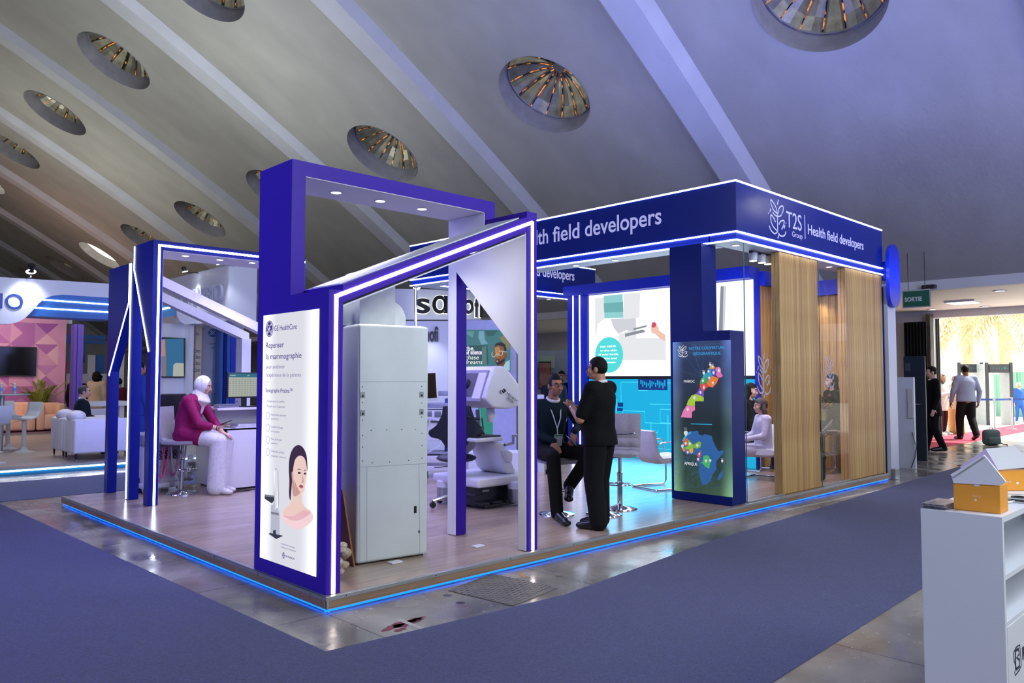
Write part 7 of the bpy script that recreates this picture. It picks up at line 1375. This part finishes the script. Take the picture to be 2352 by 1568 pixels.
def head(q, J, M_, fine=True):
    P = lambda *p: M_ @ V3(p); rq = M_.to_quaternion(); E_ = lambda c, r, sg=18, rg=12: q.ell(P(*c), r, rq, seg=sg, rings=rg)
    E_((0, -.012, .022), (.076, .096, .098)); E_((0, .03, -.05), (.056, .062, .062)); E_((0, .06, -.088), (.024, .022, .018)); q.cap(P(0, -.03, -.06), J['nec']-V3((0, 0, .03)), .054, .06, 14)
    if fine:
        q.cap(P(0, .082, .008), P(0, .106, -.032), .008, .013, 8); E_((0, .08, .026), (.05, .014, .011), 12, 8)
        for s in (-1, 1): E_((s*.075, -.008, -.012), (.011, .02, .032), 10, 8); E_((s*.038, .058, -.028), (.028, .028, .03), 12, 8); E_((s*.012, .105, -.036), (.011, .01, .009), 8, 6)
        E_((0, .082, -.064), (.024, .012, .013), 10, 8)
m_eyew = mat('eye_white', 'e8e4e0', .2); m_iris = mat('dark_iris', '1c1410', .15); m_lips = mat('lips', '9c5a50', .45)
def face(t, M_, hair, lips=None):
    P = lambda *p: M_ @ V3(p); rq = M_.to_quaternion()
    for s in (-1, 1):
        o = MB().ell(P(s*.031, .076, .004), (.0135, .0105, .0066), rq, 12, 8).build('eye', m_eyew, t, local=True, smooth=True); MB().ell(P(s*.031, .0845, .004), (.0062, .004, .006), rq, 10, 6).build('iris', m_iris, o, local=True, smooth=True)
        MB().tube([P(s*.014, .092, .022), P(s*.03, .091, .029), P(s*.05, .078, .023)], [.004, .005, .003], 6).build('eyebrow', hair, t, local=True, smooth=True)
    MB().tube([P(-.022, .086, -.064), P(-.008, .096, -.06), P(0, .097, -.062), P(.008, .096, -.06), P(.022, .086, -.064)], [.003, .005, .0045, .005, .003], 6).tube([P(-.018, .087, -.068), P(0, .096, -.0705), P(.018, .087, -.068)], [.003, .006, .003], 6).build('lips', lips or m_lips, t, local=True, smooth=True)
def haircap(t, M_, m, side=-.01, back=-.075, front=.066, grow=.0, top=1., name='hair'):
    q = MB(); bmesh.ops.create_uvsphere(q.bm, u_segments=36, v_segments=24, radius=1); R_ = (.079+grow, .1+grow, .103*top+grow); c = V3((0, -.012, .024))
    for v in q.bm.verts:
        p = V3((v.co.x*R_[0], v.co.y*R_[1], v.co.z*R_[2])); nz = mnoise.noise(p*38)*.004; v.co = c+p*(1+nz/.09)
    def drop(f):
        p = f.calc_center_median(); lim = back if p.y < -.03 else side+(back-side)*max(0, min(1, (-.0-p.y)/.04))
        return p.z < lim or (p.y > .03 and p.z < front+.35*(.09-p.y)*0-abs(p.x)*.15) 
    bmesh.ops.delete(q.bm, geom=[f for f in q.bm.faces if drop(f)], context='FACES'); bmesh.ops.solidify(q.bm, geom=q.bm.faces[:], thickness=.009); q.bm.transform(M_); return q.build(name, m, t, local=True, smooth=True, sharp=80)
def glasses(t, M_, m):
    P = lambda *p: M_ @ V3(p); q = MB()
    for s in (-1, 1): q.tube([P(s*(.031+.023*math.cos(a)), .099, .0+.018*math.sin(a)) for a in [k*PI/8 for k in range(16)]], .0016, 6, True).tube([P(s*.054, .097, .006), P(s*.077, .05, .008), P(s*.08, -.01, .004)], .0016, 6)
    q.tube([P(-.009, .101, .004), P(0, .104, .007), P(.009, .101, .004)], .0016, 6); return q.build('glasses', m, t, local=True)
def person(lab, base, f, J, skin, top, bottom, shoes, hair, vox=.012, b=1, belly=0, sleeve=1., hem=.08, wide=0, flare=0, hy=0, hp=0, hr=0, hands=None, hairdo='short', fine=True, scale=1., to=.016, collar=None, legpart=1., chest=0, group=None, top_name='shirt', bot_name='trousers', hcfg=None, skirt=False):
    f = V3((f[0], f[1], 0)).normalized(); t = thing('person', lab, 'person', base, group, rotz=math.atan2(f.y, f.x)-PI/2); t.scale = (scale,)*3
    M_ = headmat(J, hy, hp, hr); q = MB(); torso(q, J, b, 0, None, belly, chest)
    for s in 'LR':
        arm(q, J, s, 0, b); leg(q, J, s, 0, b); foot(q, J, s); hd = (hands or {}).get(s) or {}
        hand(q, J, s, hd.get('d', J['w'+s]-J['e'+s]), hd.get('n', V3((1 if s == 'L' else -1, 0, 0))*-1), hd.get('curl', .45), 1.05, hd.get('th', 1 if s == 'R' else -1))
    head(q, J, M_, fine); link('body', blob(q, vox if vox > .009 else .0065, 2 if fine else 1), skin, t)
    q = MB(); torso(q, J, b, to, hem, belly, chest)
    if skirt:
        a = J['pel']; q.ell(a+V3((0, .02, -.03)), (.2, .2, .1), seg=20, rings=12)
        for s in 'LR': q.cap(J['h'+s]+V3((0, .0, .01)), J['h'+s].lerp(J['k'+s], .42)+V3((0, 0, .005)), .134, .122, 14)
    for s in 'LR': arm(q, J, s, to*.8, b, sleeve)
    link(top_name, blob(q, max(vox, .01), 12), top, t); q = MB(); q.ell(J['pel']+V3((0, 0, .03)), (.165*b+.006, .12*b+.008, .14), seg=18, rings=10)
    for s in 'LR': leg(q, J, s, .012, b, wide, legpart, flare)
    link(bot_name, blob(q, max(vox, .01), 4), bottom, t); 
    for s in 'LR': q = MB(); foot(q, J, s, .009, 1.1); link('shoe', blob(q, max(vox, .009), 2), shoes, t)
    if hairdo == 'short': haircap(t, M_, hair, **(hcfg or {}))
    elif hairdo == 'long':
        haircap(t, M_, hair, side=-.06, back=-.1, grow=.008); q = MB(); P = lambda *p: M_ @ V3(p)
        for s in (-1, -.5, 0, .5, 1): q.tube([P(s*.06, -.05+.02*abs(s), .03), P(s*.085, -.06+.03*abs(s), -.06), P(s*.09, -.075+.02*abs(s), -.17), P(s*.075, -.085, -.27)], [.035, .042, .04, .015], 10)
        link('hair_length', blob(q, .012, 3), hair, t)
    elif hairdo == 'curly':
        q = MB(); rnd = random.Random(3); P = lambda *p: M_ @ V3(p)
        for k in range(70):
            v = V3((rnd.gauss(0, 1), rnd.gauss(0, 1), rnd.gauss(0, 1))).normalized()
            if v.y > .45 and v.z < .6: continue
            q.ell(P(v.x*.1, -.02+v.y*.1, -.02+v.z*.12), (.038, .038, .042), seg=8, rings=6)
        link('hair', blob(q, .014, 1), hair, t)
    if fine: face(t, M_, hair)
    if collar:
        n_ = J['nec']; q = MB(); q.tube([n_+V3((.068*math.cos(a), .07*math.sin(a)+.01, .008-.024*math.sin(a))) for a in [k*PI/10 for k in range(20)]], .0125, 8, True, squash=1.3); q.build('collar', collar, t, local=True, smooth=True)
    return t, M_
cl = lambda n, h, r=.85, **k: mat(n, h, r, noise=(30, .08), bump=(26, .25), spec=.25, **k)
sk1 = mat('skin_olive', 'b98768', .5, noise=(6, .06)); sk2 = mat('skin_tan', 'a8765a', .5, noise=(6, .06)); sk3 = mat('skin_light', 'cfa48c', .5, noise=(6, .05)); sk4 = mat('skin_brown', '7d5440', .5, noise=(6, .06))
h_bk = mat('black_hair', '0b0908', .55, spec=.2, noise=(60, .4), bump=(90, .5)); h_br = mat('brown_hair', '3a2620', .5, noise=(60, .3), bump=(90, .5)); h_wh = mat('white_hair', 'd8d4cc', .6); h_gr = mat('greying_hair', '3c3a3a', .6, noise=(70, .4))
c_bk = cl('black_cloth', '060609'); c_bk2 = cl('charcoal_cloth', '0b0b0f'); c_gn = cl('dark_green_knit', '0b2226'); c_mg = cl('magenta_blazer', '8c1256', .7); c_wt = cl('white_trouser_cloth', 'dcd9e0'); c_hj = mat('white_scarf', 'e2e0e8', .75, noise=(14, .04), bump=(9, .5), stretch=(3, 3, .6)); c_nv = cl('dark_navy_suit', '101826'); c_be = cl('beige_jacket', 'c9b59a'); c_bl = cl('blue_suit', '1f3f86'); c_gy = cl('grey_blue_shirt', '8a93b0'); c_tan = cl('tan_trouser_cloth', 'c89a64'); c_pk = cl('pale_suit_cloth', 'c8c2d2'); c_shirt = cl('white_shirt_cloth', 'e6e6ea'); c_cr = cl('cream_blouse', 'cfc6c4'); c_mr = cl('maroon_trousers', '3a161a'); c_lb = cl('blue_outdoor_suit', '3a66b4'); l_bk = mat('black_leather_shoe', '0d0d12', .3); l_wh = mat('pale_shoe', 'c9c4c0', .5); l_mr = mat('maroon_shoe', '4a1c24', .4)
gm = mat('thin_metal_glasses', '1a1a1e', .25, .4)
# man in black polo
b1 = at(1379, 1213, Z=0); fd = -CR*.8+CFW*.6
J = pose(STAND, eL=(-.235, .09, 1.1), wL=(-.1, .27, 1.21), eR=(.23, .1, 1.12), wR=(.03, .3, 1.2), aR=(.1, .05, .08), tR=(.11, .24, .03), aL=(-.1, -.04, .08), tL=(-.11, .15, .03), kR=(.095, .06, .49), hea=(0, .03, 1.605))
p1, M1 = person('man in black polo and black trousers standing with his back turned', b1, fd, J, sk1, c_bk, c_bk2, l_bk, h_bk, .008, 1.12, .045, .42, .06, .022, .01, hy=.25, hp=.0, hands={'L': dict(d=(.55, .5, .55), n=(-.3, -.6, .6), curl=.9), 'R': dict(d=(-.7, .4, .3), n=(.3, .6, -.6), curl=.8)}, collar=c_shirt, scale=1.0, top_name='polo_shirt', legpart=1.0, hcfg=dict(back=-.055))
glasses(p1, M1, gm)
MB().tube([J['wL']+(J['eL']-J['wL'])*.12+V3((.034*math.cos(a), .02*math.sin(a), .034*math.sin(a))) for a in [k*PI/7 for k in range(14)]], .005, 6, True).build('watch', m_chrome, p1, local=True)
# seated young man with badge
f2 = -CFW*.95+CR*.32; b2 = V3((ST1.x, ST1.y, 0))-CR*.085
J = pose(SIT, .6, pel=(.01, .02, .74), wai=(.01, .05, .9), che=(0, .08, 1.1), nec=(-.0, .1, 1.27), hea=(-.01, .15, 1.43), sR=(.19, .07, 1.215), sL=(-.19, .1, 1.215), eR=(.24, .0, .93), wR=(.06, .28, .83), eL=(-.3, .14, .98), wL=(-.15, .34, .93), hR=(.1, .03, .71), hL=(-.09, .04, .71), kR=(.14, .46, .68), aR=(.12, .52, .1), tR=(.1, .72, .035), kL=(-.32, .42, .7), aL=(-.09, .36, .36), tL=(-.02, .5, .24))
p2, M2_ = person('young man in dark green sweater with a white lanyard sitting on a bar stool', b2, f2, J, sk2, c_gn, c_bk, l_bk, h_bk, .008, .95, 0, 1., .04, .012, .004, hy=.12, hp=-.03, hands={'R': dict(d=(-.15, .55, -.8), n=(.2, .8, .45), curl=.3), 'L': dict(d=(.25, .35, -.85), n=(-.3, .8, .3), curl=.7)}, collar=c_shirt, top_name='sweater', hcfg=dict(front=.07, top=1.12, back=-.05))
glasses(p2, M2_, gm); m_lan = mat('white_lanyard', 'dcdfe6', .6); ch = J['che']; MB().tube([J['nec']+V3((-.07, .0, .0)), J['nec']+V3((-.065, .075, -.06)), ch+V3((-.04, .155, -.02)), ch+V3((0, .155, -.14))], .007, 6, squash=.4).tube([J['nec']+V3((.07, .0, .0)), J['nec']+V3((.065, .075, -.06)), ch+V3((.04, .155, -.02)), ch+V3((0, .155, -.14)), ch+V3((0, .165, -.2))], .007, 6, squash=.4).build('lanyard', m_lan, p2, local=True)
bg = MB().box((-.05, -.003, -.13), (.05, .003, 0), .004, 1, mtx=Matrix.Translation(ch+V3((.0, .19, -.2))) @ Euler((-.25, 0, 0)).to_matrix().to_4x4()).build('badge', mat('badge_card', 'c6d0d8', .4), p2, local=True); MB().box((-.05, .0035, -.02), (.05, .0045, -.004), mtx=Matrix.Translation(ch+V3((.0, .19, -.2))) @ Euler((-.25, 0, 0)).to_matrix().to_4x4()).build('badge_band', mat('badge_green', '4c8a5c', .5), bg, local=True)
RP2 = Matrix.Translation(b2) @ Matrix.Rotation(p2.rotation_euler[2], 4, 'Z'); hp_ = RP2 @ (J['wL']+V3((.05, .04, -.09))); q = MB().box((-.036, -.075, -.004), (.036, .075, .004), .006, 2, mtx=Matrix.Translation(hp_) @ Euler((.7, .3, .4)).to_matrix().to_4x4()); single(q, 'phone', m_black, hp_, 'dark phone in the hand of the seated young man', 'phone', smooth=True)
# woman in white headscarf and magenta blazer
b3 = at(416, 1133, Z=0); f3 = CR.copy(); J = pose(SIT, .62, pel=(0, .06, .8), wai=(0, .06, .96), che=(0, .11, 1.13), nec=(0, .2, 1.28), hea=(0, .27, 1.41), sR=(.18, .14, 1.22), sL=(-.18, .16, 1.22), eR=(.21, .3, .92), wR=(.1, .5, .86), eL=(-.21, .32, .94), wL=(-.06, .5, .8), hR=(.1, .1, .78), hL=(-.1, .1, .78), kR=(.12, .52, .7), kL=(-.1, .54, .68), aR=(.11, .5, .1), aL=(-.1, .46, .1), tR=(.12, .66, .035), tL=(-.1, .62, .035))
p3, M3 = person('woman in white headscarf and magenta blazer sitting in profile with a phone', b3, f3, J, sk3, c_mg, c_wt, l_wh, h_br, .009, 1.06, .02, .78, .1, .03, .03, hp=-.2, hands={'R': dict(d=(-.1, .85, .45), n=(.2, -.4, .9), curl=.75), 'L': dict(d=(.15, .9, -.4), n=(0, .4, .9), curl=.35)}, hairdo='none', top_name='blazer', to=.022, skirt=True)
q = MB(); P = lambda *p: M3 @ V3(p); rq = M3.to_quaternion(); bmesh.ops.create_uvsphere(q.bm, u_segments=80, v_segments=56, radius=1)
for v in q.bm.verts: p = v.co.copy(); v.co = V3((p.x*.094, -.016+p.y*.112, .012+p.z*.125))*(1+.02*mnoise.noise(V3((p.x*3, p.y*3, p.z*9))))
bmesh.ops.delete(q.bm, geom=[f for f in q.bm.faces if (lambda c: c.y > .045 and (c.x/.06)**2+((c.z+.0)/.092)**2 < 1)(f.calc_center_median())], context='FACES'); bmesh.ops.solidify(q.bm, geom=q.bm.faces[:], thickness=.012); q.bm.transform(M3); q.build('headscarf', c_hj, p3, local=True, smooth=True, sharp=80)
q = MB(); n_ = J['nec']; q.tube([P(0, -.01, -.07), n_+V3((0, .02, .02)), n_+V3((0, .03, -.05)), J['che']+V3((0, .08, .06))], [.088, .095, .125, .09], 18, squash=1.1).cap(n_+V3((.02, .07, -.02)), J['che']+V3((0, .12, -.06)), .06, .035); link('scarf_drape', blob(q, .012, 4), c_hj, p3)
MB().tube([J['wR']+V3((.034*math.cos(a), .0, .034*math.sin(a))) for a in [k*PI/7 for k in range(14)]], .006, 6, True).build('bracelet', m_black, p3, local=True)
RP3 = Matrix.Translation(b3) @ Matrix.Rotation(p3.rotation_euler[2], 4, 'Z'); hp_ = RP3 @ (J['wR']+V3((.0, .11, .075))); q = MB().box((-.036, -.075, -.004), (.036, .075, .004), .006, 2, mtx=Matrix.Translation(hp_) @ Matrix.Rotation(p3.rotation_euler[2], 4, 'Z') @ Euler((.35, 0, 0)).to_matrix().to_4x4()); single(q, 'phone', m_black, hp_, 'black phone held by the woman in the white headscarf', 'phone', smooth=True)
# lounge and far visitors on the left
ps = V3((A2.x+.42, A2.y+.37, ZP)); J = pose(SIT, .42); person('balding man in dark suit sitting in the far white armchair', ps, (.95, -.3), J, sk3, c_nv, c_nv, l_bk, h_gr, .014, 1.06, .03, collar=c_shirt, hcfg=dict(front=.088, side=-.02), hands=None, top_name='suit_jacket')
def stander(lab, px, pyh, D, f, skin, top, bottom, shoes, hair, zf=FZ, J=None, hd='short', vox=.02, hgt=None, **k):
    P = at(px, pyh, D=D); H_ = P.z-zf; sc = H_/1.715 if hgt is None else hgt/1.715; return person(lab, (P.x, P.y, zf), f, J or pose(STAND), skin, top, bottom, shoes, hair, vox, hairdo=hd, scale=sc, **k)
stander('woman with curly black hair in beige jacket standing with her back turned', 224, 853, 21.5, CFW, sk2, c_be, c_bk, l_bk, h_bk, hd='curly', hem=.14, top_name='jacket')
stander('person in black half hidden behind the violet column', 178, 858, 20.5, CFW, sk2, c_bk, c_bk, l_bk, h_bk, fine=False)
stander('man in blue suit standing behind the lit blue posts', 320, 831, 14.6, CFW*.8+CR*.6, sk2, c_bl, c_bl, l_bk, h_bk, zf=ZP, hem=.14, vox=.014, top_name='suit_jacket')
P = at(273, 868, D=19.5); person('small dark haired man in maroon glimpsed between two blue posts', (P.x, P.y, FZ), CFW*.3-CR, pose(STAND), sk2, cl('maroon_top', '5c1c26'), c_bk, l_bk, h_bk, .02, scale=(P.z-FZ)/1.715)
# exit visitors
Js = pose(STAND, eR=(.22, -.1, 1.12), wR=(.2, .04, .9), aR=(.1, .12, .08), tR=(.12, .3, .03), aL=(-.1, -.14, .1), tL=(-.1, .04, .05)); P = at(2146, 1037, Z=FZ); sc_ = lambda P, px, yt: (at(px, yt, D=(P-CC).dot(CFW)).z-P.z)/1.715
person('man in black suit standing beside the dark cabinet at the exit', P, -CR*.9+CFW*.2, Js, sk3, c_bk, c_bk, l_bk, h_bk, .014, hem=.18, wide=.01, scale=sc_(P, 2146, 841), collar=c_shirt, top_name='suit_jacket')
P = at(2166, 998, Z=FZ); person('woman in pale blouse and maroon trousers at the exit, facing the hall', P, -CFW+CR*.5, pose(STAND, eR=(.22, .06, 1.12), wR=(.05, .26, 1.18), eL=(-.22, .06, 1.12), wL=(-.06, .24, 1.1)), sk2, c_cr, c_mr, l_wh, h_br, .014, hem=.2, hairdo='curly', scale=sc_(P, 2166, 860), top_name='blouse')
P = at(2197, 997, Z=FZ); p_, Mh = person('woman in black headscarf and wide tan trousers at the exit', P, -CR*.6-CFW*.5, pose(STAND, eR=(.22, .06, 1.12), wR=(.08, .26, 1.15)), sk2, c_be, c_tan, l_bk, h_bk, .014, wide=.05, flare=.03, hem=.15, scale=sc_(P, 2197, 864), hairdo='none', top_name='blouse')
q = MB(); q.ell(Mh @ V3((0, -.03, .015)), (.095, .1, .12)).cap(Mh @ V3((0, -.03, -.08)), V3((0, -.02, 1.36)), .09, .13); link('headscarf', blob(q, .012, 3), c_bk, p_)
P = at(2222, 1010, Z=FZ); Jw = pose(STAND, eR=(.27, -.06, 1.12), wR=(.29, .06, .88), eL=(-.27, .02, 1.12), wL=(-.28, .12, .88), aL=(-.1, .12, .08), tL=(-.11, .3, .03), kL=(-.1, .12, .5), aR=(.1, -.22, .14), tR=(.11, -.06, .04), kR=(.1, .0, .5)); person('man in grey blue shirt walking away towards the exit scanners', P, CFW*.98+CR*.1, Jw, sk4, c_gy, c_bk, l_bk, h_bk, .014, 1.14, .03, hem=.02, wide=.012, scale=sc_(P, 2222, 838))
P = at(2342, 972, Z=FZ); person('white haired man in blue suit walking outside in the sun', P, -CFW, pose(STAND, aL=(-.1, .18, .08), tL=(-.1, .34, .03), kL=(-.1, .14, .5)), sk3, c_lb, c_lb, l_wh, h_wh, .02, hem=.14, scale=sc_(P, 2342, 878), collar=c_shirt, top_name='suit_jacket')
P = at(2252, 970, Z=FZ); person('person in grey trousers glimpsed behind the walking man', P, -CFW, pose(STAND), sk2, c_shirt, cl('grey_trousers', '9a9aa6'), mat('red_shoe', 'b03a3a', .5), h_bk, .02, scale=sc_(P, 2252, 880))
# women behind the glass
P = at(1757, 1098, Z=0); P = V3((WCH.x+.33, WCH.y+.1, 0)); person('woman in pale suit with brown hair sitting behind the glass', P, (-.75, .66), pose(SIT, .35, wR=(.12, .34, .63), wL=(-.12, .34, .63)), sk3, c_pk, c_pk, l_mr, h_br, .012, hairdo='long', top_name='suit_jacket', wide=.015, scale=.95)
P2_ = P+V3((.8, .75, 0)); p_, _ = person('dark haired woman with blue lanyard sitting beyond the map kiosk', (P2_.x+.1, P2_.y, 0), (.2, -1), pose(SIT, .44), sk3, c_bk, c_bk, l_bk, h_bk, .012, hairdo='long', scale=1.05)
Jx = pose(SIT, .44); MB().tube([Jx['nec']+V3((-.07, .04, .0)), Jx['che']+V3((-.05, .15, .02)), Jx['che']+V3((0, .16, -.12)), Jx['che']+V3((.05, .15, .02)), Jx['nec']+V3((.07, .04, .0))], .01, 6).build('lanyard', mat('blue_lanyard', '1f4fd0', .5), p_, local=True)
cantilever((P2_.x+.1, P2_.y+.02, 0), (.2, -1), 'white padded chair under the woman with the blue lanyard', m_quilt2)
P = at(1905, 1090, Z=0); P3_ = V3((9.72, .66, 0)); Jg = pose(SIT, .66, aR=(.11, .3, .3), tR=(.12, .44, .24), aL=(-.1, .3, .28), tL=(-.1, .44, .22), wR=(.05, .36, 1.0), wL=(-.06, .34, .98)); person('woman in black with long hair sitting behind the narrow glass pane', P3_, (-.8, .6), Jg, sk3, c_bk, c_bk, l_bk, h_bk, .012, hairdo='long', scale=1.0)
# bouquet, papers, low table
fl = thing('bouquet', 'bouquet of yellow lilies and dark red flowers behind the narrow glass pane', 'flowers', at(1888, 985, Y=.75)); c = at(1890, 945, Y=.75); rnd = random.Random(4); m_yel = mat('yellow_petal', 'e8b818', .5, noise=(8, .2)); m_mag = mat('dark_red_petal', '7a1038', .6, noise=(8, .3)); m_fol = mat('bouquet_leaf', '4c5c26', .6, noise=(8, .3)); q = MB(); q.lathe([(.02, -.3), (.1, .0), (.13, .06), (0, -.1)], c, 14); q.build('wrapping', mat('kraft_wrap', 'a8924a', .6), fl)
for k in range(20):
    P = c+V3((rnd.uniform(-.16, .16), rnd.uniform(-.12, .12), rnd.uniform(-.02, .24))); q = MB(); yl = k % 3 != 1
    for j in range(6):
        a = j*PI/3+k; d = V3((math.cos(a)*.7-.35, math.sin(a)*.7-.4, .35)).normalized(); s_ = d.cross(V3((0, 0, 1))).normalized(); L_ = .14 if yl else .09; q.bm.faces.new([q.bm.verts.new(v) for v in (P, P+d*L_*.5+s_*.035, P+d*L_, P+d*L_*.5-s_*.035)])
    bmesh.ops.solidify(q.bm, geom=q.bm.faces[:], thickness=.003); q.build('flower', m_yel if yl else m_mag, fl)
q = MB()
for k in range(16):
    P = c+V3((0, 0, -.05)); d = V3((rnd.uniform(-.7, .7), rnd.uniform(-.5, .5), 1)).normalized(); s_ = d.cross(V3((0, 1, 0))).normalized()*.016; q.prism([P, P+d*.2+s_, P+d*.36, P+d*.2-s_], (0, .002, 0))
q.build('leaves', m_fol, fl, kind='stuff')
tbv = V3((c.x, c.y, 0)); tq = thing('flower_table', 'small round table under the bouquet behind the glass', 'table', tbv); MB().lathe([(0, .0), (.2, .0), (.2, .01), (.025, .02), (.025, c.z-.33), (.24, c.z-.32), (.24, c.z-.3), (0, c.z-.3)], tbv, 28).build('pedestal', m_chrome, tq, smooth=True)
P = at(1897, 985, Y=.62); q = MB().box((-.1, -.002, -.15), (.1, .002, .15), mtx=Matrix.Translation(P) @ Euler((.7, .5, .5)).to_matrix().to_4x4()); single(q, 'leaflet', mat('leaflet_paper', 'cfd6e6', .6), P, 'white leaflet held by the woman in black behind the glass', 'leaflet')
P = at(1889, 1105, Z=0); single(MB().box((P.x-.07, P.y-.02, 0), (P.x+.12, P.y+.3, .42), .06, 3), 'black_bag', mat('black_nylon', '14161b', .6, bump=(14, .4)), (P.x, P.y+.1, 0), 'black bag standing on the deck right behind the narrow glass pane', 'bag', smooth=True)
# visitors far behind the seated young man
stander('man with black hair in dark clothes far behind the seated young man', 1290, 852, 17, -CFW, sk2, c_bk, c_bk, l_bk, h_bk, vox=.018); stander('dark haired visitor beside the navy column far behind', 1313, 853, 18.5, -CR, sk2, c_gy, c_bk, l_bk, h_bk, vox=.02); stander('visitor in dark clothes right behind the head of the seated young man', 1272, 856, 15.5, CFW, sk2, c_nv, c_bk, l_bk, h_bk, vox=.018)
